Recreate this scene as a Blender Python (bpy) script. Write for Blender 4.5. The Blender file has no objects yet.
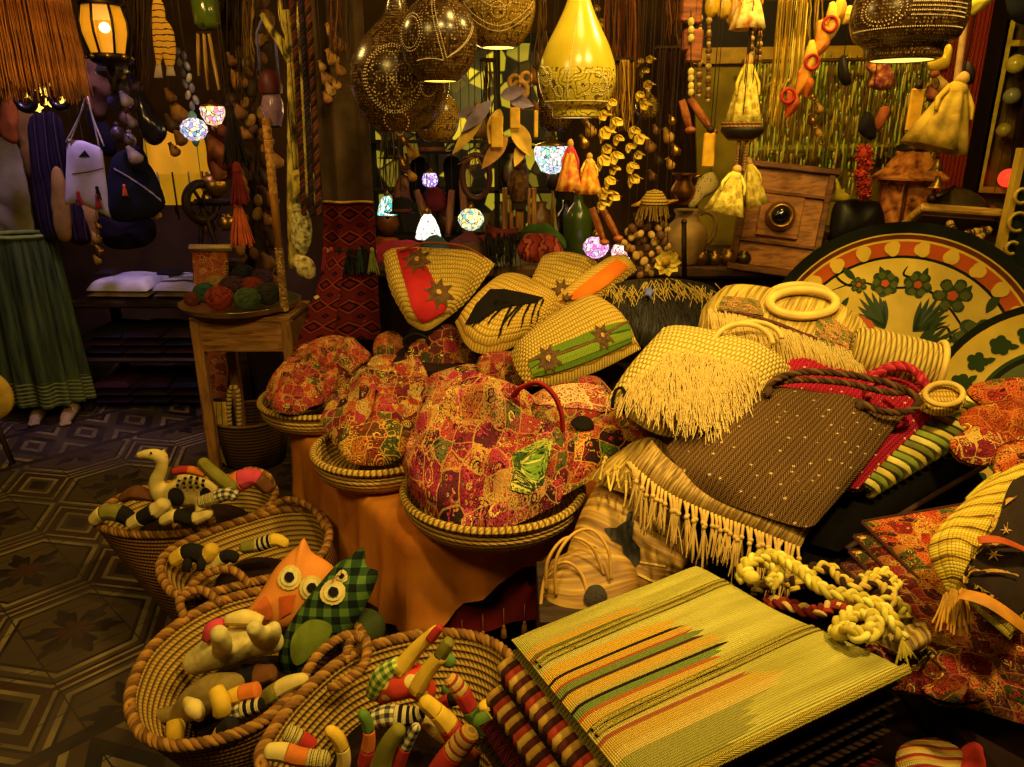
import bpy, math, random
from mathutils import Vector, Matrix, noise as mnoise
V = Vector
R = math.radians
PI = math.pi
sc = bpy.context.scene
COL = sc.collection
rnd = random.Random(7)
# ------------------------------------------------------------------ camera
CAMZ = 1.5
PITCH = R(18.5)
FPX = 740.0
cp, sp = math.cos(PITCH), math.sin(PITCH)
def ray(px, py):
 u = (383.5 - py) / FPX
 return V(((px - 512) / FPX, cp + u * sp, -sp + u * cp))
def P(px, py, Y):
 d = ray(px, py)
 return V((0, 0, CAMZ)) + d * (Y / d.y)
def Z(px, py, z):
 d = ray(px, py)
 return V((0, 0, CAMZ)) + d * ((z - CAMZ) / d.z)
class Pl:
 """a plane through a point, spanned by x and a direction leaning up the back"""
 def __init__(s, o, slope, yaw=0.0, roll=0.0):
  s.o = V(o)
  n = V((0, -math.sin(slope), math.cos(slope)))
  n = Matrix.Rotation(roll, 3, 'Y') @ n
  s.n = (Matrix.Rotation(yaw, 3, 'Z') @ n).normalized()
 def __call__(s, px, py, off=0.0):
  d = ray(px, py)
  c = V((0, 0, CAMZ))
  t = (s.o + s.n * off - c).dot(s.n) / d.dot(s.n)
  return c + d * t
def plane_at(px, py, Y, slope, yaw=0.0, roll=0.0):
 return Pl(P(px, py, Y), R(slope), R(yaw), R(roll))
# ------------------------------------------------------------------ materials
def lin(c):
 return c / 12.92 if c <= 0.04045 else ((c + 0.055) / 1.055) ** 2.4
def hx(s, a=1.0):
 if not isinstance(s, str):
  return (s[0], s[1], s[2], 1.0)
 s = s.lstrip('#')
 return tuple(lin(int(s[i:i + 2], 16) / 255) for i in (0, 2, 4)) + (a,)
class G:
 def __init__(s, name, rough=.85, metal=0., spec=.25):
  s.m = bpy.data.materials.new(name)
  s.m.use_nodes = True
  s.t = s.m.node_tree
  s.b = s.t.nodes['Principled BSDF']
  s.b.inputs['Roughness'].default_value = rough
  s.b.inputs['Metallic'].default_value = metal
  s.b.inputs['Specular IOR Level'].default_value = spec
  s.h = []
 def node(s, typ, **kw):
  n = s.t.nodes.new(typ)
  for k, v in kw.items():
   setattr(n, k, v)
  return n
 def put(s, inp, v):
  if v is None:
   return
  if isinstance(v, bpy.types.NodeSocket):
   s.t.links.new(v, inp)
  elif isinstance(v, str):
   inp.default_value = hx(v)
  else:
   try:
    inp.default_value = v
   except Exception:
    inp.default_value = (v[0], v[1], v[2], 1.0)
 def uv(s):
  return s.node('ShaderNodeTexCoord').outputs['UV']
 def ob(s):
  return s.node('ShaderNodeTexCoord').outputs['Object']
 def map(s, v, sc=(1, 1, 1), rot=(0, 0, 0), loc=(0, 0, 0)):
  n = s.node('ShaderNodeMapping')
  s.put(n.inputs['Vector'], v)
  if not isinstance(sc, (tuple, list)):
   sc = (sc, sc, sc)
  n.inputs['Scale'].default_value = sc
  n.inputs['Rotation'].default_value = rot
  n.inputs['Location'].default_value = loc
  return n.outputs[0]
 def math(s, op, a, b=None, c=None):
  n = s.node('ShaderNodeMath', operation=op)
  s.put(n.inputs[0], a)
  if b is not None: s.put(n.inputs[1], b)
  if c is not None: s.put(n.inputs[2], c)
  return n.outputs[0]
 def sep(s, v):
  n = s.node('ShaderNodeSeparateXYZ')
  s.put(n.inputs[0], v)
  return n.outputs[0], n.outputs[1], n.outputs[2]
 def comb(s, x, y, z=0.0):
  n = s.node('ShaderNodeCombineXYZ')
  s.put(n.inputs[0], x); s.put(n.inputs[1], y); s.put(n.inputs[2], z)
  return n.outputs[0]
 def noise(s, v, scale=5., detail=2., color=False, dist=0.):
  n = s.node('ShaderNodeTexNoise')
  s.put(n.inputs['Vector'], v)
  n.inputs['Scale'].default_value = scale
  n.inputs['Detail'].default_value = detail
  n.inputs['Distortion'].default_value = dist
  return n.outputs['Color' if color else 'Fac']
 def vor(s, v, scale=5., feature='F1', metric='EUCLIDEAN', rand=1.):
  n = s.node('ShaderNodeTexVoronoi', feature=feature)
  if feature != 'DISTANCE_TO_EDGE':
   n.distance = metric
  s.put(n.inputs['Vector'], v)
  n.inputs['Scale'].default_value = scale
  n.inputs['Randomness'].default_value = rand
  return n.outputs[0], (n.outputs[1] if feature != 'DISTANCE_TO_EDGE' else None)
 def white(s, v):
  n = s.node('ShaderNodeTexWhiteNoise', noise_dimensions='3D')
  s.put(n.inputs['Vector'], v)
  return n.outputs['Value']
 def wave(s, v, scale=5., axis='X', dist=0., typ='BANDS', prof='SIN', dscale=1.):
  n = s.node('ShaderNodeTexWave', wave_type=typ, wave_profile=prof)
  if typ == 'BANDS':
   n.bands_direction = axis
  s.put(n.inputs['Vector'], v)
  n.inputs['Scale'].default_value = scale
  n.inputs['Distortion'].default_value = dist
  n.inputs['Detail Scale'].default_value = dscale
  return n.outputs['Fac']
 def ramp(s, f, stops, interp='LINEAR'):
  n = s.node('ShaderNodeValToRGB')
  s.put(n.inputs[0], f)
  cr = n.color_ramp
  cr.interpolation = interp
  while len(cr.elements) < len(stops):
   cr.elements.new(0.5)
  for e, (p, c) in zip(cr.elements, stops):
   e.position = p
  for e, (p, c) in zip(cr.elements, stops):
   e.color = hx(c) if isinstance(c, str) or len(c) == 3 else c
  return n.outputs[0]
 def step(s, f, lo, hi=None):
  """1 above lo"""
  return s.ramp(f, [(max(lo - .004, 0), (0, 0, 0)), (min(lo + .004, 1), (1, 1, 1))])
 def mix(s, f, a, b, mode='MIX'):
  n = s.node('ShaderNodeMix', data_type='RGBA', blend_type=mode)
  s.put(n.inputs[0], f)
  s.put(n.inputs[6], a)
  s.put(n.inputs[7], b)
  return n.outputs[2]
 def bump(s, h, strength=.4, dist=.004):
  n = s.node('ShaderNodeBump')
  n.inputs['Strength'].default_value = strength
  n.inputs['Distance'].default_value = dist
  s.put(n.inputs['Height'], h)
  s.t.links.new(n.outputs[0], s.b.inputs['Normal'])
 def done(s, col, h=None, strength=.5, dist=.004):
  s.put(s.b.inputs['Base Color'], col)
  if h is not None:
   s.bump(h, strength, dist)
  return s.m
_mc = {}
def cache(fn):
 def w(*a, **k):
  key = (fn.__name__, repr(a), repr(sorted(k.items())))
  if key not in _mc:
   _mc[key] = fn(*a, **k)
  return _mc[key]
 return w
@cache
def plain(c, rough=.8, metal=0., var=.25, scale=30., spec=.25, bump=.15):
 g = G('plain', rough, metal, spec)
 o = g.ob()
 n = g.noise(o, scale, 3)
 d = hx(c)
 dk = tuple(x * (1 - var) for x in d[:3])
 lt = tuple(min(1, x * (1 + var * .6)) for x in d[:3])
 return g.done(g.ramp(n, [(.3, dk), (.7, lt)]), g.noise(o, scale * 8, 2), bump, .002)
@cache
def metal(c, rough=.35, dirt=.35):
 g = G('metal', rough, .9, .5)
 o = g.ob()
 n = g.noise(o, 14, 4)
 d = hx(c)
 col = g.ramp(n, [(.25, tuple(x * dirt for x in d[:3])), (.65, d[:3])])
 return g.done(col, g.noise(o, 60, 2), .12, .002)
@cache
def wood(c, c2, scale=8., rough=.55, axis='X'):
 g = G('wood', rough, 0, .35)
 o = g.ob()
 st = {'X': (1, 9, 9), 'Y': (9, 1, 9), 'Z': (9, 9, 1)}[axis]
 v = g.map(o, st)
 n = g.noise(v, scale, 4, dist=.6)
 return g.done(g.ramp(n, [(.3, c2), (.6, c)]), n, .25, .003)
@cache
def emit(c, strength=5., c2=None, scale=60.):
 g = G('glow', .4)
 col = hx(c)
 if c2:
  f, cc = g.vor(g.uv(), scale, rand=1.)
  w = g.sep(cc)[0]
  pal = [(0, c)] + [((i + 1) / (len(c2) + 1), x) for i, x in enumerate(c2)]
  col = g.ramp(w, pal, 'CONSTANT')
  e, _ = g.vor(g.uv(), scale, 'DISTANCE_TO_EDGE')
  col = g.mix(g.ramp(e, [(.03, (0, 0, 0)), (.08, (1, 1, 1))]), '#1a1408', col)
 g.put(g.b.inputs['Base Color'], col)
 g.put(g.b.inputs['Emission Color'], col)
 g.b.inputs['Emission Strength'].default_value = strength
 return g.m
@cache
def straw(c1, c2, su=60., sv=60., bumpd=.006, var='#000000', vmix=.15):
 """plaited straw: interlaced strips on uv metres"""
 g = G('straw', .75, 0, .3)
 v = g.uv()
 x, y, _ = g.sep(v)
 nz = g.noise(v, 25, 2)
 yy = g.math('MULTIPLY_ADD', nz, .012, y)
 a = g.math('SINE', g.math('MULTIPLY', x, su * 2 * PI))
 b = g.math('SINE', g.math('MULTIPLY', yy, sv * 2 * PI))
 row = g.math('ABSOLUTE', g.math('SINE', g.math('MULTIPLY', yy, sv * PI)))
 ph = g.math('FLOOR', g.math('MULTIPLY', yy, sv))
 st = g.math('ABSOLUTE', g.math('SINE', g.math('MULTIPLY', g.math('MULTIPLY_ADD', ph, .5 / su, x), su * PI)))
 h = g.math('MULTIPLY', g.math('POWER', row, .6), g.math('POWER', st, .5))
 n2 = g.noise(g.map(v, (1, 4, 1)), 18, 3)
 col = g.ramp(h, [(.03, tuple(k * .45 for k in hx(c2)[:3])), (.30, c2), (.8, c1)])
 col = g.mix(g.math('MULTIPLY', n2, vmix * 2), col, tuple(k * .55 for k in hx(c2)[:3]) + (1,))
 return g.done(col, h, .8, bumpd)
@cache
def coil(c1, c2, rows=40., st=55., slant=.5):
 """rope coils: rows along uv.v, slanted stitches"""
 g = G('coil', .8, 0, .2)
 v = g.uv()
 x, y, _ = g.sep(v)
 row = g.math('ABSOLUTE', g.math('SINE', g.math('MULTIPLY', y, rows * PI)))
 yr = g.math('MULTIPLY', y, rows)
 rw = g.white(g.comb(g.math('FLOOR', yr), 1.7, .3))
 sl = g.math('MULTIPLY_ADD', g.math('FRACT', yr), slant / st, g.math('MULTIPLY_ADD', rw, 1. / st, x))
 s_ = g.math('ABSOLUTE', g.math('SINE', g.math('MULTIPLY', sl, st * PI)))
 h = g.math('MULTIPLY', g.math('POWER', row, .6), g.math('MULTIPLY_ADD', g.math('POWER', s_, .5), .5, .5))
 n2 = g.noise(v, 12, 3)
 col = g.ramp(h, [(.05, tuple(k * .3 for k in hx(c2)[:3])), (.4, c2), (.9, c1)])
 col = g.mix(g.math('MULTIPLY', n2, .5), col, tuple(k * .6 for k in hx(c2)[:3]) + (1,))
 return g.done(col, h, .9, .008)
@cache
def raffia(c1, c2, scale=120., axis='Y', rough=.6):
 """long strands running along uv.v"""
 g = G('raffia', rough, 0, .35)
 v = g.uv()
 m = g.map(v, (1, .06, 1) if axis == 'Y' else (.06, 1, 1))
 n = g.noise(m, scale, 3, dist=.3)
 n2 = g.noise(v, 7, 2)
 col = g.ramp(n, [(.3, tuple(k * .3 for k in hx(c2)[:3])), (.45, c2), (.62, c1)])
 col = g.mix(g.math('MULTIPLY', n2, .4), col, tuple(k * .7 for k in hx(c2)[:3]) + (1,))
 return g.done(col, n, .9, .008)
@cache
def knit(c1, c2, scale=110., dots=None, bumpd=.004):
 """chunky twill weave with optional pale flecks"""
 g = G('knit', .9, 0, .1)
 v = g.uv()
 x, y, _ = g.sep(v)
 tri = g.math('ABSOLUTE', g.math('SUBTRACT', g.math('FRACT', g.math('MULTIPLY', x, scale * .22)), .5))
 s_ = g.math('ABSOLUTE', g.math('SINE', g.math('MULTIPLY', g.math('MULTIPLY_ADD', tri, 2.5 / scale * 4, y), scale * PI * .5)))
 t_ = g.math('ABSOLUTE', g.math('SINE', g.math('MULTIPLY', x, scale * PI * .44)))
 h = g.math('MULTIPLY', g.math('POWER', s_, .6), g.math('POWER', t_, .35))
 n = g.noise(v, 9, 3)
 col = g.ramp(h, [(.1, tuple(k * .25 for k in hx(c2)[:3])), (.5, c2), (.95, c1)])
 col = g.mix(g.math('MULTIPLY', n, .45), col, c2)
 if dots:
  d, _ = g.vor(g.map(v, (38, 40, 1)), 1., rand=.35)
  f = g.ramp(d, [(.10, (1, 1, 1)), (.16, (0, 0, 0))])
  col = g.mix(f, col, dots)
 return g.done(col, h, .9, bumpd)
@cache
def patchwork(pal, cell=14., fine=70., lines='#d08a30', seed=0., dark='#1c0d0a', ring=.55):
 """embroidered patches: square cells, each with its own motif colour, rings, stitches and piping"""
 g = G('embroidery', .85, 0, .2)
 v = g.map(g.uv(), loc=(seed, seed * .7, 0))
 wob = g.noise(v, 9, 2, color=True)
 v2 = g.mix(.045, v, wob)
 d, cc = g.vor(v2, cell, metric='CHEBYCHEV', rand=.55)
 r, gg, bb = g.sep(cc)
 n = len(pal)
 base = g.ramp(r, [(i / n, c) for i, c in enumerate(pal)], 'CONSTANT')
 d2, c2 = g.vor(v2, fine, rand=.35)
 r2, g2, b2 = g.sep(c2)
 spot = g.ramp(g2, [(i / n, c) for i, c in enumerate(pal[::-1])], 'CONSTANT')
 f1 = g.ramp(d2, [(.20, (0, 0, 0)), (.24, (1, 1, 1)), (.40, (1, 1, 1)), (.44, (0, 0, 0))])
 col = g.mix(g.math('MULTIPLY', f1, g.step(b2, 1 - ring)), base, spot)
 f2 = g.ramp(d2, [(.13, (1, 1, 1)), (.17, (0, 0, 0))])
 col = g.mix(g.math('MULTIPLY', f2, g.step(r2, .4)), col, lines)
 d3, c3 = g.vor(v2, cell * 1.9, rand=.8)
 r3, g3, b3 = g.sep(c3)
 rr = g.math('FRACT', g.math('MULTIPLY', d3, 4.2))
 f3 = g.math('MULTIPLY', g.step(rr, .68), g.step(b3, .45))
 col = g.mix(f3, col, g.ramp(r3, [(0, lines), (.35, pal[0]), (.6, pal[-1]), (.8, '#f0c860')], 'CONSTANT'))
 nz = g.noise(v, fine * 3.2, 2)
 col = g.mix(g.ramp(nz, [(.38, (1, 1, 1)), (.50, (0, 0, 0))]), col, dark)
 e, _ = g.vor(v2, cell, 'DISTANCE_TO_EDGE', rand=.55)
 col = g.mix(g.ramp(e, [(.018, (.8, .8, .8)), (.03, (0, 0, 0))]), col, lines)
 h = g.math('MULTIPLY_ADD', f1, .5, nz)
 return g.done(col, h, .8, .004)
@cache
def stripes(stops, axis='X', period=1., rough=.9, rib=260., wob=.0, bumpd=.003):
 """woven stripes: constant ramp on one uv coordinate / period"""
 g = G('stripe', rough, 0, .15)
 v = g.uv()
 x, y, _ = g.sep(v)
 a, b = (x, y) if axis == 'X' else (y, x)
 f = g.math('FRACT', g.math('DIVIDE', g.math('MULTIPLY_ADD', g.noise(v, 30, 1), wob, a), period))
 col = g.ramp(f, stops, 'CONSTANT')
 s_ = g.math('ABSOLUTE', g.math('SINE', g.math('MULTIPLY', b, rib * PI)))
 t_ = g.math('ABSOLUTE', g.math('SINE', g.math('MULTIPLY', a, rib * PI * .7)))
 h = g.math('MULTIPLY', g.math('POWER', s_, .5), g.math('POWER', t_, .5))
 col = g.mix(g.ramp(h, [(.1, (.6, .6, .6)), (.5, (0, 0, 0))]), col, '#181006')
 return g.done(col, h, .6, bumpd)
@cache
def check(c1, c2, c3, n=40., rough=.9):
 """gingham / plaid on object coordinates or uv"""
 g = G('plaid', rough, 0, .15)
 v = g.uv()
 x, y, _ = g.sep(v)
 a = g.step(g.math('FRACT', g.math('MULTIPLY', x, n)), .5)
 b = g.step(g.math('FRACT', g.math('MULTIPLY', y, n)), .5)
 s_ = g.math('MULTIPLY', g.math('ADD', a, b), .5)
 col = g.ramp(s_, [(0, c1), (.34, c2), (.8, c3)], 'CONSTANT')
 return g.done(col, g.noise(v, 300, 2), .3, .002)
@cache
def spots(c1, c2, scale=40., size=.3, rough=.9, rand=.6):
 g = G('dotted', rough, 0, .15)
 v = g.uv()
 v = g.ob()
 d, _ = g.vor(v, scale, rand=rand)
 col = g.mix(g.ramp(d, [(size, (1, 1, 1)), (size + .05, (0, 0, 0))]), c1, c2)
 return g.done(col, g.noise(v, 300, 2), .3, .002)
@cache
def mottled(c1, c2, c3, scale=20., rough=.85, metal_=0., stretch=(1, 1, 1)):
 g = G('mottled', rough, metal_, .3)
 o = g.map(g.ob(), stretch)
 n = g.noise(o, scale, 4, dist=.5)
 return g.done(g.ramp(n, [(.33, c1), (.5, c2), (.66, c3)]), n, .4, .006)
@cache
def cloth(c1, c2=None, scale=220., rough=.9, fold=0.):
 g = G('cloth', rough, 0, .12)
 v = g.uv()
 x, y, _ = g.sep(v)
 a = g.math('ABSOLUTE', g.math('SINE', g.math('MULTIPLY', x, scale * PI)))
 b = g.math('ABSOLUTE', g.math('SINE', g.math('MULTIPLY', y, scale * PI)))
 h = g.math('MULTIPLY', a, b)
 n = g.noise(g.ob(), 6, 4)
 d = hx(c1)[:3]
 e = hx(c2)[:3] if c2 else tuple(k * .6 for k in d)
 return g.done(g.ramp(n, [(.3, e), (.65, d)]), h, .3, .002)
# ------------------------------------------------------------------ mesh builder
def catmull(pts, n, closed=True):
 pts = [V(p) for p in pts]
 m = len(pts)
 out = []
 segs = m if closed else m - 1
 dense = []
 for i in range(segs):
  if closed:
   a, b, c, d = pts[i - 1], pts[i], pts[(i + 1) % m], pts[(i + 2) % m]
  else:
   a, b, c, d = pts[max(i - 1, 0)], pts[i], pts[i + 1], pts[min(i + 2, m - 1)]
  for k in range(12):
   t = k / 12
   dense.append(.5 * ((2 * b) + (c - a) * t + (2 * a - 5 * b + 4 * c - d) * t * t + (3 * b - a - 3 * c + d) * t ** 3))
 dense.append(dense[0].copy() if closed else pts[-1].copy())
 L = [0.]
 for i in range(1, len(dense)):
  L.append(L[-1] + (dense[i] - dense[i - 1]).length)
 tot = L[-1]
 j = 0
 cnt = n if closed else n - 1
 for k in range(n):
  s = tot * k / cnt
  while j < len(L) - 2 and L[j + 1] < s:
   j += 1
  q = (s - L[j]) / max(L[j + 1] - L[j], 1e-9)
  out.append(dense[j].lerp(dense[j + 1], min(max(q, 0), 1)))
 return out
def poly_resample(pts, n, closed=True):
 """straight-edged resampling"""
 pts = [V(p) for p in pts]
 if closed:
  pts = pts + [pts[0]]
 L = [0.]
 for i in range(1, len(pts)):
  L.append(L[-1] + (pts[i] - pts[i - 1]).length)
 out, j = [], 0
 for k in range(n):
  s = L[-1] * k / (n if closed else n - 1)
  while j < len(L) - 2 and L[j + 1] < s:
   j += 1
  out.append(pts[j].lerp(pts[j + 1], min(1, (s - L[j]) / max(L[j + 1] - L[j], 1e-9))))
 return out
def frame(o, x, y):
 """matrix at o with x axis x, y axis near y"""
 x = V(x).normalized()
 z = x.cross(V(y)).normalized()
 y = z.cross(x)
 m = Matrix((x, y, z)).transposed().to_4x4()
 m.translation = V(o)
 return m
def place(o, rz=0., rx=0., ry=0., s=1.):
 return Matrix.Translation(V(o)) @ Matrix.Rotation(rz, 4, 'Z') @ Matrix.Rotation(rx, 4, 'X') @ Matrix.Rotation(ry, 4, 'Y') @ Matrix.Scale(s, 4)
def wob(p, f, a, seed=0.):
 q = V(p) * f + V((seed * 3.1, seed * 1.7, seed))
 return mnoise.noise_vector(q) * a
class MB:
 def __init__(s, M=None):
  s.v, s.uv, s.f, s.mi, s.sm = [], [], [], [], []
  s.M = M or Matrix.Identity(4)
  s.mat = 0
 def add(s, verts, faces, uvs=None, smooth=True, mat=None):
  b = len(s.v)
  for i, p in enumerate(verts):
   s.v.append(s.M @ V(p))
   s.uv.append(uvs[i] if uvs else (p[0] + .37 * p[1], p[2] + .37 * p[1]))
  for f in faces:
   s.f.append(tuple(b + k for k in f))
   s.mi.append(s.mat if mat is None else mat)
   s.sm.append(smooth)
  return s
 def grid(s, fn, nu, nv, us=1., vs=1., mat=None, smooth=True, flip=False):
  vs_, uv, fs = [], [], []
  for j in range(nv + 1):
   for i in range(nu + 1):
    u, w = i / nu, j / nv
    vs_.append(fn(u, w))
    uv.append((u * us, w * vs))
  for j in range(nv):
   for i in range(nu):
    a = j * (nu + 1) + i
    q = (a, a + 1, a + nu + 2, a + nu + 1)
    fs.append(q[::-1] if flip else q)
  return s.add(vs_, fs, uv, smooth, mat)
 def tube(s, pts, r, n=8, mat=None, cap=True, flat=None, uvs=1.):
  pts = [V(p) for p in pts]
  m = len(pts)
  rs = r if isinstance(r, (list, tuple)) else [r] * m
  if len(rs) != m:
   rs = [rs[min(int(i / (m - 1) * (len(rs) - 1)), len(rs) - 2)] * (1 - (i / (m - 1) * (len(rs) - 1)) % 1 if i < m - 1 else 0) + rs[min(int(i / (m - 1) * (len(rs) - 1)), len(rs) - 2) + 1] * ((i / (m - 1) * (len(rs) - 1)) % 1 if i < m - 1 else 1) for i in range(m)]
  t0 = (pts[1] - pts[0]).normalized()
  up = V((0, 0, 1)) if abs(t0.z) < .9 else V((1, 0, 0))
  nx = t0.cross(up).normalized()
  vs, uv, fs = [], [], []
  L = 0.
  for i in range(m):
   t = (pts[min(i + 1, m - 1)] - pts[max(i - 1, 0)])
   t = t.normalized() if t.length > 1e-9 else t0
   nx = (nx - t * nx.dot(t))
   nx = nx.normalized() if nx.length > 1e-6 else t.orthogonal().normalized()
   ny = t.cross(nx)
   if i: L += (pts[i] - pts[i - 1]).length
   for k in range(n + 1):
    a = 2 * PI * k / n
    fl = flat or 1.
    vs.append(pts[i] + nx * math.cos(a) * rs[i] + ny * math.sin(a) * rs[i] * fl)
    uv.append((k / n * 2 * PI * max(rs[0], rs[m // 2]) * uvs, L * uvs))
  for i in range(m - 1):
   for k in range(n):
    a = i * (n + 1) + k
    fs.append((a, a + 1, a + n + 2, a + n + 1))
  if cap:
   fs.append(tuple(range(n - 1, -1, -1)))
   e = (m - 1) * (n + 1)
   fs.append(tuple(e + k for k in range(n)))
  return s.add(vs, fs, uv, True, mat)
 def lathe(s, prof, n=24, M=None, mat=None, smooth=True, a0=0., a1=2 * PI, fn=None):
  M = M or Matrix.Identity(4)
  vs, uv, fs = [], [], []
  L = 0.
  rm = max(p[0] for p in prof)
  for j, (r, z) in enumerate(prof):
   if j: L += math.hypot(r - prof[j - 1][0], z - prof[j - 1][1])
   for k in range(n + 1):
    a = a0 + (a1 - a0) * k / n
    rr = max(r, 1e-5)
    p = V((rr * math.cos(a), rr * math.sin(a), z))
    if fn: p = fn(p, a, j / (len(prof) - 1))
    vs.append(M @ p)
    uv.append((a * rm, L))
  for j in range(len(prof) - 1):
   for k in range(n):
    a = j * (n + 1) + k
    fs.append((a, a + 1, a + n + 2, a + n + 1))
  return s.add(vs, fs, uv, smooth, mat)
 def ell(s, c, r, n=14, m=9, mat=None, M=None):
  c = V(c)
  if not isinstance(r, (tuple, list, Vector)): r = (r, r, r)
  T = M or Matrix.Identity(3)
  T = T.to_3x3()
  vs, uv, fs = [], [], []
  for j in range(m + 1):
   b = -PI / 2 + PI * j / m
   cb = max(math.cos(b), 1e-4)
   for k in range(n + 1):
    a = 2 * PI * k / n
    vs.append(c + T @ V((r[0] * cb * math.cos(a), r[1] * cb * math.sin(a), r[2] * math.sin(b))))
    uv.append((a * max(r[0], r[1]), b * r[2]))
  for j in range(m):
   for k in range(n):
    a = j * (n + 1) + k
    fs.append((a, a + 1, a + n + 2, a + n + 1))
  return s.add(vs, fs, uv, True, mat)
 def box(s, c, d, M=None, mat=None, taper=None, ch=None):
  """box centred at c, size d, chamfered; taper=(tx,ty) scales the top"""
  c = V(c); T = (M or Matrix.Identity(4))
  hx_, hy, hz = d[0] / 2, d[1] / 2, d[2] / 2
  q = ch if ch is not None else min(hx_, hy, hz) * .25
  tx, ty = taper or (1, 1)
  vs, fs, uv = [], [], []
  def ring(z, e, sx, sy):
   a, b = hx_ * sx, hy * sy
   e2 = q
   return [(-a + e2 + e - q, -b + e - q, z), (a - e2 - e + q, -b + e - q, z), (a - e + q, -b + e2 + e - q, z), (a - e + q, b - e2 - e + q, z), (a - e2 - e + q, b - e + q, z), (-a + e2 + e - q, b - e + q, z), (-a + e - q, b - e2 - e + q, z), (-a + e - q, -b + e2 + e - q, z)]
  rings = [ring(-hz, 2 * q, 1, 1), ring(-hz + q, q, 1, 1), ring(hz - q, q, tx, ty), ring(hz, 2 * q, tx, ty)]
  for rg in rings:
   for p in rg:
    vs.append(T @ (c + V(p)))
    uv.append((p[0] + p[1], p[2] + p[1] * .01))
  for j in range(3):
   for k in range(8):
    fs.append((j * 8 + k, j * 8 + (k + 1) % 8, j * 8 + 8 + (k + 1) % 8, j * 8 + 8 + k))
  fs.append(tuple(range(7, -1, -1)))
  fs.append(tuple(24 + k for k in range(8)))
  return s.add(vs, fs, uv, False, mat)
 def prism(s, pts, n, d, mat=None, smooth=False):
  """planar 3-D outline extruded by d along n"""
  pts = [V(p) for p in pts]
  n = V(n).normalized() * d
  m = len(pts)
  vs = pts + [p + n for p in pts]
  fs = [tuple(range(m - 1, -1, -1)), tuple(range(m, 2 * m))]
  for k in range(m):
   fs.append((k, (k + 1) % m, m + (k + 1) % m, m + k))
  x = (pts[1] - pts[0]).normalized(); y = n.normalized().cross(x)
  return s.add(vs, fs, [(p.dot(x), p.dot(y)) for p in vs], smooth, mat)
 def poly(s, pts, mat=None):
  pts = [V(p) for p in pts]
  x = (pts[1] - pts[0]).normalized()
  nn = (pts[1] - pts[0]).cross(pts[2] - pts[1]).normalized()
  y = nn.cross(x)
  return s.add(pts, [tuple(range(len(pts)))], [(p.dot(x), p.dot(y)) for p in pts], False, mat)
 def puff(s, out, n, top, bot=0., rings=7, mat=None, pw=2.2, ax=None, wr=0., wf=12., seed=0., c=None, sag=None):
  """cushion over a star-shaped planar outline; n is up, top/bot the thickness each way"""
  out = [V(p) for p in out]
  m = len(out)
  n = V(n).normalized()
  c = V(c) if c else sum(out, V()) / m
  if sum(((out[k] - c).cross(out[(k + 1) % m] - c)).dot(n) for k in range(m)) < 0:
   out = out[::-1]
  x = V(ax).normalized() if ax else (V((1, 0, 0)) - n * n.x).normalized()
  y = n.cross(x)
  vs, uv, fs = [], [], []
  for side in (1, -1):
   h = top if side > 0 else bot
   for j in range(rings + 1):
    r = math.sin(PI / 2 * j / rings)
    z = h * (1 - r ** pw) ** (1 / 2.0)
    for k in range(m):
     p = c + (out[k] - c) * r + n * z * side
     if wr and side > 0:
      p = p + wob(p, wf, wr, seed) * (1 - r ** 6 * .6)
     if sag: p = sag(p)
     vs.append(p)
     uv.append((p.dot(x), p.dot(y)))
  for side in (0, 1):
   b = side * (rings + 1) * m
   for j in range(rings):
    for k in range(m):
     q = (b + j * m + k, b + (j + 1) * m + k, b + (j + 1) * m + (k + 1) % m, b + j * m + (k + 1) % m)
     fs.append(q if side == 0 else q[::-1])
  return s.add(vs, fs, uv, True, mat)
 def coons(s, e0, e1, e2, e3, n, top, bot=0., nu=20, nv=16, mat=None, pu=4., pv=4., wr=0., wf=9., seed=0., hump=None, matfn=None):
  """bag body: four edge curves (bottom, right, top, left; e0,e2 run along u, e1,e3 along v) puffed by top/bot along n"""
  n = V(n).normalized()
  E0 = poly_resample(e0, nu + 1, False); E2 = poly_resample(e2, nu + 1, False)
  E1 = poly_resample(e1, nv + 1, False); E3 = poly_resample(e3, nv + 1, False)
  lu = max((E0[0] - E0[-1]).length, (E2[0] - E2[-1]).length)
  lv = max((E1[0] - E1[-1]).length, (E3[0] - E3[-1]).length)
  for side in (1, -1):
   h = top if side > 0 else bot
   if side < 0 and bot == 0: pass
   vs, uv, fs, ms = [], [], [], []
   for j in range(nv + 1):
    v = j / nv
    for i in range(nu + 1):
     u = i / nu
     p = E0[i] * (1 - v) + E2[i] * v + E3[j] * (1 - u) + E1[j] * u - (E0[0] * (1 - u) * (1 - v) + E0[-1] * u * (1 - v) + E2[0] * (1 - u) * v + E2[-1] * u * v)
     a = max(0, 1 - abs(2 * u - 1) ** pu); b = max(0, 1 - abs(2 * v - 1) ** pv)
     z = h * math.sqrt(a * b) if h else 0
     if hump and side > 0: z += hump(u, v)
     p = p + n * z * side
     if wr and side > 0:
      p = p + n * (wob(p, wf, wr, seed).x * min(1, 3 * a) * min(1, 3 * b))
     vs.append(p)
     uv.append((u * lu, v * lv))
   for j in range(nv):
    for i in range(nu):
     a = j * (nu + 1) + i
     q = (a, a + 1, a + nu + 2, a + nu + 1)
     fs.append(q if side > 0 else q[::-1])
   b0 = len(s.mi)
   s.add(vs, fs, uv, True, mat)
   if matfn:
    for j in range(nv):
     for i in range(nu):
      s.mi[b0 + j * nu + i] = matfn((i + .5) / nu, (j + .5) / nv)
  return s
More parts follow.
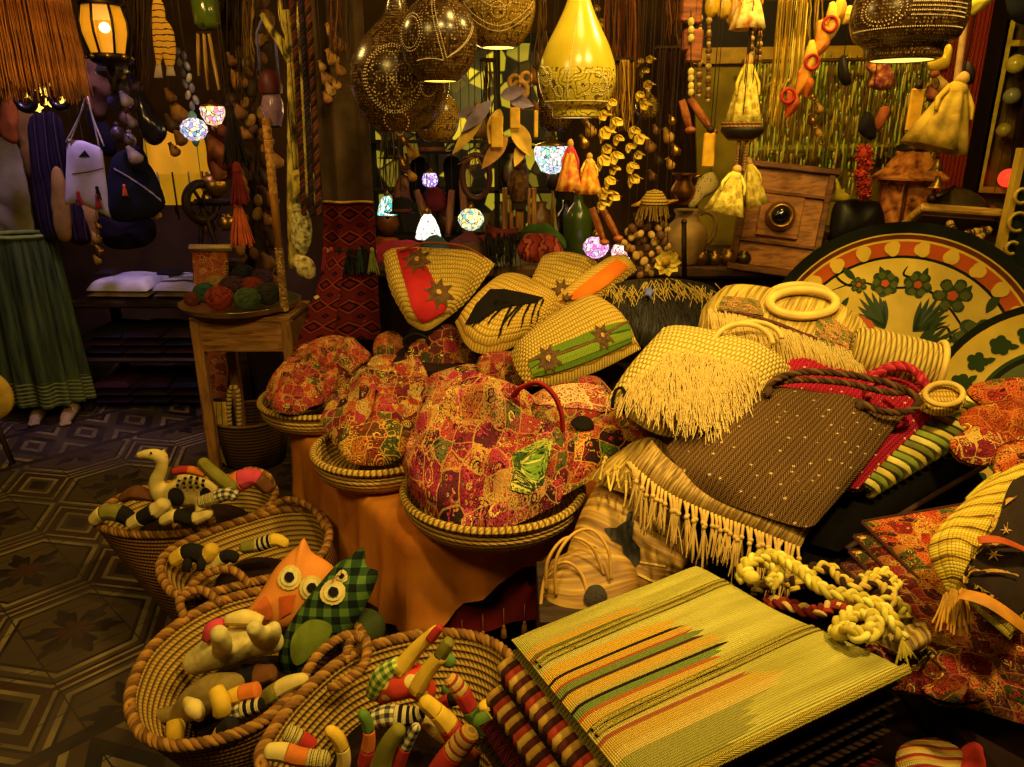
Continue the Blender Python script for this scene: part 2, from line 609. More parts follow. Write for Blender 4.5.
 def strands(s, roots, dirs, length, r=.0012, mat=None, droop=.0, seg=3, jit=.3, n=3, gravity=V((0, 0, -1))):
  for p, d in zip(roots, dirs):
   p = V(p); d = V(d).normalized()
   L = length * (1 + rnd.uniform(-jit, jit))
   dd = (d + V((rnd.uniform(-1, 1), rnd.uniform(-1, 1), rnd.uniform(-1, 1))) * .25 * jit).normalized()
   pts = [p]
   for k in range(seg):
    dd = (dd + gravity * droop + V((rnd.uniform(-1, 1), rnd.uniform(-1, 1), rnd.uniform(-1, 1))) * .22 * jit).normalized()
    pts.append(pts[-1] + dd * L / seg)
   s.tube(pts, [r, r * .8], n, mat, False)
  return s
 def build(s, name, mats, parent=None, label=None, local=False, remesh=None, bevel=None, sub=0, weld=False, smooth_it=0):
  if not isinstance(mats, (list, tuple)):
   mats = [mats]
  me = bpy.data.meshes.new(name)
  off = V((0, 0, 0))
  o = bpy.data.objects.new(name, me)
  COL.objects.link(o)
  if parent is not None:
   o.parent = parent
   if not local:
    q = parent
    while q is not None:
     off = off + V(q.location); q = q.parent
  elif not local:
   n = len(s.v)
   lo = V([min(p[i] for p in s.v) for i in range(3)]); hi = V([max(p[i] for p in s.v) for i in range(3)])
   off = V(((lo.x + hi.x) / 2, (lo.y + hi.y) / 2, lo.z))
   o.location = off
  me.from_pydata([p - off for p in s.v], [], s.f)
  me.polygons.foreach_set('material_index', s.mi)
  me.polygons.foreach_set('use_smooth', s.sm)
  ul = me.uv_layers.new(name='UVMap')
  li = [0] * len(me.loops)
  me.loops.foreach_get('vertex_index', li)
  flat = []
  for k in li:
   flat.extend(s.uv[k][:2])
  ul.data.foreach_set('uv', flat)
  for m in mats:
   me.materials.append(m)
  if weld:
   w = o.modifiers.new('weld', 'WELD'); w.merge_threshold = .0004
  if remesh:
   q = o.modifiers.new('remesh', 'REMESH'); q.mode = 'VOXEL'; q.voxel_size = remesh; q.use_smooth_shade = True
   q = o.modifiers.new('smooth', 'SMOOTH'); q.factor = .5; q.iterations = smooth_it or 4
  if bevel:
   q = o.modifiers.new('bevel', 'BEVEL'); q.width = bevel; q.segments = 2
  if sub:
   q = o.modifiers.new('sub', 'SUBSURF'); q.levels = sub; q.render_levels = sub
  if label:
   o['label'] = label
  me.update()
  return o
def tag(o, label, cat, group=None, kind=None):
 if label: o['label'] = label
 if cat: o['category'] = cat
 if group: o['group'] = group
 if kind: o['kind'] = kind
 return o
def thing(name, label, cat, loc=(0, 0, 0), group=None, rz=0.):
 o = bpy.data.objects.new(name, None)
 COL.objects.link(o)
 o.empty_display_size = .05
 o.location = V(loc)
 o.rotation_euler = (0, 0, rz)
 return tag(o, label, cat, group)
def dup(o, loc=None, rot=None, scale=None, label=None, parent=None):
 c = o.copy()
 COL.objects.link(c)
 if parent is not None: c.parent = parent
 if loc is not None: c.location = V(loc)
 if rot is not None: c.rotation_euler = rot
 if scale is not None: c.scale = (scale, scale, scale) if not isinstance(scale, (tuple, list)) else scale
 if label: c['label'] = label
 for ch in [k for k in bpy.data.objects if k.parent == o and k != c]:
  dup(ch, parent=c)
 return c
def struct(o):
 o['kind'] = 'structure'
 return o
def arc(c, r, a0, a1, n, ex=V((1, 0, 0)), ey=V((0, 0, 1))):
 return [V(c) + ex * r * math.cos(a0 + (a1 - a0) * k / (n - 1)) + ey * r * math.sin(a0 + (a1 - a0) * k / (n - 1)) for k in range(n)]
# ------------------------------------------------------------------ camera, view, lights
cam = bpy.data.cameras.new('camera')
cam.sensor_width = 36.0
cam.lens = FPX / 1024 * 36.0
cam.clip_start = .02
co = bpy.data.objects.new('camera', cam)
co.location = (0, 0, CAMZ)
co.rotation_euler = (PI / 2 - PITCH, 0, 0)
COL.objects.link(co)
sc.camera = co
sc.view_settings.view_transform = 'Standard'
sc.view_settings.look = 'None'
sc.view_settings.gamma = 1
sc.view_settings.use_curve_mapping = False
sc.view_settings.exposure = 0.12
sc.cycles.use_denoising = True
sc.cycles.max_bounces = 6
sc.cycles.sample_clamp_indirect = 4.0
w = bpy.data.worlds.new('world')
sc.world = w
w.use_nodes = True
w.node_tree.nodes['Background'].inputs[0].default_value = (1, .55, .16, 1)
w.node_tree.nodes['Background'].inputs[1].default_value = .010
WARM = (1.0, .685, .19)
def lamp(name, typ, loc, energy, color=WARM, size=.3, target=None, **k):
 l = bpy.data.lights.new(name, typ)
 l.energy = energy
 l.color = color
 if typ == 'AREA':
  l.shape = 'DISK'; l.size = size
 else:
  l.shadow_soft_size = size
 for a, b in k.items():
  setattr(l, a, b)
 o = bpy.data.objects.new(name, l)
 o.location = loc
 if target is not None:
  o.rotation_euler = (V(target) - V(loc)).to_track_quat('-Z', 'Y').to_euler()
 COL.objects.link(o)
 return o
lamp('shop_spot', 'SPOT', (1.0, .75, 2.75), 185, WARM, .09, (.62, 1.75, .8), spot_size=R(88), spot_blend=.9)
lamp('shop_spot_left', 'SPOT', (.15, .55, 2.7), 85, WARM, .10, (-.1, 2.1, .8), spot_size=R(80), spot_blend=.9)
lamp('rear_lamp', 'POINT', (.95, 2.15, 2.45), 52, (1, .68, .15), .08)
lamp('gourd_lamp', 'POINT', (.25, 1.75, 2.4), 26, (1, .64, .14), .06)
lamp('alley_led', 'SPOT', (-2.0, 3.3, 2.5), 75, (.62, .42, 1.0), .12, (-2.1, 4.15, .7), spot_size=R(62), spot_blend=.7)
lamp('alley_bulb', 'POINT', (-1.35, 2.5, 2.3), 24, (1, .60, .15), .06)
lamp('front_left_fill', 'AREA', (-1.1, .2, 2.6), 18, (1, .66, .15), .5, (-.4, 1.9, .3))  # added fill light out of view, brightens the left side of the tablecloth
lamp('back_glow', 'POINT', (-.25, 4.3, 1.75), 9, (1, .8, .14), .12)
lamp('back_glow_red', 'POINT', (-.35, 3.75, 1.55), 5, (1, .45, .2), .08)
# ------------------------------------------------------------------ room shell
def tile_mat():
 g = G('cement_tiles', .42, 0, .4)
 o = g.map(g.ob(), (1, 1, 1), (0, 0, R(43)))
 x, y, _ = g.sep(o)
 T = .50
 ax = g.math('DIVIDE', x, T)
 ay = g.math('DIVIDE', y, T)
 a = g.math('SUBTRACT', g.math('FRACT', ax), .5)
 b = g.math('SUBTRACT', g.math('FRACT', ay), .5)
 A = g.math('ABSOLUTE', a); B = g.math('ABSOLUTE', b)
 h = g.math('MAXIMUM', g.math('MULTIPLY', A, 1.04), g.math('MULTIPLY_ADD', A, .55, g.math('MULTIPLY', B, .86)))
 dk, md, lt, rd = '#1c140f', '#4f3e27', '#8f7c50', '#402416'
 col = g.ramp(h, [(0, md), (.36, dk), (.385, lt), (.42, md), (.455, dk), (.475, lt), (.50, rd), (.56, lt), (.59, md), (.63, dk)], 'CONSTANT')
 th = g.math('ARCTAN2', b, a)
 r = g.math('SQRT', g.math('MULTIPLY_ADD', a, a, g.math('MULTIPLY', b, b)))
 pet = g.math('MULTIPLY_ADD', g.math('ABSOLUTE', g.math('COSINE', g.math('MULTIPLY', th, 3))), .19, .08)
 notch = g.math('MULTIPLY_ADD', g.math('COSINE', g.math('MULTIPLY', th, 18)), .03, pet)
 f = g.math('LESS_THAN', r, notch)
 col = g.mix(f, col, dk)
 f2 = g.math('LESS_THAN', r, g.math('MULTIPLY', pet, .45))
 col = g.mix(f2, col, rd)
 br = g.math('FRACT', g.math('DIVIDE', g.math('ADD', ax, .55), 5))
 isb = g.math('LESS_THAN', br, .2)
 q = g.math('FRACT', g.math('MULTIPLY', ay, 2))
 bb = g.math('MULTIPLY', br, 5)
 dm = g.math('ADD', g.math('ABSOLUTE', g.math('SUBTRACT', q, .5)), g.math('ABSOLUTE', g.math('SUBTRACT', bb, .5)))
 bc = g.ramp(dm, [(0, rd), (.14, lt), (.24, dk), (.42, md), (.62, lt), (.72, dk), (.8, md)], 'CONSTANT')
 edge = g.math('GREATER_THAN', g.math('ABSOLUTE', g.math('SUBTRACT', bb, .5)), .40)
 bc = g.mix(edge, bc, dk)
 col = g.mix(isb, col, bc)
 jx = g.math('MINIMUM', g.math('ABSOLUTE', g.math('SUBTRACT', g.math('FRACT', g.math('MULTIPLY', ax, 2)), .5)), g.math('ABSOLUTE', g.math('SUBTRACT', g.math('FRACT', g.math('MULTIPLY', ay, 2)), .5)))
 col = g.mix(g.math('LESS_THAN', jx, .008), col, '#17110c')
 n = g.noise(g.ob(), 5, 5)
 col = g.mix(g.ramp(n, [(.35, (.75, .75, .75)), (.7, (0, 0, 0))]), col, '#3b2c1e')
 g.put(g.b.inputs['Roughness'], g.ramp(n, [(.3, (.75, .75, .75)), (.7, (.45, .45, .45))]))
 return g.done(col, g.noise(g.ob(), 90, 3), .12, .002)
def slab(name, c, d, m):
 b = MB(); b.box(c, d, ch=.002)
 return struct(b.build(name, m))
slab('floor', (0, 2.4, -.03), (7.2, 6.4, .06), tile_mat())
wall_m = plain('#4a3318', .9, var=.4, scale=4)
slab('wall_back', (-.55, 5.0, 1.4), (5.9, .08, 2.8), wall_m)
slab('wall_left', (-3.5, 2.4, 1.4), (.08, 6.0, 2.8), wall_m)
slab('wall_right', (2.75, 1.6, 1.4), (.08, 4.4, 2.8), wall_m)
slab('ceiling', (-.4, 2.4, 2.83), (6.4, 5.6, .06), plain('#241a10', .9))
slab('trim_wall_jut', (1.9, 3.78, 1.4), (1.9, .08, 2.8), plain('#6b4f1e', .9, var=.4, scale=5))
railm = wood('#5b3c1d', '#2a1809')
RAILZ = 2.56
for nm, y0 in (('trim_rail_near', 1.9), ('trim_rail_mid', 2.5), ('trim_rail_rear', 3.1), ('trim_rail_alley', 3.8)):
 b = MB(); b.box((-.2, y0, RAILZ + .02), (5.2, .05, .05))
 struct(b.build(nm, railm))
# ------------------------------------------------------------------ shared helpers for wares
FWD = V((0, cp, -sp))
def pxm(px, p):
 """metres that span px pixels at point p"""
 return px / FPX * (V(p) - V((0, 0, CAMZ))).dot(FWD)
def pts(pl, lst, off=0.):
 return [pl(q[0], q[1], off + (q[2] if len(q) > 2 else 0.)) for q in lst]
def shrink(o, target, off=.004):
 m = o.modifiers.new('shrinkwrap', 'SHRINKWRAP')
 m.target = target
 m.wrap_method = 'NEAREST_SURFACEPOINT'
 m.wrap_mode = 'ABOVE_SURFACE'
 m.offset = off
 return o
def curve(pl, lst, n, off=0., closed=False):
 return catmull(pts(pl, lst, off), n, closed)
def star(pl, c, r, k=8, inner=.5, off=0., rot=0., sq=1.):
 out = []
 for i in range(2 * k):
  a = rot + PI * i / k
  q = r if i % 2 == 0 else r * inner
  out.append((c[0] + q * math.cos(a), c[1] + q * sq * math.sin(a)))
 return pts(pl, out, off)
def bag(name, label, cat, pl, e0, e1, e2, e3, top, bot, m, group=None, part='body', **k):
 """a bag: an Empty with a puffed body; edges are curves on its own resting plane"""
 E = [catmull(pts(pl, e), 24, False) if len(e) > 2 else pts(pl, e) for e in (e0, e1, e2, e3)]
 c = (E[0][0] + E[0][-1] + E[2][0] + E[2][-1]) / 4
 t = thing(name, label, cat, c, group)
 b = MB()
 b.coons(E[0], E[1], E[2], E[3], pl.n, top, bot, **k)
 body = b.build(part, m, t)
 return t, body
def rope(p, r, n, mat, name, parent, twists=60., strands=3, seg=90):
 """twisted cord along points"""
 p = catmull(p, seg, False)
 b = MB()
 for s_ in range(strands):
  q = []
  for i, c in enumerate(p):
   tdir = (p[min(i + 1, seg - 1)] - p[max(i - 1, 0)]).normalized()
   x = tdir.orthogonal().normalized(); y = tdir.cross(x)
   a = 2 * PI * (s_ / strands + i / seg * twists / 6)
   ref = V((0.3, -.5, .8)); x = (ref - tdir * ref.dot(tdir)).normalized(); y = tdir.cross(x)
   q.append(c + (x * math.cos(a) + y * math.sin(a)) * r * .55)
  b.tube(q, r * .62, n, mat=s_ % (len(mat) if isinstance(mat, list) else 1))
 return b.build(name, mat, parent)
STRAW = straw('#dcb548', '#bb8f30', 120., 64., .005)
STRAW_PALE = straw('#e4c863', '#c4a045', 90., 60., .008)
STRAW_ROW = straw('#dcb84c', '#b89034', 100., 54., .007)
RAFF = raffia('#d8bb54', '#a78430', 150.)
RAFF_PALE = raffia('#e6c970', '#c09a45', 210.)
BLACK = plain('#120d09', .85, var=.3, spec=.15)
DARKBROWN = plain('#2b1b10', .6, var=.4)
PAL = ['#9a2c20', '#b8602a', '#6d1828', '#b03448', '#c8903a', '#4f5a28', '#2c1216', '#a8482a', '#7a2846', '#c09a54']
PAL_RED = ['#9c2c24', '#b84c2a', '#7a1a28', '#a83a3a', '#c07a34', '#4f1a16', '#9a3630', '#46481f']
PAL_DK = ['#5a1a1c', '#8a3a20', '#3a1416', '#70402a', '#9a2b36', '#3c3a1c', '#8f6a2a', '#4a1c2a']
EMB = patchwork(PAL, 24., 120., '#b8803c')
EMB_RED = patchwork(PAL_RED, 26., 130., '#b0743a', seed=3.3)
EMB_PINK = patchwork(['#b8344c', '#b86a3a', '#8a1e38', '#c89848', '#5a182c', '#a83c34', '#5f6030', '#b88a50', '#c04a60', '#2a1216'], 24., 120., '#c08a48', seed=7.1, ring=.75)
EMB_DK = patchwork(PAL_DK, 24., 120., '#b0702c', seed=5.7)
EMB_OR = patchwork(['#c8421f', '#d9652a', '#b5301f', '#e08a3a', '#8a2118', '#cf5a20', '#4d5a20', '#d9a040', '#3a1512'], 26., 120., '#b8702a', seed=9.4)
# ------------------------------------------------------------------ the low table with the orange cloth
tbl = thing('low_table', 'low wooden table hidden under an orange cloth, carrying three shallow baskets', 'table', (-.25, 2.2, 0))
TOP = [(-.27, 1.72), (.34, 1.83), (.46, 2.1), (.40, 2.36), (-.44, 2.36), (-.46, 2.66), (-.84, 2.66), (-.80, 2.52)]
b = MB(); b.prism([(x, y, .465) for x, y in TOP], (0, 0, 1), .03); b.build('table_top', wood('#6b4524', '#3a2412'), tbl)
for (x, y) in ((-.22, 1.80), (.30, 1.90), (.36, 2.28), (-.72, 2.58)):
 b = MB(); b.box((x, y, .2335), (.05, .05, .463)); b.build('leg', wood('#6b4524', '#3a2412'), tbl)
def drape(loop, z0, lens, flare, folds, amp, nv=14, seed=0.):
 """cloth lying on a table edge loop and hanging down its sides"""
 m = len(loop)
 c = sum(loop, V()) / m
 vs, fs, uv = [], [], []
 L = 0
 for j in range(nv + 3):
  for i in range(m):
   p = loop[i]
   if i and j == 0: L += (loop[i] - loop[i - 1]).length
   out = V((p - c));
   tg = loop[(i + 1) % m] - loop[i - 1]
   out = V((tg.y, -tg.x, 0)).normalized()
   if j < 3:
    q = c.lerp(p, (.02, .7, 1.)[j]) + V((0, 0, z0 + (0, 0, -.004)[j]))
   else:
    v = (j - 2) / nv
    ln = lens(i / m)
    f = math.sin(i / m * folds * 2 * PI + seed) + .5 * math.sin(i / m * folds * 3.7 * PI + 1 + seed)
    q = p + out * (.012 + flare * v + amp * f * v ** 1.2) + V((0, 0, z0 - .004 - ln * v))
   vs.append(q); uv.append((i / m * 3.2, j / nv * .5))
 for j in range(nv + 2):
  for i in range(m):
   fs.append((j * m + i, (j + 1) * m + i, (j + 1) * m + (i + 1) % m, j * m + (i + 1) % m)[::-1])
 return vs, fs, uv
loop = catmull(poly_resample([V((x, y, 0)) for x, y in TOP], 40), 160)
loop = loop  # anticlockwise from the front corner
def lens_o(u):
 d0 = min(u, 1 - u)
 if u > .5:
  return .30 + .10 * min(1, (1 - u) * 5)
 return .06 + .27 * (1 - u / .15) ** 2 if u < .15 else .06 + .07 * min(1, (u - .15) * 9)
vs, fs, uv = drape(loop, .501, lens_o, .02, 23, .016)
b = MB(); b.add(vs, fs, uv)
oc = b.build('tablecloth', cloth('#dc8a30', '#b0601a', 260.))
tag(oc, 'rust orange cloth hanging in folds under the shallow baskets', 'tablecloth')
fr = thing('fringed_cloth', 'dark red fringed cloth hanging below the orange tablecloth', 'cloth', (.02, 1.70, .2))
b = MB()
A0, A1 = V((-.275, 1.700, 0)), V((.36, 1.805, 0))
def redf(u, v):
 p = A0.lerp(A1, u)
 s_ = math.sin(u * 40) * .008 * v
 return p + V((.17, -.98, 0)) * (-.022 + .012 * v + s_ * .5) + V((0, 0, .46 - (.27 + .02 * math.sin(u * 9)) * v))
b.grid(redf, 60, 12, .62, .25); b.build('cloth_panel', cloth('#6d1519', '#3a0a0e', 260.), fr)
for i in range(11):
 u = (i + .4) / 11
 p = redf(u, .78) + V((0, -.006, 0))
 b = MB()
 b.tube([p, p + V((0, -.003, -.055))], .0012, 5)
 b.ell(p + V((0, -.003, -.058)), (.005, .005, .007), 8, 6)
 b.lathe([(.003, 0), (.007, -.012), (.010, -.036), (.002, -.042)], 8, Matrix.Translation(p + V((0, -.003, -.056))))
 b.build('tassel', plain('#8d5a28', .9), fr)
# ------------------------------------------------------------------ shallow baskets and the embroidered wares in them
BRIM = coil('#e0ba5c', '#a87c34', 70., 46., .8)
def shallow(label, px, py, rpx, zr=.585):
 p = Z(px, py, zr)
 r = pxm(rpx, p)
 t = thing('shallow_basket', label, 'basket', (p.x, p.y, .503), 'shallow baskets on the orange cloth')
 b = MB(M=Matrix.Translation((p.x, p.y, .503)))
 h = zr - .503
 b.lathe([(.001, .003), (r * .78, .002), (r * .90, .012), (r * .985, h * .5), (r * 1.0, h), (r * .955, h), (r * .93, h * .5), (r * .84, .02), (.001, .014)], 64)
 b.build('bowl', BRIM, t)
 b = MB(M=Matrix.Translation((p.x, p.y, zr)))
 q = [V((r * .985 * math.cos(2 * PI * k / 96), r * .985 * math.sin(2 * PI * k / 96), 0)) for k in range(97)]
 b.tube(q, .0115, 8, cap=False)
 b.build('rim', coil('#dcb552', '#96702a', 60., 60., 1.2), t)
 return p, r
B3 = shallow('nearest shallow straw basket, at the table corner under the red handled patchwork bag', 493, 487, 90)
B2 = shallow('middle shallow straw basket, between its two neighbours on the orange cloth', 378, 447, 64)
B1 = shallow('farthest left shallow straw basket, holding striped embroidered hats', 322, 397, 60)
def cush(name, label, cat, pl, out, top, bot, m, group=None, n=44, straight=False, hole=None, ax=None, **k):
 o = (poly_resample if straight else catmull)(pts(pl, out), n)
 b = MB()
 b.puff(o, pl.n, top, bot, **k)
 ob = b.build(name, m)
 tag(ob, label, cat, group)
 return ob
EG = 'embroidered patchwork bags and hats heaped in the shallow baskets'
pl = plane_at(316, 405, 2.43, 28, 10)
cush('embroidered_hat', 'rust embroidered hat lowest in the left basket, its dark lining showing', 'hat', pl,
 [(268, 392), (280, 370), (318, 352), (366, 360), (364, 385), (340, 402), (312, 410), (284, 409)], .06, .0, EMB_DK, EG, wr=.01)
pl = plane_at(316, 398, 2.40, 30, 10)
t1 = stripes([(0, '#a8361e'), (.12, '#d07a2a'), (.2, '#2a1a14'), (.26, '#b8402a'), (.4, '#cf8a3a'), (.48, '#6a1a20'), (.6, '#c8562a'), (.7, '#4a4a22'), (.78, '#a52c2a'), (.9, '#d69a44')], 'X', .11, wob=.05)
cush('embroidered_hat', 'striped rust and orange embroidered hat on top in the left basket', 'hat', pl,
 [(266, 392), (278, 368), (302, 348), (334, 335), (362, 346), (369, 358), (352, 372), (330, 394), (306, 410), (278, 411)], .05, .01, patchwork(PAL_RED, 34., 110., '#b0743a', seed=2.1), EG, wr=.05, wf=15)
pl = plane_at(380, 440, 2.12, 28, 5)
cush('embroidered_hat', 'dark embroidered hat lining the middle basket under the others', 'hat', pl,
 [(326, 425), (340, 398), (380, 380), (425, 395), (425, 430), (400, 452), (360, 452)], .05, .0, EMB_DK, EG, wr=.01)
pl = plane_at(370, 425, 2.15, 30, 0)
cush('embroidered_hat', 'orange and green embroidered hat folded over in the middle basket', 'hat', pl,
 [(324, 418), (336, 400), (356, 384), (384, 370), (412, 362), (428, 376), (424, 398), (405, 425), (385, 440), (366, 446), (352, 452), (335, 445)], .06, .01, patchwork(PAL, 27., 110., '#b8883c', seed=11.), EG, wr=.055, wf=14)
cush('embroidered_hat', 'small olive edged embroidered hat tucked at the front of the middle basket', 'hat', plane_at(360, 445, 2.04, 35),
 [(338, 438), (356, 425), (392, 420), (408, 438), (398, 460), (370, 466), (344, 459)], .04, .01, patchwork(['#3f4a20', '#c8702a', '#7a2a1c', '#d8a040', '#8a5a20'], 20., 80., '#d09a3c', seed=4.), EG, wr=.008, wf=20)
for nm, lb, out, Y, sl, m, th in (
 ('embroidered_pouch', 'small dark red embroidered pouch standing left behind the striped cap', [(374, 357), (376, 338), (392, 331), (404, 340), (404, 355), (392, 362)], 2.62, 55, EMB_RED, .03),
 ('embroidered_pouch', 'flat embroidered pouch lying between the left cap and the dark looped pouch', [(366, 372), (374, 357), (398, 356), (418, 368), (412, 382), (384, 384)], 2.50, 40, EMB, .03),
 ('embroidered_bag', 'dark red embroidered bag leaning below the black fringed straw bag', [(420, 368), (424, 345), (436, 328), (452, 325), (464, 340), (477, 356), (474, 372), (445, 378)], 2.45, 45, EMB_DK, .035),
 ('embroidered_bag', 'rust embroidered bag tucked under the green banded straw bag', [(478, 370), (482, 355), (505, 352), (538, 355), (545, 366), (534, 381), (505, 386)], 2.28, 35, EMB_RED, .03),
 ('embroidered_bag', 'faded pink embroidered bag with its flap folded behind the red handled bag', [(420, 398), (432, 376), (470, 366), (505, 374), (512, 392), (480, 404), (445, 408)], 2.24, 30, EMB_PINK, .04)):
 cush(nm, lb, 'bag' if 'bag' in nm else 'pouch', plane_at(out[0][0], out[0][1], Y, sl), out, th, .005, m, EG, wr=.006, wf=20)
t = thing('embroidered_pouch', 'dark embroidered pouch with an open black looped handle behind the baskets', 'pouch', P(418, 362, 2.48), EG)
pl = plane_at(418, 366, 2.48, 50)
b = MB(); b.puff(catmull(pts(pl, [(404, 366), (408, 348), (424, 338), (434, 350), (432, 366), (418, 372)]), 36), pl.n, .03, .005, wr=.006); b.build('body', EMB_DK, t)
b = MB(); b.tube(curve(pl, [(408, 350, .02), (404, 340, .05), (416, 334, .06), (428, 340, .05), (430, 352, .02)], 24), .006, 8); b.build('handle', BLACK, t)
pl = plane_at(500, 515, 1.66, 33, 2)
t, body = bag('patchwork_bag', 'large pink and orange patchwork bag with a red strap, front of the heap', 'bag', pl,
 [(402, 466), (417, 500), (452, 524), (504, 528), (560, 503)], [(560, 503), (568, 462), (562, 428)],
 [(434, 398), (452, 380), (474, 371), (512, 386), (540, 400), (562, 428)], [(402, 466), (412, 430), (434, 398)],
 .05, .01, EMB_PINK, EG, wr=.062, wf=11, nu=44, nv=36, pu=3, pv=3)
b = MB()
q = curve(pl, [(514, 396, .07), (520, 388, .10), (538, 383, .12), (553, 394, .11), (561, 412, .08), (563, 430, .03)], 26)
b.tube(q, .0125, 8, flat=.55); b.build('strap', cloth('#a5252a', '#6f1218'), t)['label'] = 'red cloth strap'
b = MB(); b.puff(pts(pl, [(514, 487), (517, 450), (540, 436), (556, 440), (552, 470), (530, 492)], .08), pl.n, .006, 0);
shrink(b.build('green_panel', patchwork(['#6a8a2a', '#3f5a22', '#9aa83a', '#2a3a18', '#b0b040'], 18., 60., '#c8c060', seed=6.), t), body)
pl = plane_at(590, 482, 1.75, 30, -6)
t, body = bag('patchwork_bag', 'square patchwork bag on the right of the basket with a pale top edge', 'bag', pl,
 [(505, 520), (542, 506), (590, 481), (654, 445)], [(654, 445), (630, 410), (603, 386)],
 [(530, 396), (560, 384), (592, 379), (603, 386)], [(505, 520), (515, 460), (530, 396)],
 .04, .01, EMB, EG, wr=.04, nu=30, nv=26)
b = MB(); b.puff(catmull(pts(pl, [(533, 398), (560, 387), (592, 383), (606, 392), (618, 404), (600, 412), (570, 410), (545, 408)], .04), 40), pl.n, .006, 0)
shrink(b.build('top_band', patchwork(['#c8855a', '#d59a68', '#b8705a', '#d8a878', '#a8503f'], 14., 60., '#e0b070', seed=8.), t), body, .003)
pl2 = plane_at(600, 440, 1.86, 30, -6)
cush('embroidered_pouch', 'green and pink embroidered pouch lying on the square patchwork bag', 'pouch', pl,
 [(556, 470), (566, 440), (590, 425), (628, 432), (640, 446), (600, 470), (575, 482)], .055, .0, patchwork(['#b03048', '#5a7a2c', '#d06a3a', '#3a1a1a', '#d8a048'], 20., 66., '#e0a848', seed=12.), EG, wr=.006)
b = MB()
b.puff(catmull(pts(pl, [(570, 424), (578, 416), (590, 418), (594, 428), (582, 430)], .058), 20), pl.n, .004, .006)
tag(b.build('black_pouch', BLACK), 'small black leather tab lying on the square patchwork bag', 'pouch')
# ------------------------------------------------------------------ straw bags on the heap behind
SG = 'straw bags heaped behind the embroidered bags'
BROWNAPP = plain('#5a3d1c', .8, var=.5, scale=60)
def flower(pl, c, r, parent, body, m=BROWNAPP, k=8, rot=.2, sq=.95, off=.05):
 b = MB(); b.puff(catmull(star(pl, c, r, k, .55, off, rot, sq), 64), pl.n, .005, 0, rings=5)
 o = shrink(b.build('flower_patch', m, parent), body, .006)
 b = MB(); b.puff(star(pl, c, r * .16, 6, .9, off), pl.n, .004, 0, rings=3)
 shrink(b.build('sequin', plain('#b8904a', .5), o), body, .010)
 return o
def band(pl, quad, parent, body, m, name='stripe_band', off=.05, lift=.004):
 a, b_, c, d = pts(pl, quad, off)
 q = MB(); q.grid(lambda u, v: (a * (1 - u) + b_ * u) * (1 - v) + (d * (1 - u) + c * u) * v, 24, 24, .2, .3)
 return shrink(q.build(name, m, parent), body, lift)
bench = thing('rear_bench', 'dark cloth covered bench under the heaped straw bags', 'bench', (.5, 2.55, 0))
def block(x0, x1, y0, y1, z0, z1, parent, name, m, tz=0.):
 b = MB(); b.box(((x0 + x1) / 2, (y0 + y1) / 2, (z0 + z1) / 2), (x1 - x0, y1 - y0, z1 - z0), ch=.012)
 return b.build(name, m, parent)
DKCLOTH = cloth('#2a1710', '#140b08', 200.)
block(-.42, 1.75, 2.38, 2.95, .06, .76, bench, 'bench_body', DKCLOTH)
block(-.40, 1.73, 2.40, 2.93, 0, .06, bench, 'plinth', DARKBROWN)
pl = plane_at(440, 328, 2.50, 44)
t, body = bag('straw_bag', 'straw bag with red band and two brown flowers, leftmost of the heap', 'bag', pl,
 [(408, 323), (426, 331), (449, 317)], [(449, 317), (470, 298), (495, 264)], [(383, 255), (393, 249), (440, 251), (480, 255), (495, 264)], [(408, 323), (390, 290), (383, 255)],
 .07, .02, STRAW_ROW, SG, pu=3.)
band(pl, [(420, 330), (452, 318), (417, 250), (396, 249)], t, body, cloth('#b5272a', '#8a151c', 240.), 'red_band')
flower(pl, (418, 264), 15, t, body); flower(pl, (439, 296), 15, t, body)
b = MB()
for off in (.02, .07):
 b.tube(curve(pl, [(400, 251, off), (425, 243, off + .03), (462, 246, off + .03), (484, 257, off)], 24), .004, 6)
b.build('handle', plain('#8a3a22', .6), t)
pl = plane_at(490, 350, 2.34, 34)
t, body = bag('straw_bag', 'straw bag with black leather fringe across its front', 'bag', pl,
 [(455, 322), (466, 345), (482, 354), (506, 350), (530, 338)], [(530, 338), (548, 324), (563, 304)], [(502, 277), (530, 282), (563, 304)], [(455, 322), (478, 297), (502, 277)],
 .075, .02, STRAW, SG)
b = MB()
b.puff(pts(pl, [(458, 320), (476, 302), (490, 288), (505, 289), (520, 292), (545, 296), (535, 302), (512, 306), (490, 312), (478, 320), (466, 322)], .08), pl.n, .006, 0, rings=6)
shrink(b.build('leather_yoke', BLACK, t), body, .006)
for (x0, y0, x1, y1) in ((545, 297, 547, 322), (538, 299, 538, 326), (531, 301, 524, 328), (524, 302, 508, 326), (512, 304, 500, 338), (520, 303, 500, 330), (494, 310, 478, 322), (486, 313, 470, 325), (503, 306, 488, 324)):
 b = MB(); b.tube(curve(pl, [(x0, y0, .085), ((x0 + x1) / 2 - 3, (y0 + y1) / 2, .09), (x1, y1, .075)], 12), [.0045, .004, .003], 6, flat=.4)
 shrink(b.build('leather_strip', BLACK, t), body, .006)
pl = plane_at(545, 300, 2.60, 40)
t, body = bag('straw_bag', 'plain yellow straw bag tucked behind the black fringed one', 'bag', pl,
 [(527, 289), (548, 306), (574, 306)], [(574, 306), (600, 264)], [(541, 258), (570, 256), (600, 264)], [(527, 289), (541, 258)], .06, .02, STRAW_ROW, SG)
flower(pl, (562, 291), 11, t, body)
pl = plane_at(580, 302, 2.52, 36)
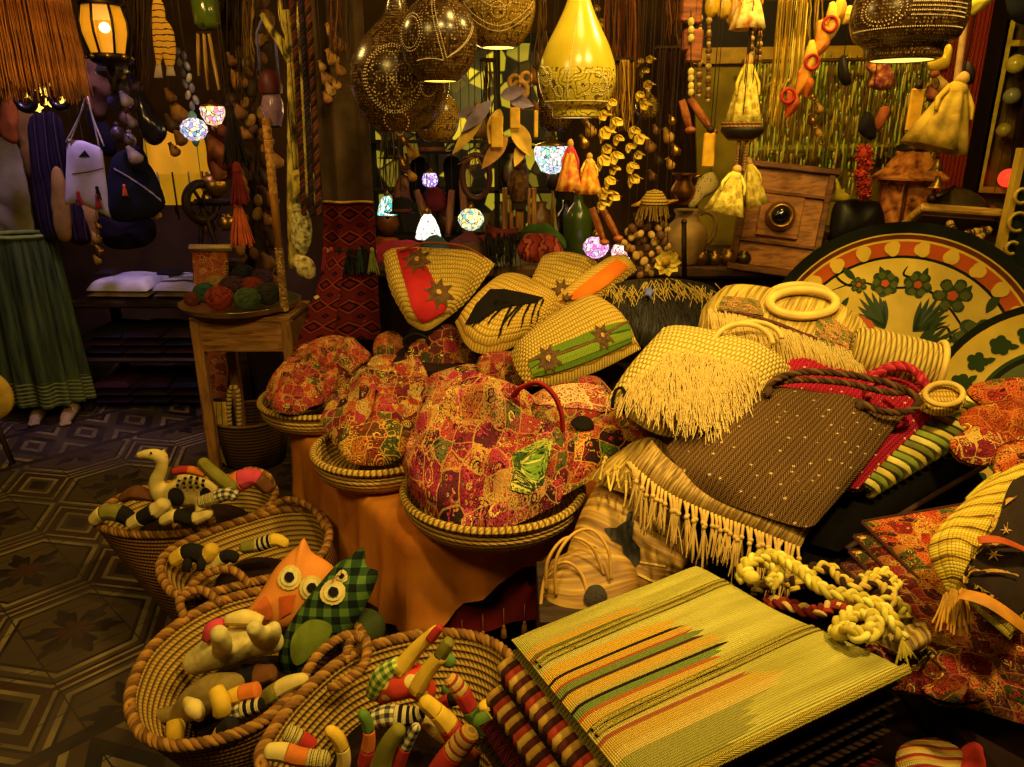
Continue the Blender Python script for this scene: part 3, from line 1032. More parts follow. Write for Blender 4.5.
t, body = bag('straw_bag', 'straw bag with broad orange band, behind the green banded one', 'bag', pl,
 [(548, 306), (572, 309), (600, 300)], [(600, 300), (637, 270)], [(612, 258), (627, 259), (637, 270)], [(548, 306), (580, 280), (612, 258)], .05, .02, STRAW, SG)
band(pl, [(556, 304), (584, 305), (633, 268), (617, 259)], t, body, cloth('#d3711c', '#b0540f', 240.), 'orange_band')
flower(pl, (566, 299), 9, t, body)
pl = plane_at(580, 378, 2.16, 30, 8)
t, body = bag('straw_bag', 'yellow straw bag with green band and brown flowers along its lower edge', 'bag', pl,
 [(527, 386), (560, 384), (600, 370), (641, 349)], [(641, 349), (622, 318), (590, 296)], [(510, 352), (548, 322), (590, 296)], [(527, 386), (516, 370), (510, 352)],
 .075, .02, STRAW_ROW, SG)
band(pl, [(533, 382), (638, 344), (628, 322), (528, 362)], t, body, stripes([(0, '#5f7a1e'), (.28, '#46601a'), (.33, '#7d9228'), (.62, '#3c5216'), (.68, '#6a8422')], 'Y', .3), 'green_band')
flower(pl, (548, 362), 13, t, body); flower(pl, (600, 341), 12, t, body)
b = MB(); b.tube(curve(pl, [(528, 360, .06), (560, 352, .085), (600, 336, .085), (629, 321, .05)], 24), .004, 6); shrink(b.build('seam_braid', plain('#6a4a20'), t), body, .006)
pl = plane_at(660, 344, 2.36, 36)
t, body = bag('straw_bag', 'black tasselled bag with dry grass edging, centre of the heap', 'bag', pl,
 [(606, 318), (640, 346), (690, 348), (714, 338)], [(714, 338), (722, 312), (716, 290)], [(612, 286), (655, 282), (690, 284), (716, 290)], [(606, 318), (606, 300), (612, 286)],
 .06, .02, raffia('#2c2416', '#120d08', 160.), SG)
b = MB()
for i in range(170):
 u = rnd.random()
 x0 = 608 + 108 * u; y0 = 285 + 4 * math.sin(u * 9) + rnd.uniform(-4, 9)
 p0 = pl(x0, y0, .05 + .02 * math.sin(PI * u))
 b.strands([p0], [V((rnd.uniform(-.5, .6), -.5, -.35)) + pl.n * .3], .05, .0016, seg=3, jit=.5, droop=.2)
b.build('grass_trim', RAFF, t)
b = MB()
for i in range(120):
 u = rnd.random()
 p0 = pl(612 + 100 * u, 296 + rnd.uniform(0, 14), .066)
 b.strands([p0], [V((rnd.uniform(-.3, .3), -.75, -.45))], .10, .0018, seg=4, jit=.3, droop=.1)
b.build('fringe', plain('#1d150c', .6), t)
b = MB(); b.puff(star(pl, (649, 292), 6, 5, .6, .085), pl.n, .008, .004); b.build('ornament', plain('#5a62a8', .5), t)['label'] = 'small blue ornament'
def ring(pl, c, rx, ry, r, off, parent, m, a0=0., a1=360., lift=0., name='ring_handle', n=40):
 q = []
 for k in range(n):
  a = R(a0 + (a1 - a0) * k / (n - 1))
  q.append(pl(c[0] + rx * math.cos(a), c[1] - ry * math.sin(a), off + lift * max(0, math.sin(a))))
 b = MB(); b.tube(q, r, 10, cap=a1 - a0 < 359)
 return b.build(name, m, parent)
WOODY = plain('#d9b65a', .45, var=.25, scale=14)
pl = plane_at(780, 372, 2.04, 30)
t, body = bag('raffia_bag', 'golden raffia bag with flowered trim and wooden ring handles', 'bag', pl,
 [(697, 334), (740, 350), (800, 366), (852, 376)], [(852, 376), (866, 358), (871, 338)], [(720, 290), (770, 300), (830, 312), (871, 338)], [(697, 334), (703, 308), (720, 290)],
 .085, .02, RAFF, SG, pv=5)
trim = patchwork(['#6a7028', '#8a7a34', '#4a5a24', '#b0863c', '#7a6a2c'], 30., 40., '#d8845a', seed=14., ring=.8)
for q in ([(714, 303), (765, 313), (760, 298), (722, 288)], [(816, 334), (858, 362), (873, 336), (820, 308)]):
 band(pl, q, t, body, trim, 'flowered_trim', .1, .006)
b = MB(); b.tube(curve(pl, [(712, 305, .085), (765, 316, .10), (816, 335, .10), (857, 364, .06)], 30), .005, 7); shrink(b.build('braid', plain('#5a2a28', .9), t), body, .006)
b = MB()
for i in range(420):
 u, v = rnd.random(), rnd.random()
 x0 = 708 + 150 * u; y0 = 306 + 46 * u ** 1.1 + v * 10
 b.strands([pl(x0, y0, .10)], [V((rnd.uniform(-.15, .15), -.8, -.42))], .13, .0016, seg=4, jit=.22, droop=.12)
b.build('fringe', RAFF_PALE, t)
ring(pl, (803, 303), 33, 13, .0135, .10, t, WOODY)
ring(pl, (800, 296), 30, 11, .012, .05, t, WOODY)
pl = plane_at(695, 438, 1.70, 30, 4)
t, body = bag('raffia_bag', 'pale fluffy raffia bag with a round ring handle beside the brown bag', 'bag', pl,
 [(608, 398), (632, 420), (668, 437), (735, 436)], [(735, 436), (770, 400), (792, 368)], [(664, 327), (715, 338), (760, 350), (792, 368)], [(608, 398), (630, 365), (664, 327)],
 .085, .02, STRAW_PALE, SG, pu=3, pv=3)
b = MB()
for i in range(1900):
 u, v = rnd.random(), rnd.random() ** .85
 A = V((612, 394)) * (1 - u) + V((735, 432)) * u
 C = V((660, 334)) * (1 - u) + V((775, 362)) * u
 q = A * (1 - v) + C * v
 e = min(1., 4 * u * (1 - u) + .35) * min(1, 4 * v * (1 - v) + .4)
 p0 = pl(q.x, q.y, .008 + .088 * math.sqrt(max(.02, (1 - abs(2 * u - 1) ** 3) * (1 - abs(2 * (.12 + .76 * v) - 1) ** 3))))
 b.strands([p0], [V((rnd.uniform(-.5, .1), -.8, -.35)) + pl.n * .12], .06, .0013, seg=3, jit=.35, droop=.15)
b.build('pile_fringe', raffia('#e9cd7c', '#d0ab58', 160.), t)
ring(pl, (743, 346), 30, 22, .0075, .065, t, WOODY, 5, 178, .02)
ring(pl, (752, 340), 30, 18, .0075, .02, t, WOODY, 5, 178, .02)
b = MB(); b.tube(curve(pl, [(612, 408, .02), (615, 392, .05), (622, 388, .06), (627, 402, .05), (624, 414, .03)], 16), .009, 8, flat=.5); b.build('leather_tab', BLACK, t)
p = P(893, 360, 1.98)
t = thing('coiled_bag', 'round yellow coiled basket bag lying on its side before the painted platter', 'bag', p, SG)
r = pxm(27, p)
b = MB(M=place(p, R(-18), 0, R(98)))
w_ = pxm(40, p)
b.lathe([(.001, -w_), (r * .8, -w_), (r * .96, -w_ * .9), (r * 1.0, -w_ * .4), (r * .98, w_ * .4), (r * .92, w_ * .9), (r * .84, w_), (r * .80, w_ * .9), (r * .82, -w_ * .8), (.001, -w_ * .85)], 40)
b.build('body', coil('#dcc060', '#b8923a', 74., 16., .6), t)
b = MB(M=place(p, R(-18), 0, R(98)))
b.tube([V((r * .98 * math.cos(2 * PI * k / 40), r * .98 * math.sin(2 * PI * k / 40), w_ * 1.0)) for k in range(41)], .009, 8, cap=False)
b.build('rim', WOODY, t)
pl = plane_at(940, 398, 1.78, 30)
t = thing('ring_handled_bag', 'yellow ring handles of a bag tucked behind the pink woven bag', 'bag', pl(945, 395), SG)
b = MB(); b.puff(catmull(pts(pl, [(915, 400), (930, 385), (955, 388), (966, 402), (950, 415), (925, 412)]), 30), pl.n, .02, .02); b.build('body', STRAW, t)
ring(pl, (944, 394), 19, 11, .007, .035, t, WOODY)
# ------------------------------------------------------------------ woven cotton bags on the right
WG = 'woven cotton bags piled on the right'
plb = plane_at(812, 527, 1.44, 27, 4)
BROWNW = knit('#8c683c', '#583e20', 200., '#d8bc88')
t, body = bag('woven_bag', 'dark brown woven tote bag with pale flecks and twisted cord handles', 'bag', plb,
 [(666, 447), (684, 476), (712, 497), (756, 514), (800, 527), (815, 525)], [(815, 525), (850, 485), (885, 440), (907, 412)],
 [(748, 380), (800, 393), (860, 406), (907, 416)], [(666, 447), (700, 415), (748, 380)], .038, .004, BROWNW, WG, wr=.030, wf=8, pu=3.5, pv=4, nu=36, nv=28)
BR2 = [plain('#4a3018', .9), plain('#6a4826', .9), plain('#3a2412', .9)]
rope(pts(plb, [(766, 392, .04), (775, 380, .055), (805, 372, .06), (850, 375, .07), (890, 384, .075), (917, 398, .06), (912, 410, .05), (885, 412, .05), (862, 404, .05)]), .0085, 7, BR2, 'cord_handle', t)
rope(pts(plb, [(772, 384, .03), (800, 380, .05), (845, 383, .06), (885, 392, .065), (906, 392, .06), (893, 384, .05)]), .0075, 7, BR2, 'cord_handle', t)
for c in ((768, 392), (860, 405)):
 b = MB(); b.puff(star(plb, c, 6, 7, .7, .045), plb.n, .012, .006); b.build('cord_knot', BR2[0], t)
plp = Pl((0, 0, 0), R(27), 0, R(4)) if False else plane_at(812, 527, 1.44, 27, 4); plp.o = plp.o - plp.n * .040
t, body = bag('woven_bag', 'pinkish red woven tote bag with white flecks under the brown one', 'bag', plp,
 [(720, 450), (790, 478), (858, 489)], [(858, 489), (896, 450), (954, 398)], [(790, 355), (850, 366), (908, 381), (954, 398)], [(720, 450), (760, 400), (790, 355)],
 .026, .012, knit('#d8304a', '#a01a30', 190., '#f0d0a8'), WG, wr=.008, nu=30, nv=24)
PK = [plain('#b02034', .9), plain('#8a1626', .9), plain('#c83a48', .9)]
rope(pts(plp, [(868, 398, .04), (872, 380, .06), (890, 368, .075), (912, 370, .075), (924, 384, .06), (938, 400, .04)]), .009, 7, PK, 'cord_handle', t)
rope(pts(plp, [(862, 388, .03), (876, 372, .05), (900, 364, .06), (920, 374, .05), (930, 392, .03)]), .008, 7, PK, 'cord_handle', t)
ply = plane_at(812, 527, 1.44, 27, 4); ply.o = ply.o - ply.n * .085
YARN = stripes([(0, '#d3c05a'), (.16, '#5a6a22'), (.3, '#b0b040'), (.42, '#2f3414'), (.5, '#cdb84e'), (.68, '#7a8a2a'), (.82, '#e0d080')], 'X', .10, wob=.06, rib=160)
t, body = bag('woven_bag', 'yellow and green thick yarn bag under the pink one', 'bag', ply,
 [(800, 478), (850, 492), (884, 488)], [(884, 488), (935, 450), (999, 410)], [(930, 392), (968, 398), (999, 410)], [(800, 478), (870, 430), (930, 392)],
 .025, .012, YARN, WG, wr=.006, nu=26, nv=22)
for i in range(17):
 u = (i + .5) / 17
 q0 = V((868, 490)).lerp(V((1000, 412)), u);
 m = (plain('#d5c264', .9), plain('#7f8b30', .9), plain('#c8b048', .9), plain('#6a6a28', .9))[i % 4]
 b = MB(); b.tube(curve(ply, [(q0.x - 44, q0.y - 20, .030), (q0.x - 7, q0.y - 7, .036), (q0.x + 5, q0.y + 3, .012), (q0.x - 4, q0.y + 9, -.015)], 12), [.007, .0105, .0105, .008], 8)
 b.build('yarn_loop', m, t)
for i, (dy, lb) in enumerate(((0, 'black leather bag lying directly under the striped yarn bag'), (26, 'dark brown leather bag lowest in the pile under the yarn bag'))):
 pld = plane_at(812, 527, 1.44, 27, 4); pld.o = pld.o - pld.n * (.14 + .05 * i)
 t, body = bag('leather_bag', lb, 'bag', pld,
  [(700, 500 + dy), (770, 530 + dy), (838, 552 + dy)], [(838, 552 + dy), (910, 505 + dy), (990, 462 + dy)], [(880, 420), (940, 430), (990, 462 + dy)], [(700, 500 + dy), (790, 450), (880, 420)],
  .03, .025, plain(('#0b0705', '#120b07')[i], .9, var=.4, spec=.1), 'leather bags under the woven bags', wr=.006)
 b = MB(); b.tube(curve(pld, [(846, 549 + dy, .005), (912, 508 + dy, .006), (985, 466 + dy, .005)], 20), .007, 7); b.build('welt', plain('#3d2616', .6), t)
sup = thing('side_table', 'dark cloth draped side table under the woven bags', 'table', (.95, 1.55, 0))
block(.50, 1.30, 1.62, 2.34, .05, .56, sup, 'table_body', DKCLOTH)
block(.52, 1.28, 1.64, 2.32, 0, .05, sup, 'plinth', DARKBROWN)
pls = plane_at(740, 530, 1.47, 34, 4)
t, body = bag('fringed_shawl', 'cream knotted fringe shawl spilling out below the brown woven bag', 'shawl', pls,
 [(632, 462), (664, 492), (705, 512), (752, 530), (800, 548)], [(800, 548), (812, 526)], [(652, 440), (680, 470), (730, 500), (812, 526)], [(632, 462), (652, 440)], .03, .01, raffia('#d0ac5c', '#8f6a2c', 200.), nu=40, nv=6)
CREAM = plain('#cfa95a', .9, var=.3)
for i in range(46):
 u = (i + .5) / 46
 E = catmull([V((630, 462, 0)), V((664, 490, 0)), V((705, 510, 0)), V((752, 528, 0)), V((802, 548, 0))], 47, False)
 e = E[i]
 p0 = pls(e.x, e.y, .025)
 b = MB()
 L = rnd.uniform(.075, .115)
 d = V((rnd.uniform(-.35, .15), -.55, -.75)).normalized()
 k1 = p0 + d * L * .35 + V((rnd.uniform(-.006, .006), 0, 0)); k2 = p0 + (d + V((0, .1, -.25))) * L
 b.tube(catmull([p0, k1, k2], 8, False), [.0035, .0032, .0018], 6)
 b.ell(k1, .0062, 7, 5)
 for s_ in range(4):
  b.strands([k1], [d + V((rnd.uniform(-.3, .3), 0, -.3))], L * .7, .0014, seg=3, jit=.4, droop=.2)
 b.build('tassel', CREAM, t)
pls2 = plane_at(650, 460, 1.72, 30, 4)
t, body = bag('macrame_shawl', 'yellow macrame shawl between the patchwork bag and the fringed shawl', 'shawl', pls2,
 [(588, 478), (620, 492), (660, 500)], [(660, 500), (676, 472), (668, 448)], [(640, 440), (655, 440), (668, 448)], [(588, 478), (612, 456), (640, 440)], .03, .01, raffia('#d6b450', '#94701f', 160.), wr=.012, wf=25)
for i in range(20):
 u = rnd.random(); b = MB()
 p0 = pls2(600 + 60 * u, 466 + 20 * u + rnd.uniform(-12, 8), .035)
 b.strands([p0], [V((rnd.uniform(-.4, .4), -.7, -.4))], .06, .003, seg=4, jit=.4, n=5); b.ell(p0, .006, 7, 5); b.build('tassel', plain('#d2b050', .9, var=.3), t)
LEAF = raffia('#cfa548', '#93692a', 60., 'X')
pla = plane_at(640, 592, 1.52, 42, 10)
t, body = bag('palm_leaf_bag', 'palm leaf bag with a dark leather cut-out patch, behind the folded stack', 'bag', pla,
 [(566, 556), (590, 580), (630, 600), (660, 590)], [(660, 590), (690, 562), (698, 536)], [(600, 478), (640, 492), (675, 512), (698, 536)], [(566, 556), (580, 515), (600, 478)], .055, .015, LEAF, nu=30, nv=26, wr=.008)
b = MB(); b.puff(pts(pla, [(604, 528), (616, 528), (626, 521), (628, 512), (633, 511), (634, 524), (632, 538), (640, 548), (640, 562), (632, 570), (624, 556), (622, 545), (612, 540)], .06), pla.n, .005, 0, rings=6)
shrink(b.build('leather_patch', plain('#1c140c', .6), t), body, .005)
for q in ([(628, 500), (660, 520), (690, 546)], [(606, 560), (640, 575), (664, 586)], [(586, 540), (622, 558), (668, 566)]):
 b = MB(); b.tube(curve(pla, [(x, y, .06) for x, y in q], 20), .003, 6); shrink(b.build('leaf_ridge', plain('#dcb658', .7), t), body, .004)
plc = plane_at(590, 612, 1.44, 42, 6)
t, body = bag('palm_leaf_bag', 'palm leaf bag with thin looped leather handles left of the folded stack', 'bag', plc,
 [(546, 612), (580, 630), (622, 612), (640, 596)], [(640, 596), (638, 575), (625, 558)], [(552, 560), (580, 548), (610, 550), (625, 558)], [(546, 612), (542, 588), (552, 560)], .05, .015, LEAF, wr=.008)
HAND = plain('#c99a45', .5)
for q in ([(556, 596, .04), (556, 560, .09), (572, 535, .10), (592, 530, .10), (608, 550, .09), (611, 580, .06)], [(546, 590, .03), (548, 560, .08), (566, 538, .09), (590, 545, .09), (604, 575, .05)], [(540, 610, .02), (546, 575, .05), (565, 562, .07), (582, 575, .06), (588, 600, .05)]):
 b = MB(); b.tube(curve(plc, q, 36), .0038, 7); b.build('loop_handle', HAND, t)
b = MB(); b.puff(catmull(pts(plc, [(584, 602), (588, 588), (600, 586), (607, 598), (598, 608)], .052), 24), plc.n, .006, 0); shrink(b.build('leather_patch', plain('#2a1d10', .6), t), body, .005)
pl = plane_at(575, 620, 1.60, 20)
cush('dark_cushion', 'dark cushion in the shadow under the palm leaf bags', 'cushion', plane_at(590, 640, 1.50, 25),
 [(540, 640), (545, 600), (600, 590), (660, 585), (680, 600), (640, 640), (590, 660)], .05, .05, DKCLOTH) if False else None
# ------------------------------------------------------------------ the folded stack at the front
ZS = .68
Lf, Bk, Rt, Fr = Z(511, 634, ZS), Z(697, 561, ZS), Z(908, 664, ZS), Z(640, 792, ZS)
def stack_mat():
 g = G('striped_cotton', .92, 0, .1)
 v = g.uv()
 x, y, _ = g.sep(v)      # x across the stripes 0..W, y along them
 W = max((Fr - Lf).length, (Rt - Bk).length); H = max((Bk - Lf).length, (Rt - Fr).length)
 f = g.math('DIVIDE', x, W); a = g.math('DIVIDE', y, H)
 base = '#a8a04a'
 st = [(0, '#c4b850'), (.11, '#c4ae50'), (.14, '#d8a83a'), (.175, '#6f7030'), (.19, '#a5452c'), (.205, '#b0a850'), (.25, '#d0c068'), (.285, '#e0b03a'), (.345, '#1c150e'), (.36, '#dca83c'), (.395, '#b8542c'), (.41, '#7d8c40'), (.445, '#4a2a20'), (.46, '#dcae40'), (.505, '#c9b050'), (.53, '#1c150e'), (.545, '#7f9046'), (.58, '#c06a30'), (.60, '#dcb048'), (.645, '#5a5a2a'), (.66, '#d6c060'), (.72, '#b0603a'), (.74, '#d8b048'), (.80, '#e0c060'), (.84, '#aaa24c')]
 col = g.ramp(f, st, 'CONSTANT')
 idx = g.math('FLOOR', g.math('MULTIPLY', f, 34))
 n = g.white(g.comb(idx, 3.0, 0.0))
 env = g.sep(g.ramp(f, [(0, (0, 0, 0)), (.09, (.0, 0, 0)), (.12, (.46, .46, .46)), (.20, (.50, .5, .5)), (.25, (.30, .3, .3)), (.30, (.52, .52, .52)), (.36, (.58, .58, .58)), (.46, (.60, .6, .6)), (.54, (.66, .66, .66)), (.62, (.50, .5, .5)), (.72, (.56, .56, .56)), (.80, (.62, .62, .62)), (.9, (.4, .4, .4)), (1., (.3, .3, .3))]))[0]
 ph = g.math('ABSOLUTE', g.math('SUBTRACT', g.math('FRACT', g.math('MULTIPLY', f, 34)), .5))
 lim = g.math('SUBTRACT', g.math('MULTIPLY_ADD', n, .10, env), g.math('MULTIPLY', ph, .10))
 m = g.math('GREATER_THAN', a, lim)
 nz = g.noise(g.map(v, (30, 2, 1)), 1.0, 3)
 bs = g.ramp(nz, [(.35, '#b5a844'), (.65, '#e2d668')])
 col = g.mix(m, col, bs)
 rb = g.math('ABSOLUTE', g.math('SINE', g.math('MULTIPLY', x, 235 * PI)))
 wv = g.math('ABSOLUTE', g.math('SINE', g.math('MULTIPLY', y, 330 * PI)))
 h = g.math('MULTIPLY', g.math('POWER', rb, .5), g.math('POWER', wv, .5))
 col = g.mix(g.ramp(h, [(.08, (.55, .55, .55)), (.5, (0, 0, 0))]), col, '#5a5018')
 return g.done(col, h, .8, .004)
FG = 'woven cotton bags in the folded stack at the front'
EDGE = stripes([(0, '#8f6a2c'), (.14, '#35180f'), (.26, '#a83a24'), (.40, '#c79a3c'), (.52, '#2a120c'), (.64, '#7d3a1c'), (.78, '#b58a3a'), (.9, '#4a1c14')], 'X', .034)
DARKW = knit('#3a2416', '#1c0f0a', 120.)
def sheet(z, ex, m, name, label, th=.016, dz=0., top=None, shift=V((0, 0, 0))):
 c = (Lf + Bk + Rt + Fr) / 4
 q = [c + (p - c) * ex + shift for p in (Lf, Fr, Rt, Bk)]
 for p in q: p.z = z
 t = thing(name, label, 'bag', (c.x, c.y, z - th), FG)
 def sag(e, k):   # slightly curved hems
  a, b_ = e
  mid = a.lerp(b_, .5)
  return catmull([a, a.lerp(b_, .3) + k * .6, mid + k, a.lerp(b_, .75) + k * .5, b_], 30, False)
 inw = (c - (q[3] + q[2]) / 2).normalized()
 b = MB()
 b.coons(sag((q[0], q[1]), V()), sag((q[1], q[2]), V()), sag((q[3], q[2]), inw * .018), sag((q[0], q[3]), V()), V((0, 0, 1)), th, th * .8, nu=50, nv=40, pu=14, pv=12, wr=.003, wf=6)
 body = b.build('body', m, t)
 return t, body, q
t, body, q = sheet(ZS - .012, 1., stack_mat(), 'folded_bag', 'lime yellow striped cotton bag with braided handles, topmost of the folded stack')
WELT = knit('#d8c458', '#a89030', 300.)
for u in (.21, .66):
 a = q[0].lerp(q[1], u + .02); e = q[3].lerp(q[2], u)
 for d in (-.006, .006):
  b = MB(); dd = (q[1] - q[0]).normalized() * d
  b.tube([a.lerp(e, k / 20) + dd + V((0, 0, .016)) for k in range(21)], .0042, 6); shrink(b.build('handle_welt', WELT, t), body, .003)
b = MB(); b.tube([q[1].lerp(q[2], k / 30) + V((0, 0, .002)) for k in range(31)], .009, 8); b.build('hem', WELT, t)
LIME = [plain('#c9b64a', .9, var=.3), plain('#b8a238', .9, var=.3), plain('#d8c860', .9, var=.3)]
plz = Pl((0, 0, ZS + .012), 0)
def braid(parent, lst, r=.0095, m=LIME, name='braided_handle', pl=plz):
 p = catmull(pts(pl, lst), 110, False)
 b = MB()
 L = sum((p[i + 1] - p[i]).length for i in range(109))
 for s_ in range(3):
  qs = []
  for i, c in enumerate(p):
   td = (p[min(i + 1, 109)] - p[max(i - 1, 0)]).normalized()
   ref = V((0.2, -.4, .9)); x = (ref - td * ref.dot(td)).normalized(); y = td.cross(x)
   a = 2 * PI * (i / 109 * L / .055) + s_ * 2 * PI / 3
   qs.append(c + y * math.sin(a) * r * .95 + x * math.sin(2 * a) * r * .5)
  b.tube(qs, r * .62, 7, mat=s_)
 return b.build(name, m, parent)
braid(t, [(742, 579, .0), (744, 570, .02), (757, 558, .03), (776, 556, .035), (800, 570, .035), (825, 590, .035), (855, 597, .03), (880, 606, .025), (893, 622, .015), (902, 640, -.01)])
braid(t, [(836, 636, .0), (842, 622, .02), (858, 612, .025), (874, 618, .03), (872, 632, .03), (856, 634, .03), (846, 626, .03)], .010)
braid(t, [(744, 572, .0), (748, 562, .01), (766, 562, .02), (778, 572, .015), (770, 585, .01)], .009)
b = MB(); b.ell(plz(751, 577, .012), (.016, .014, .013)); b.ell(plz(840, 633, .012), (.017, .015, .014)); b.build('handle_knot', LIME[0], t)
b = MB()
b.strands([plz(902, 640, -.005)] * 14, [V((rnd.uniform(-.3, .6), -.4, -.6)) for _ in range(14)], .035, .002, seg=3, n=5); b.build('handle_tuft', LIME[1], t)
lower = [(.024, 1.0, knit('#a89a44', '#5f5420', 260.), 'second bag of the folded stack, lime yellow, just under the topmost'),
  (.055, 1.02, EDGE, 'red brown and cream striped bag, third from the top of the folded stack'),
  (.085, 1.02, DARKW, 'dark brown bag, fourth from the top of the folded stack'),
  (.115, 1.035, EDGE, 'red brown and cream striped bag, fifth from the top of the folded stack'),
  (.145, 1.03, DARKW, 'dark brown bag, sixth from the top of the folded stack'),
  (.175, 1.06, knit('#5a1418', '#30090c', 120.), 'wine red bag, seventh from the top of the folded stack'),
  (.205, 1.05, DARKW, 'dark brown bag at the bottom of the folded stack')]
for i, (dz, ex, m, lb) in enumerate(lower):
 sh = V((-.008 * i, -.003 * i, 0))
 t, body, q = sheet(ZS - .012 - dz, ex, DARKW if m is EDGE else m, 'folded_bag', lb, .019, shift=sh)
 if m is EDGE:
  for k in range(26):
   c0 = q[0].lerp(q[1], (k + .5) / 26)
   mm = (plain('#b58a38', .9), plain('#3a150d', .9), plain('#9c3420', .9), plain('#c8a048', .9), plain('#52201a', .9))[k % 5]
   b = MB(); ou = (q[0] - q[3]).normalized()
   b.tube(catmull([c0 - ou * .05 + V((0, 0, .014)), c0 - ou * .012 + V((0, 0, .012)), c0 + ou * .010, c0 - ou * .012 - V((0, 0, .012)), c0 - ou * .05 - V((0, 0, .013))], 12, False), .0088, 7)
   b.build('yarn_fold', mm, t)
FC = [plain('#8a7430', .9), plain('#a08a3c', .9), plain('#5a3418', .9)]
def cordbag(label, lst, m, r=.009, z=.0):
 c = sum(pts(plz, lst), V()) / len(lst)
 t = thing('braided_cord', label, 'cord', c, 'braided cords behind the folded stack')
 braid(t, [(x, y, (k[0] if k else 0) + z) for x, y, *k in lst], r, m, 'braid')
cordbag('two coloured yellow and brown braided cord looping behind the stack', [(790, 590, -.03), (805, 572, -.01), (830, 568, 0), (850, 585, 0), (880, 582, .0), (890, 600, -.01), (865, 606, -.02)], [plain('#c4ac44', .9), plain('#2c160d', .9), plain('#b89a3a', .9)])
cordbag('red and cream braided cord lying against the stack', [(765, 600, -.04), (790, 605, -.03), (815, 612, -.03), (840, 604, -.03), (850, 615, -.03)], [plain('#8a2a20', .9), plain('#c9a458', .9), plain('#6a1a18', .9)])
cordbag('dark plaited cord half hidden between the stack and the shawl', [(752, 590, -.05), (780, 580, -.04), (815, 585, -.04), (838, 596, -.05)], FC)
cordbag('yellow braided cord end near the red folded textiles', [(862, 580, -.02), (885, 572, -.01), (897, 580, -.02), (888, 594, -.02), (905, 610, -.03), (900, 628, -.05)], LIME, .008)
ft = thing('front_table', 'dark low table carrying the folded stack of woven bags', 'table', (.45, 1.12, 0))
block(-.02, .78, .55, 1.32, .05, .445, ft, 'table_body', DKCLOTH)
block(.0, .76, .57, 1.30, 0, .05, ft, 'plinth', DARKBROWN)
# ------------------------------------------------------------------ floor baskets
BASK = coil('#9a6a30', '#5f3b15', 66., 95., .6)
BASK_IN = coil('#cda54a', '#9a7430', 52., 85., .6)
ROPEM = [plain('#8f6128', .9, var=.4), plain('#6a441b', .9, var=.4), plain('#a3752f', .9, var=.4)]
FB = 'palm baskets of stuffed toys on the floor'
def floor_basket(label, rim, zr, base_c, base_r, group=FB, lift=None):
 o = [Z(x, y, zr + (l[0] if l else 0)) for x, y, *l in rim]
 o = catmull(o, 72)
 c = sum(o, V()) / 72
 bc = V((base_c[0], base_c[1], 0))
 t = thing('palm_basket', label, 'basket', (bc.x, bc.y, 0), group)
 ang = [math.atan2((p - c).y, (p - c).x) for p in o]
 def ring(v, s=1., z=None):
  out = []
  for p, a in zip(o, ang):
   q = bc + V((base_r * math.cos(a), base_r * math.sin(a), .004))
   w = v ** .8
   m = q.lerp(p, w)
   m.z = q.z + (p.z - q.z) * v
   ctr = bc.lerp(c, w); ctr.z = m.z
   out.append(ctr + (m - ctr) * s)
  return out
 b = MB()
 L = 2 * PI * .25
 R_ = [ring(k / 10) for k in range(11)]
 b.grid(lambda u, v: R_[int(v * 10 + .5)][int(u * 72 + .5) % 72], 72, 10, L, .42)
 b.poly(R_[0][::-1])
 b.build('body', BASK, t)
 b = MB()
 Q_ = [ring(max(k / 10, .05), .95) for k in range(11)]
 b.grid(lambda u, v: Q_[int(v * 10 + .5)][int(u * 72 + .5) % 72], 72, 10, L, .42, flip=True)
 b.poly(Q_[0])
 b.build('lining', BASK_IN, t)
 rp = [a.lerp(d, .5) + V((0, 0, .004)) for a, d in zip(R_[10], Q_[10])]
 rope(rp + [rp[0]], .0115, 8, ROPEM, 'rope_rim', t, twists=230, seg=420)
 return t, o, c
def rope_handle(t, lst, zs):
 rope([Z(x, y, z) for (x, y), z in zip(lst, zs)], .0105, 8, ROPEM, 'rope_handle', t, twists=60, seg=80)
A_, oA, cA = floor_basket('palm basket at the back with the cream camel toy', [(94, 522), (112, 502), (150, 488), (200, 480), (250, 478), (276, 488), (272, 506), (245, 522), (200, 533), (150, 537), (110, 533)], .33, (-.96, 2.16), .185)
rope_handle(A_, [(180, 533), (172, 512), (185, 497), (205, 500), (214, 530)], (.33, .36, .42, .40, .33))
rope_handle(A_, [(236, 480), (248, 470), (268, 476), (274, 492)], (.33, .40, .41, .33))
B_, oB, cB = floor_basket('smaller palm basket with a black and yellow toy, between its neighbours', [(158, 574), (166, 554), (200, 536), (245, 520), (285, 510), (318, 512), (331, 532), (322, 558), (290, 575), (250, 585), (210, 595), (175, 598)], .335, (-.62, 1.93), .12)
rope_handle(B_, [(262, 516), (285, 500), (312, 508), (326, 530)], (.335, .37, .37, .335))
rope_handle(B_, [(180, 598), (205, 575), (232, 570), (250, 586)], (.335, .37, .38, .335))
C_, oC, cC = floor_basket('oval palm basket holding the two owls, lower left', [(127, 712), (130, 685), (148, 650), (185, 619), (230, 598), (285, 588), (335, 598), (365, 636), (358, 655), (325, 678), (292, 700), (258, 728), (212, 745), (168, 750), (138, 737)], .33, (-.52, 1.50), .17)
rope_handle(C_, [(296, 692), (318, 655), (345, 636), (366, 640), (356, 665)], (.33, .36, .38, .37, .33))
rope_handle(C_, [(186, 622), (180, 600), (200, 590), (222, 604)], (.33, .37, .37, .33))
D_, oD, cD = floor_basket('palm basket full of dangling toy limbs, nearest the camera', [(258, 770), (268, 735), (300, 695), (350, 655), (415, 635), (471, 635), (509, 653), (523, 688), (516, 740), (472, 798), (395, 822), (310, 815)], .36, (-.20, 1.20), .165)
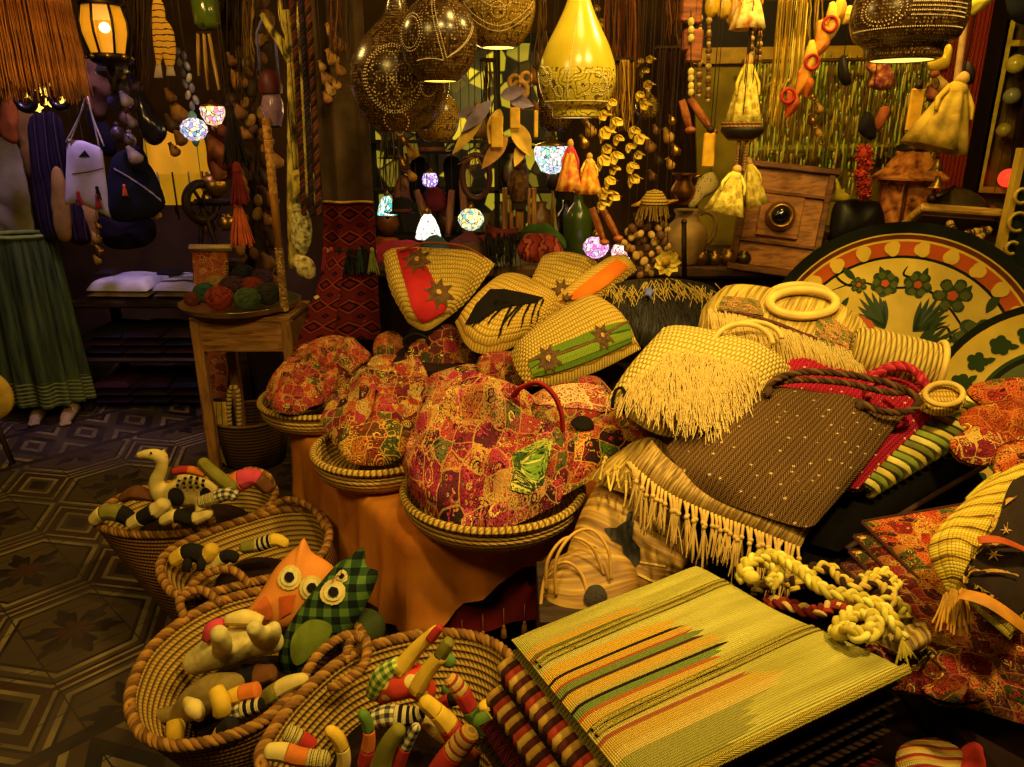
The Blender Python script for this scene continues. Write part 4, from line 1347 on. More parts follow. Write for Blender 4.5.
rope_handle(D_, [(345, 662), (352, 640), (366, 642), (362, 668), (330, 690)], (.36, .39, .40, .38, .36))
rope_handle(D_, [(520, 700), (530, 735), (520, 765), (505, 775)], (.36, .37, .37, .36))
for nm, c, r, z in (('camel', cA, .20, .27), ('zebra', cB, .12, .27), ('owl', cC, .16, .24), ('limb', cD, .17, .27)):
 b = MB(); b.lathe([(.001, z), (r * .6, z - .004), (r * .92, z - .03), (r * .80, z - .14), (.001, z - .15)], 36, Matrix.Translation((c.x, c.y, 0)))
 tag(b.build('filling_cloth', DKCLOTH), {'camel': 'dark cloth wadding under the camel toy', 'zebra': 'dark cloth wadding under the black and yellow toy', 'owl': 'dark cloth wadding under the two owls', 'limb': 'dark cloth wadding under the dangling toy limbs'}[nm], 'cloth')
# ------------------------------------------------------------------ stuffed toys
CREAMF = plain('#d6bd6a', .95, var=.2, scale=20)
OLIVE = plain('#7d7426', .95, var=.25, scale=20)
ORANGEF = plain('#cf7028', .95, var=.2, scale=20)
REDF = plain('#a82c26', .95, var=.2, scale=20)
YELF = plain('#d8b034', .95, var=.2, scale=20)
BLK = plain('#191310', .9)
PINKF = plain('#c44058', .95, var=.2)
BROWNF = plain('#6a3f1c', .95, var=.3)
GREENF = plain('#5a7a2c', .95, var=.2)
STR_BW = stripes([(0, '#d9c88a'), (.5, '#1c1612')], 'Y', .016, rib=400)
STR_GR = stripes([(0, '#cdb96a'), (.45, '#4a4a34'), (.6, '#cdb96a'), (.8, '#8a7a3a')], 'Y', .012, rib=400)
STR_RD = stripes([(0, '#d8a848'), (.4, '#a8382a'), (.7, '#d8c070')], 'Y', .018, rib=400)
CHK = check('#d2c184', '#7a7458', '#2b2a22', 60.)
CHKG = check('#c8c458', '#7d9040', '#3f5a24', 55.)
DOTS = spots('#c8402a', '#d9c46a', 26., .32)
TG_A = 'stuffed toys in the back basket'
TG_C = 'stuffed toys in the owl basket'
TG_D = 'stuffed toys in the basket nearest the camera'
def limbtoy(name, label, cat, segs, Y, mats, rpx, group=None, end=None, extra=None, cuts=None, n=28):
 """soft tube toy: px path at depths, radius in px, fabric changing along it"""
 if not isinstance(Y, (list, tuple)): Y = [Y] * len(segs)
 p = catmull([P(x, y, yy) for (x, y), yy in zip(segs, Y)], n, False)
 base = min(p, key=lambda q: q.z)
 t = thing(name, label, cat, base, group)
 r0 = [pxm(rpx[min(int(i / (n - 1) * (len(rpx) - 1)), len(rpx) - 1)] * (1 - (i / (n - 1) * (len(rpx) - 1)) % 1) + rpx[min(int(i / (n - 1) * (len(rpx) - 1)) + 1, len(rpx) - 1)] * ((i / (n - 1) * (len(rpx) - 1)) % 1), p[i]) for i in range(n)]
 for k, f in ((0, .35), (1, .8), (n - 1, .35), (n - 2, .8)): r0[k] *= f
 k = len(mats)
 cuts = cuts or [i / k for i in range(k + 1)]
 nm = ['body'] + ['limb', 'sleeve', 'foot', 'limb', 'sleeve']
 for i in range(k):
  a, e = int(cuts[i] * (n - 1)), int(cuts[i + 1] * (n - 1)) + 1
  if e - a < 2: continue
  b = MB(); b.tube(p[a:e], r0[a:e], 12); b.build(nm[min(i, 5)], mats[i], t)
 return t, p, r0
t = thing('camel_toy', 'cream stuffed camel with black patches and a striped hump', 'toy', P(185, 505, 2.16), TG_A)
Yc = 2.12
def pb(x, y, dy=0.): return P(x, y, Yc + dy)
b = MB()
def ru(px): return pxm(px, pb(180, 490))
b.tube(catmull([pb(137, 456), pb(146, 454), pb(156, 455), pb(165, 460)], 12, False), [ru(3.2), ru(4.8), ru(6.5), ru(6.0)], 12)
b.tube(catmull([pb(163, 458), pb(161, 470), pb(156, 482), pb(162, 494), pb(175, 498)], 16, False), [ru(5.5), ru(6), ru(7), ru(10), ru(12)], 12)
b.tube(catmull([pb(168, 496), pb(185, 492), pb(203, 492), pb(214, 498)], 14, False), [ru(11), ru(16), ru(15), ru(9)], 14)
b.ell(pb(190, 480), (ru(14), ru(9), ru(11)))
for x, dy in ((172, -.03), (176, .03), (202, -.03), (206, .03)):
 b.tube([pb(x, 498, dy), pb(x - 2, 512, dy - .02), pb(x - 4, 522, dy - .04)], [ru(6), ru(5), ru(4)], 10)
b.ell(pb(164, 452), (ru(2), ru(2), ru(4)))
b.build('body', CREAMF, t, remesh=.006)
b = MB()
for i in range(5):
 a = pb(180 + i * 6, 478 - 4 * math.sin(i / 4 * PI), -.035); e = pb(178 + i * 6.5, 488, -.055)
 b.tube([a, a.lerp(e, .5) - V((0, .012, 0)), e], ru(1.6), 6)
b.build('hump_stripe', STR_BW, t)
b = MB(); b.ell(pb(176, 497, -.055), (ru(8), ru(4), ru(10)))
b.build('black_patch', BLK, t)
b = MB(); b.ell(pb(206, 496, -.05), (ru(6), ru(4), ru(9))); b.build('black_patch', BLK, t)
b = MB(); b.ell(pb(151, 453, -.02), ru(1.2), 8, 6); b.build('eye', BLK, t)
limbtoy('animal_toy', 'orange toy leg lying across the camel', 'toy', [(172, 472), (188, 470), (207, 474)], 2.02, [REDF, ORANGEF], [4, 4.5, 4.5], TG_A)
limbtoy('animal_toy', 'olive green stuffed snake standing out of the back basket', 'toy', [(200, 459), (208, 468), (222, 480), (236, 490)], 2.02, [OLIVE], [5.5, 6.5, 7, 6], TG_A)
limbtoy('animal_toy', 'orange and pink patched toy at the rope handle of the back basket', 'toy', [(228, 488), (242, 480), (256, 478), (270, 492)], 2.10, [ORANGEF, PINKF, BROWNF], [10, 11, 8, 6], TG_A)
limbtoy('animal_toy', 'brown felt toy wedge beside the camel neck', 'toy', [(120, 500), (136, 493), (158, 499)], 2.12, [BROWNF], [4, 8, 4], TG_A)
limbtoy('animal_toy', 'cream and dark patchwork toy over the left rim of the back basket', 'toy', [(92, 523), (104, 513), (122, 514), (134, 524)], 2.06, [CREAMF, OLIVE, BLK], [6, 8, 9, 7], TG_A)
limbtoy('animal_toy', 'cream toy with black limb at the front rim of the back basket', 'toy', [(128, 526), (146, 516), (160, 508), (166, 500)], 2.03, [CREAMF, BLK, CREAMF], [6, 8, 9, 7], TG_A)
limbtoy('animal_toy', 'striped grey toy leg next to the olive snake', 'toy', [(198, 503), (212, 499), (228, 494), (238, 498)], 1.98, [STR_GR, CHK], [6, 7, 7, 6], TG_A)
limbtoy('animal_toy', 'cream toy with dark patch low at the front of the back basket', 'toy', [(160, 523), (175, 516), (192, 519), (212, 512)], 1.98, [CREAMF, BLK, CREAMF], [5, 7, 7, 5], TG_A)
t, p, r0 = limbtoy('animal_toy', 'black and yellow stuffed toy in the smaller basket', 'toy', [(172, 562), (190, 552), (206, 556), (214, 545)], 1.86, [YELF, BLK, YELF], [8, 9, 9, 7], 'stuffed toys in the smaller basket')
for x, y in ((186, 572), (200, 571)):
 b = MB(); b.tube([P(x + 3, 556, 1.85), P(x, y, 1.82)], [pxm(5, p[0]), pxm(4, p[0])], 10); b.build('leg', BLK, t)
limbtoy('animal_toy', 'olive toy with a striped end against the far side of the smaller basket', 'toy', [(240, 548), (258, 545), (276, 540), (288, 546)], 1.88, [OLIVE, STR_BW, YELF], [6, 7, 7, 5], 'stuffed toys in the smaller basket')
limbtoy('animal_toy', 'yellow toy scrap under the rope handle of the smaller basket', 'toy', [(214, 566), (228, 556), (238, 560)], 1.86, [CREAMF, BLK], [6, 7, 5], 'stuffed toys in the smaller basket')
def owl(label, pl, out, m, eyes, beak, wings, top, group, eyem, beakm, wingm, feet=()):
 o = catmull(pts(pl, out), 64)
 t = thing('owl_toy', label, 'toy', min(o, key=lambda q: q.z), group)
 b = MB(); b.puff(o, pl.n, top, top * .8, rings=9); body = b.build('body', m, t)
 for i, w_ in enumerate(wings):
  b = MB(); b.puff(catmull(pts(pl, w_, top * .9), 30), pl.n, .014, .004, rings=4); shrink(b.build('wing', wingm, t), body, .005)
 for (cx, cy, r, sq) in eyes:
  b = MB(); b.puff(catmull(star(pl, (cx, cy), r, 16, .95, top * .95, 0, sq), 40), pl.n, .006, 0, rings=4); shrink(b.build('eye_disc', eyem, t), body, .006)
  b = MB(); b.puff(star(pl, (cx, cy), r * .7, 12, .98, top * 1.1, 0, sq), pl.n, .004, 0, rings=3); shrink(b.build('eye_ring', plain('#e3d08a', .9), t), body, .010)
  b = MB(); b.puff(star(pl, (cx, cy), r * .40, 12, .98, top * 1.2, 0, sq), pl.n, .007, 0, rings=4); shrink(b.build('pupil', BLK, t), body, .014)
 b = MB(); b.puff(pts(pl, beak, top * 1.05), pl.n, .010, .003, rings=4); shrink(b.build('beak', beakm, t), body, .006)
 return t, body
pl = plane_at(285, 622, 1.66, 66, 12, 0)
owl('orange and yellow stuffed owl with round black eyes, left of the plaid owl', pl,
 [(304, 538), (312, 552), (328, 562), (336, 572), (330, 592), (312, 612), (290, 628), (266, 626), (246, 616), (252, 604), (262, 590), (274, 570), (288, 554), (298, 546)],
 spots('#d8853a', '#d98f35', 160., .25), [(289, 577, 13, 1.), (312, 588, 13, 1.)], [(279, 597), (296, 594), (292, 612), (280, 620)], [[(248, 614), (262, 596), (272, 606), (268, 622)]], .055, TG_C, plain('#d8bf62', .9), plain('#c4581e', .9), plain('#c8642a', .9))
PLAID = check('#55702e', '#2a4222', '#0f1810', 26.)
pl = plane_at(300, 670, 1.52, 62, -14, 0)
owl('dark green plaid stuffed owl leaning over the basket edge', pl,
 [(363, 547), (366, 566), (378, 571), (374, 586), (368, 600), (356, 622), (338, 644), (312, 668), (294, 676), (279, 666), (282, 646), (290, 626), (304, 604), (320, 584), (340, 562), (352, 556)],
 PLAID, [(333, 592, 13, 1.), (341, 576, 7, 1.)], [(322, 590), (330, 580), (336, 572), (334, 584), (326, 598)], [[(290, 652), (296, 632), (314, 619), (331, 624), (328, 642), (310, 662), (294, 668)]], .055, TG_C, plain('#dcc878', .9), plain('#c8703a', .9), plain('#7c8a2e', .6))
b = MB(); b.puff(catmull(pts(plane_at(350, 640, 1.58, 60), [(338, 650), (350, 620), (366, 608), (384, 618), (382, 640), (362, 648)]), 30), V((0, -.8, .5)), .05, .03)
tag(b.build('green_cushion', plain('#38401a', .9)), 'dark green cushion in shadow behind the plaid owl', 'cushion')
def remtoy(name, label, tubes, Y, m, group, vox=.0065, extra=()):
 t = thing(name, label, 'toy', P(tubes[0][0][0][0], tubes[0][0][0][1], Y), group)
 b = MB()
 for path, rr in tubes:
  p = catmull([P(x, y, Y + (d[0] if d else 0)) for x, y, *d in path], 12, False)
  b.tube(p, [pxm(r, p[0]) for r in rr], 12)
  b.ell(p[0], pxm(rr[0], p[0])); b.ell(p[-1], pxm(rr[-1], p[0]))
 b.build('body', m, t, remesh=vox)
 for nm, path, rr, mm in extra:
  b = MB(); p = catmull([P(x, y, Y + (d[0] if d else 0)) for x, y, *d in path], 10, False)
  b.tube(p, [pxm(r, p[0]) for r in rr], 12); b.build(nm, mm, t)
 return t
remtoy('elephant_toy', 'cream gingham stuffed animal lying on its back below the orange owl', [([(196, 662), (220, 650), (250, 642), (272, 642)], [13, 19, 18, 12]), ([(222, 650, -.05), (222, 642, -.08), (219, 634, -.10)], [10, 10, 9]), ([(262, 640, -.04), (258, 634, -.08), (254, 628, -.10)], [9, 9, 8]), ([(270, 642, -.02), (274, 634, -.05), (274, 628, -.06)], [8, 8, 7])], 1.50, plain('#cdbb72', .95, var=.2, scale=60), TG_C,
 extra=[('ear', [(206, 640, -.03), (214, 628, -.02), (222, 622, 0)], [5, 9, 5], PINKF), ('ear', [(226, 620, 0), (246, 618, 0), (262, 622, 0)], [5, 9, 6], CREAMF)])
remtoy('elephant_toy', 'olive and tan stuffed elephant low in the owl basket', [([(178, 716), (196, 702), (216, 690), (232, 686)], [10, 17, 18, 13]), ([(176, 714), (160, 716), (144, 718)], [9, 8, 6])], 1.36, plain('#8a7336', .95, var=.3), TG_C,
 extra=[('leg', [(176, 722, -.03), (176, 734, -.05), (178, 742, -.05)], [9, 9, 8], YELF), ('leg', [(216, 690, -.07), (221, 702, -.09), (222, 712, -.09)], [8, 9, 9], YELF), ('ear', [(186, 700, -.05), (196, 710, -.08), (200, 718, -.07)], [4, 9, 4], CREAMF), ('trunk_tip', [(150, 716, -.005), (146, 720, -.012), (142, 718, -.01)], [7, 7, 6], CREAMF)])
limbtoy('animal_toy', 'orange toy leg beside the olive elephant', 'toy', [(226, 700), (242, 694), (260, 690)], 1.30, [YELF, ORANGEF], [8, 9, 9], TG_C)
limbtoy('animal_toy', 'checked black and white toy below the orange leg', 'toy', [(226, 716), (248, 708), (264, 704)], 1.28, [CHK, STR_BW], [7, 9, 7], TG_C)
limbtoy('animal_toy', 'olive toy limb reaching toward the plaid owl', 'toy', [(258, 706), (274, 694), (290, 684), (308, 678)], 1.34, [OLIVE, CREAMF], [9, 10, 9, 6], TG_C)
limbtoy('animal_toy', 'yellow toy foot at the front rim of the owl basket', 'toy', [(218, 742), (226, 730), (234, 722)], 1.24, [YELF, BLK], [9, 10, 8], TG_C)
limbtoy('animal_toy', 'dark toy body in the shade under the plaid owl', 'toy', [(236, 672), (256, 676), (276, 672)], 1.45, [BLK, BROWNF], [8, 12, 8], TG_C)
t = remtoy('giraffe_toy', 'stuffed giraffe with red spots, green gingham side and yellow limbs', [([(384, 692), (398, 682), (412, 680), (424, 690)], [12, 19, 18, 13])], 1.25, DOTS, TG_D, vox=.005,
 extra=[('neck', [(398, 672, -.01), (412, 654, .0), (426, 640, .0), (438, 630, 0)], [9, 8, 7, 6], YELF), ('head', [(430, 640, -.015), (436, 632, -.015), (441, 627, -.015)], [5, 5, 4], REDF), ('leg', [(416, 690, -.03), (430, 668, -.03), (442, 655, -.03)], [9, 8, 7], YELF), ('foot', [(440, 656, -.03), (447, 645, -.03), (450, 641, -.03)], [7, 7, 6], OLIVE), ('side_patch', [(374, 695, -.005), (384, 676, -.005), (400, 664, -.005)], [9, 12, 8], CHKG)])
for d, lb in (((449, 661), 'green felt ball against the far side of the nearest basket'), ((448, 690), 'small green felt ball under the spotted giraffe limb')):
 b = MB(); p = P(d[0], d[1], 1.30); b.ell(p, pxm(7, p), 16, 12); tag(b.build('felt_ball', plain('#5d7d38', .95)), lb, 'toy', TG_D)
D_l = [
 ('red and striped toy leg standing out of the nearest basket', [(448, 677), (460, 690), (470, 708), (480, 722)], 1.22, [STR_RD, REDF, GREENF], [8, 9, 9, 11]),
 ('long yellow toy arm pointing to the spotted giraffe', [(421, 699), (432, 708), (446, 722), (458, 740)], 1.16, [YELF, YELF, REDF], [8, 9, 11, 12]),
 ('orange and green toy leg sticking up on the left of the nearest basket', [(360, 711), (367, 722), (369, 740), (364, 768)], 1.12, [GREENF, ORANGEF, REDF], [6, 6, 7, 8]),
 ('olive toy leg curving up in the middle of the nearest basket', [(402, 726), (394, 736), (386, 750), (380, 772)], 1.08, [OLIVE], [7, 9, 10, 12]),
 ('narrow checked toy leg beside the olive one', [(418, 724), (410, 738), (402, 754), (396, 772)], 1.08, [CHK, REDF], [5, 6, 7, 7]),
 ('cream toy arm with striped cuff at the left rim of the nearest basket', [(264, 752), (282, 752), (300, 757), (330, 760)], 1.06, [CREAMF, ORANGEF, STR_GR], [8, 10, 9, 9]),
 ('striped grey toy cuff above the cream arm', [(284, 732), (298, 738), (314, 748)], 1.12, [STR_GR, REDF], [9, 9, 8]),
 ('yellow toy leg behind the yellow arm', [(424, 718), (436, 728), (448, 738)], 1.20, [CREAMF, YELF], [7, 9, 8]),
 ('checked toy body in the middle of the nearest basket', [(368, 722), (388, 716), (412, 716), (424, 712)], 1.18, [CHK, STR_BW], [8, 11, 10, 7]),
 ('yellow toy scrap under the rope handle on the right', [(484, 702), (490, 714), (500, 728)], 1.20, [YELF, CREAMF], [7, 9, 8]),
 ('green and black checked toy leg at the right of the nearest basket', [(478, 716), (486, 730), (480, 744), (466, 756)], 1.15, [GREENF, CHK, ORANGEF], [9, 9, 8, 8]),
 ('pale yellow toy strip at the left of the nearest basket', [(326, 728), (338, 738), (344, 756), (342, 772)], 1.12, [YELF, CREAMF], [6, 7, 7, 7]),
 ('red toy leg crossing the front of the nearest basket', [(472, 730), (458, 748), (444, 766), (436, 776)], 1.10, [STR_RD, REDF], [11, 12, 13, 12]),
 ('red striped toy arm under the spotted giraffe', [(438, 706), (450, 700), (464, 698)], 1.26, [REDF, BLK], [6, 7, 6]),
]
for lb, path, Y, mats, rr in D_l:
 limbtoy('toy_limb', lb, 'toy', path, Y, mats, rr, TG_D)
# ------------------------------------------------------------------ hanging helpers
CORD = plain('#3a2a18', .9)
BRASS = metal('#b98a35', .35, .3)
COPPER = metal('#a8602a', .35, .3)
IRON = metal('#3a2c20', .5, .5)
def hang(t, p, z=RAILZ, r=.0016, m=CORD, name='cord'):
 b = MB(); b.tube([V(p), V((p[0], p[1], (p[2] + z) / 2)), V((p[0], p[1], z))], r, 5)
 return b.build(name, m, t)
def hpuff(name, label, cat, out, Y, m, top=.02, bot=.02, group=None, strap=True, slope=88, wr=0., straight=False, n=40, cordm=CORD, yaw=0.):
 """soft thing hanging flat towards the viewer, on a cord to the rail"""
 xs = [q[0] for q in out]; ys = [q[1] for q in out]
 cx = sum(xs) / len(xs); cy = sum(ys) / len(ys)
 pl = plane_at(cx, cy, Y, slope, yaw)
 o = (poly_resample if straight else catmull)(pts(pl, out), n)
 low = min(o, key=lambda q: q.z); hi = max(o, key=lambda q: q.z)
 t = thing(name, label, cat, low, group)
 b = MB(); b.puff(o, pl.n, top, bot, wr=wr, wf=14); body = b.build('body', m, t)
 if strap: hang(t, hi - V((0, 0, .004)), m=cordm)
 return t, body, pl
def tassel(parent, p, L, r, m, head=None, name='tassel', n=26):
 b = MB()
 b.ell(V(p), (r * .7, r * .7, r * .8), 10, 7)
 b.strands([V(p) + V((math.cos(k * 2.4) * r * .5 * (k % 5) / 5, math.sin(k * 2.4) * r * .5 * (k % 5) / 5, -r * .3)) for k in range(n)],
   [V((math.cos(k * 2.4) * .22, math.sin(k * 2.4) * .22, -1)) for k in range(n)], L, r * .16, seg=3, jit=.12, n=5)
 return b.build(name, m, parent)
def lathe_at(b, p, prof, s, n=24, mat=None, **k):
 b.lathe([(r * s, z * s) for r, z in prof], n, Matrix.Translation(V(p)), mat, **k)
# ------------------------------------------------------------------ mannequin with the green skirt
mx, my = P(29, 237, 4.0).x, 3.92
t = thing('mannequin', 'barefoot mannequin legs wearing a long dark green skirt with gold dots', 'mannequin', (mx, my, 0))
b = MB()
for s_ in (-1, 1):
 x = mx + .01 + s_ * .085
 b.tube(catmull([V((mx + s_ * .06, my, .94)), V((mx + s_ * .065, my, .72)), V((x - s_ * .01, my - .01, .48)), V((x, my + .02, .26)), V((x, my, .09)), V((x + .01, my - .01, .05))], 22, False), [.07, .07, .058, .056, .036, .042], 14)
 b.tube(catmull([V((x + .0, my + .03, .04)), V((x + .02, my - .06, .038)), V((x + .045, my - .15, .02)), V((x + .055, my - .185, .016))], 12, False), [.036, .04, .036, .016], 12, flat=.7)
 for k in range(5):
  a = V((x + .020 + k * .013, my - .15 - .012 * (2 - abs(k - 1.5)), .014))
  b.tube([a, a + V((.008, -.028, -.003))], [.008, .006], 7)
b.ell((mx, my, .90), (.12, .09, .08))
b.build('legs', plain('#a88a62', .6, var=.1), t, remesh=.008)
b = MB()
def skirt(u, v):
 a = u * 2 * PI
 f = math.sin(a * 13 + 2 * math.sin(a * 2)) * (.006 + .020 * v) + math.sin(a * 5 + 1) * .016 * v
 r = (.165 + .03 * v ** .7 + f)
 return V((mx - .01 + r * 1.06 * math.cos(a), my + r * .8 * math.sin(a), 1.0 - .90 * v))
b.grid(skirt, 150, 26, 1.4, .95)
g = G('green_crinkle', .8, 0, .25)
vv = g.uv(); n_ = g.noise(g.map(vv, (40, 3, 1)), 1., 3)
col = g.ramp(n_, [(.35, '#1f2a0b'), (.65, '#4c5a1e')])
d_, _ = g.vor(g.map(vv, (7, 7, 1)), 1., rand=.8)
col = g.mix(g.ramp(d_, [(.05, (1, 1, 1)), (.07, (0, 0, 0))]), col, '#d8c070')
xx, yy, _ = g.sep(vv)
hem = g.math('GREATER_THAN', yy, .80)
w_ = g.wave(g.map(vv, (9, 14, 1)), 1., typ='RINGS', dist=2.)
col = g.mix(g.math('MULTIPLY', hem, g.step(w_, .75)), col, '#8a8a40')
b.build('skirt', g.done(col, n_, .5, .01), t)
b = MB(); b.tube([skirt(k / 60, 0) + V((0, 0, .008)) for k in range(61)], .012, 7, cap=False); b.build('waistband', plain('#7d8a3a', .9), t)
hpuff('blouse', 'cream blouse hanging at the left edge above the green skirt', 'blouse', [(-30, 150), (-10, 138), (8, 138), (20, 150), (26, 178), (31, 205), (33, 236), (10, 240), (-30, 240)], 4.25, cloth('#b8a890', '#8a7a68'), .06, .05, wr=.02)
b = MB(); p = P(-4, 395, 3.2); b.lathe([(.001, -.03), (.10, -.028), (.125, -.01), (.125, .01), (.10, .028), (.001, .03)], 32, Matrix.Translation(p + V((-.05, 0, 0))) @ Matrix.Rotation(R(90), 4, 'X'))
t = thing('hand_drum', 'pale yellow round drum cut off by the left edge of the frame', 'drum', p + V((-.05, 0, -.125)))
b.build('shell', plain('#c8a23c', .7), t)
b = MB(); b.tube([p + V((-.05 - .12, 0, -.10)), V((p.x - .20, p.y, 0.004))], .012, 8); b.tube([p + V((-.05 + .0, .02, -.12)), V((p.x - .04, p.y + .06, 0.004))], .012, 8); b.tube([p + V((-.05 - .1, .02, -.10)), V((p.x - .2, p.y + .14, 0.004))], .012, 8); b.build('stand', DARKBROWN, t)
# ------------------------------------------------------------------ bench with folded clothes
bx0, bx1 = P(60, 300, 3.98).x, P(205, 300, 3.98).x
t = thing('clothes_bench', 'dark low shelf bench carrying folded white shirts at the back of the alley', 'bench', ((bx0 + bx1) / 2, 4.2, 0))
DW = wood('#3a2616', '#1a0f08')
block(bx0, bx1, 3.98, 4.5, .60, .645, t, 'top', DW)
block(bx0, bx1, 4.0, 4.48, .28, .31, t, 'shelf', DW)
for x in (bx0 + .03, bx1 - .03):
 for y in (4.01, 4.46):
  b = MB(); b.box((x, y, .30), (.05, .05, .598)); b.build('leg', DW, t)
WHITEC = cloth('#dcd4da', '#a89fb2'); STRW = stripes([(0, '#cfc6cc'), (.6, '#cfc6cc'), (.6, '#4a4358')], 'Y', .06)
def fold(label, x0, x1, y0, ty, Y, layers, m, grp):
 for i in range(layers):
  z = .648 + .03 * i
  a, e = P(x0, y0, Y).x, P(x1, y0, Y).x
  b = MB()
  o = [V((a, Y, z + .015)), V((e, Y - .02, z + .015)), V((e - .02, Y + .34, z + .015)), V((a + .05, Y + .36, z + .015))]
  b.coons([o[0], o[1]], [o[1], o[2]], [o[3], o[2]], [o[0], o[3]], V((0, 0, 1)), .018 + (.035 if i == layers - 1 else 0), .014, wr=.012 if i == layers - 1 else .002, pu=8, pv=8)
  tag(b.build('folded_shirt', m[i % len(m)]), label[i], 'shirt', grp)
fold(['cream shirt at the bottom of the left folded pile on the bench', 'white shirt on top of the left folded pile on the bench'], 86, 148, 292, 268, 4.02, 2, [cloth('#a88a6a', '#7a5f44'), WHITEC], 'folded shirts on the alley bench')
fold(['tan shirt at the bottom of the right folded pile on the bench', 'white and grey striped shirt on top of the right folded pile on the bench'], 152, 200, 290, 268, 4.02, 2, [cloth('#9a7e60', '#6a523a'), STRW], 'folded shirts on the alley bench')
for i, (x0, x1, y, c, lb) in enumerate(((100, 118, 282, '#2a1c1a', 'dark strap lying on the white folded shirt'), (160, 182, 274, '#15121a', 'black cloth lying on the striped folded shirt'))):
 b = MB(); a = P(x0, y, 4.2); e = P(x1, y, 4.2); z = .76
 b.coons([V((a.x, 4.15, z)), V((e.x, 4.15, z))], [V((e.x, 4.15, z)), V((e.x, 4.25, z))], [V((a.x, 4.25, z)), V((e.x, 4.25, z))], [V((a.x, 4.15, z)), V((a.x, 4.25, z))], V((0, 0, 1)), .02, .01, wr=.01)
 tag(b.build('folded_cloth', plain(c, .9)), lb, 'cloth')
DKT = ['#2a1a2c', '#3a1c20', '#20202c', '#33241c', '#2c1428']
k = 0
for z0, lab in ((.315, 'middle shelf'), (.02, 'floor')):
 for i in range(3):
  for j in range(3):
   xa = bx0 + .06 + (bx1 - bx0 - .12) * i / 3; xb = xa + (bx1 - bx0 - .16) / 3
   z = z0 + .012 + j * .045
   b = MB()
   b.coons([V((xa, 4.0, z + .015)), V((xb, 4.0, z + .015))], [V((xb, 4.0, z + .015)), V((xb, 4.4, z + .015))], [V((xa, 4.4, z + .015)), V((xb, 4.4, z + .015))], [V((xa, 4.0, z + .015)), V((xa, 4.4, z + .015))], V((0, 0, 1)), .024, .014, nu=14, nv=8, wr=.008, pu=8, pv=8)
   o = b.build('folded_textile', cloth(DKT[k % 5], None, 180.)); k += 1
   tag(o, 'dark folded textile in the shadow under the bench with white shirts', 'textile', 'dark textiles under the alley bench')
p = Z(118, 400, .0)
t = thing('perforated_block', 'grey perforated block tilted on the floor beside the mannequin foot', 'block', (p.x, p.y, 0))
M = Matrix.Translation(V((p.x, p.y + .08, .055))) @ Matrix.Rotation(R(8), 4, 'Z') @ Matrix.Rotation(R(28), 4, 'X')
b = MB(M=M); b.box((0, 0, 0), (.19, .20, .03)); b.build('slab', plain('#8a7f78', .8), t)
b = MB(M=M)
for i in range(4):
 for j in range(3):
  b.lathe([(.001, .0155), (.011, .0155), (.012, .0165), (.001, .0165)], 10, Matrix.Translation((-.066 + i * .044, -.06 + j * .06, 0)))
b.build('hole', plain('#181416', .9), t)
# ------------------------------------------------------------------ bags and clothes hanging in the alley
HG = 'bags and clothes hanging in the alley'
t, body, pl = hpuff('tote_bag', 'white cotton tote bag with two tassels hanging in the alley', 'bag', [(67, 139), (84, 141), (102, 148), (106, 180), (111, 218), (95, 210), (80, 203), (65, 205), (66, 170)], 3.6, cloth('#d2c4c8', '#a898a0'), .02, .03, HG, strap=False, straight=True)
for xa, xb in ((70, 99), (66, 104)):
 b = MB(); b.tube(curve(pl, [(xa, 142), (80, 115), (87, 96), (92, 115), (xb, 146)], 20, .012), .006, 6, flat=.4); b.build('strap', cloth('#cdbfc0'), t)
hang(t, pl(87, 96, .012), m=IRON, name='hook_rod')
for c, m1, m2 in (((97, 188), BLK, REDF), ((78, 193), REDF, plain('#23264a', .9))):
 tassel(t, pl(c[0], c[1], .025), .05, .012, m1); tassel(t, pl(c[0], c[1] + 8, .027), .05, .013, m2)
b = MB(); b.puff(pts(pl, [(78, 157), (84, 150), (90, 157)], .02), pl.n, .003, 0); shrink(b.build('emblem', BLK, t), body, .002)
b = MB(); b.tube(curve(pl, [(72, 174), (88, 172), (104, 168)], 12, .02), .003, 6); shrink(b.build('trim', plain('#5a2a38', .9), t), body, .002)
t, body, pl = hpuff('shoulder_bag', 'navy blue shoulder bag with pale piping beside the white tote', 'bag', [(112, 158), (130, 150), (150, 165), (160, 185), (165, 205), (150, 218), (128, 222), (112, 218), (108, 190)], 3.55, cloth('#14152c', '#0a0a18'), .04, .03, HG, wr=.01)
b = MB(); b.tube(curve(pl, [(112, 168), (130, 178), (148, 190), (163, 202)], 18, .045), .004, 6); shrink(b.build('piping', plain('#8a84a0', .8), t), body, .004)
tassel(t, pl(124, 186, .05), .04, .010, plain('#c8502a', .9))
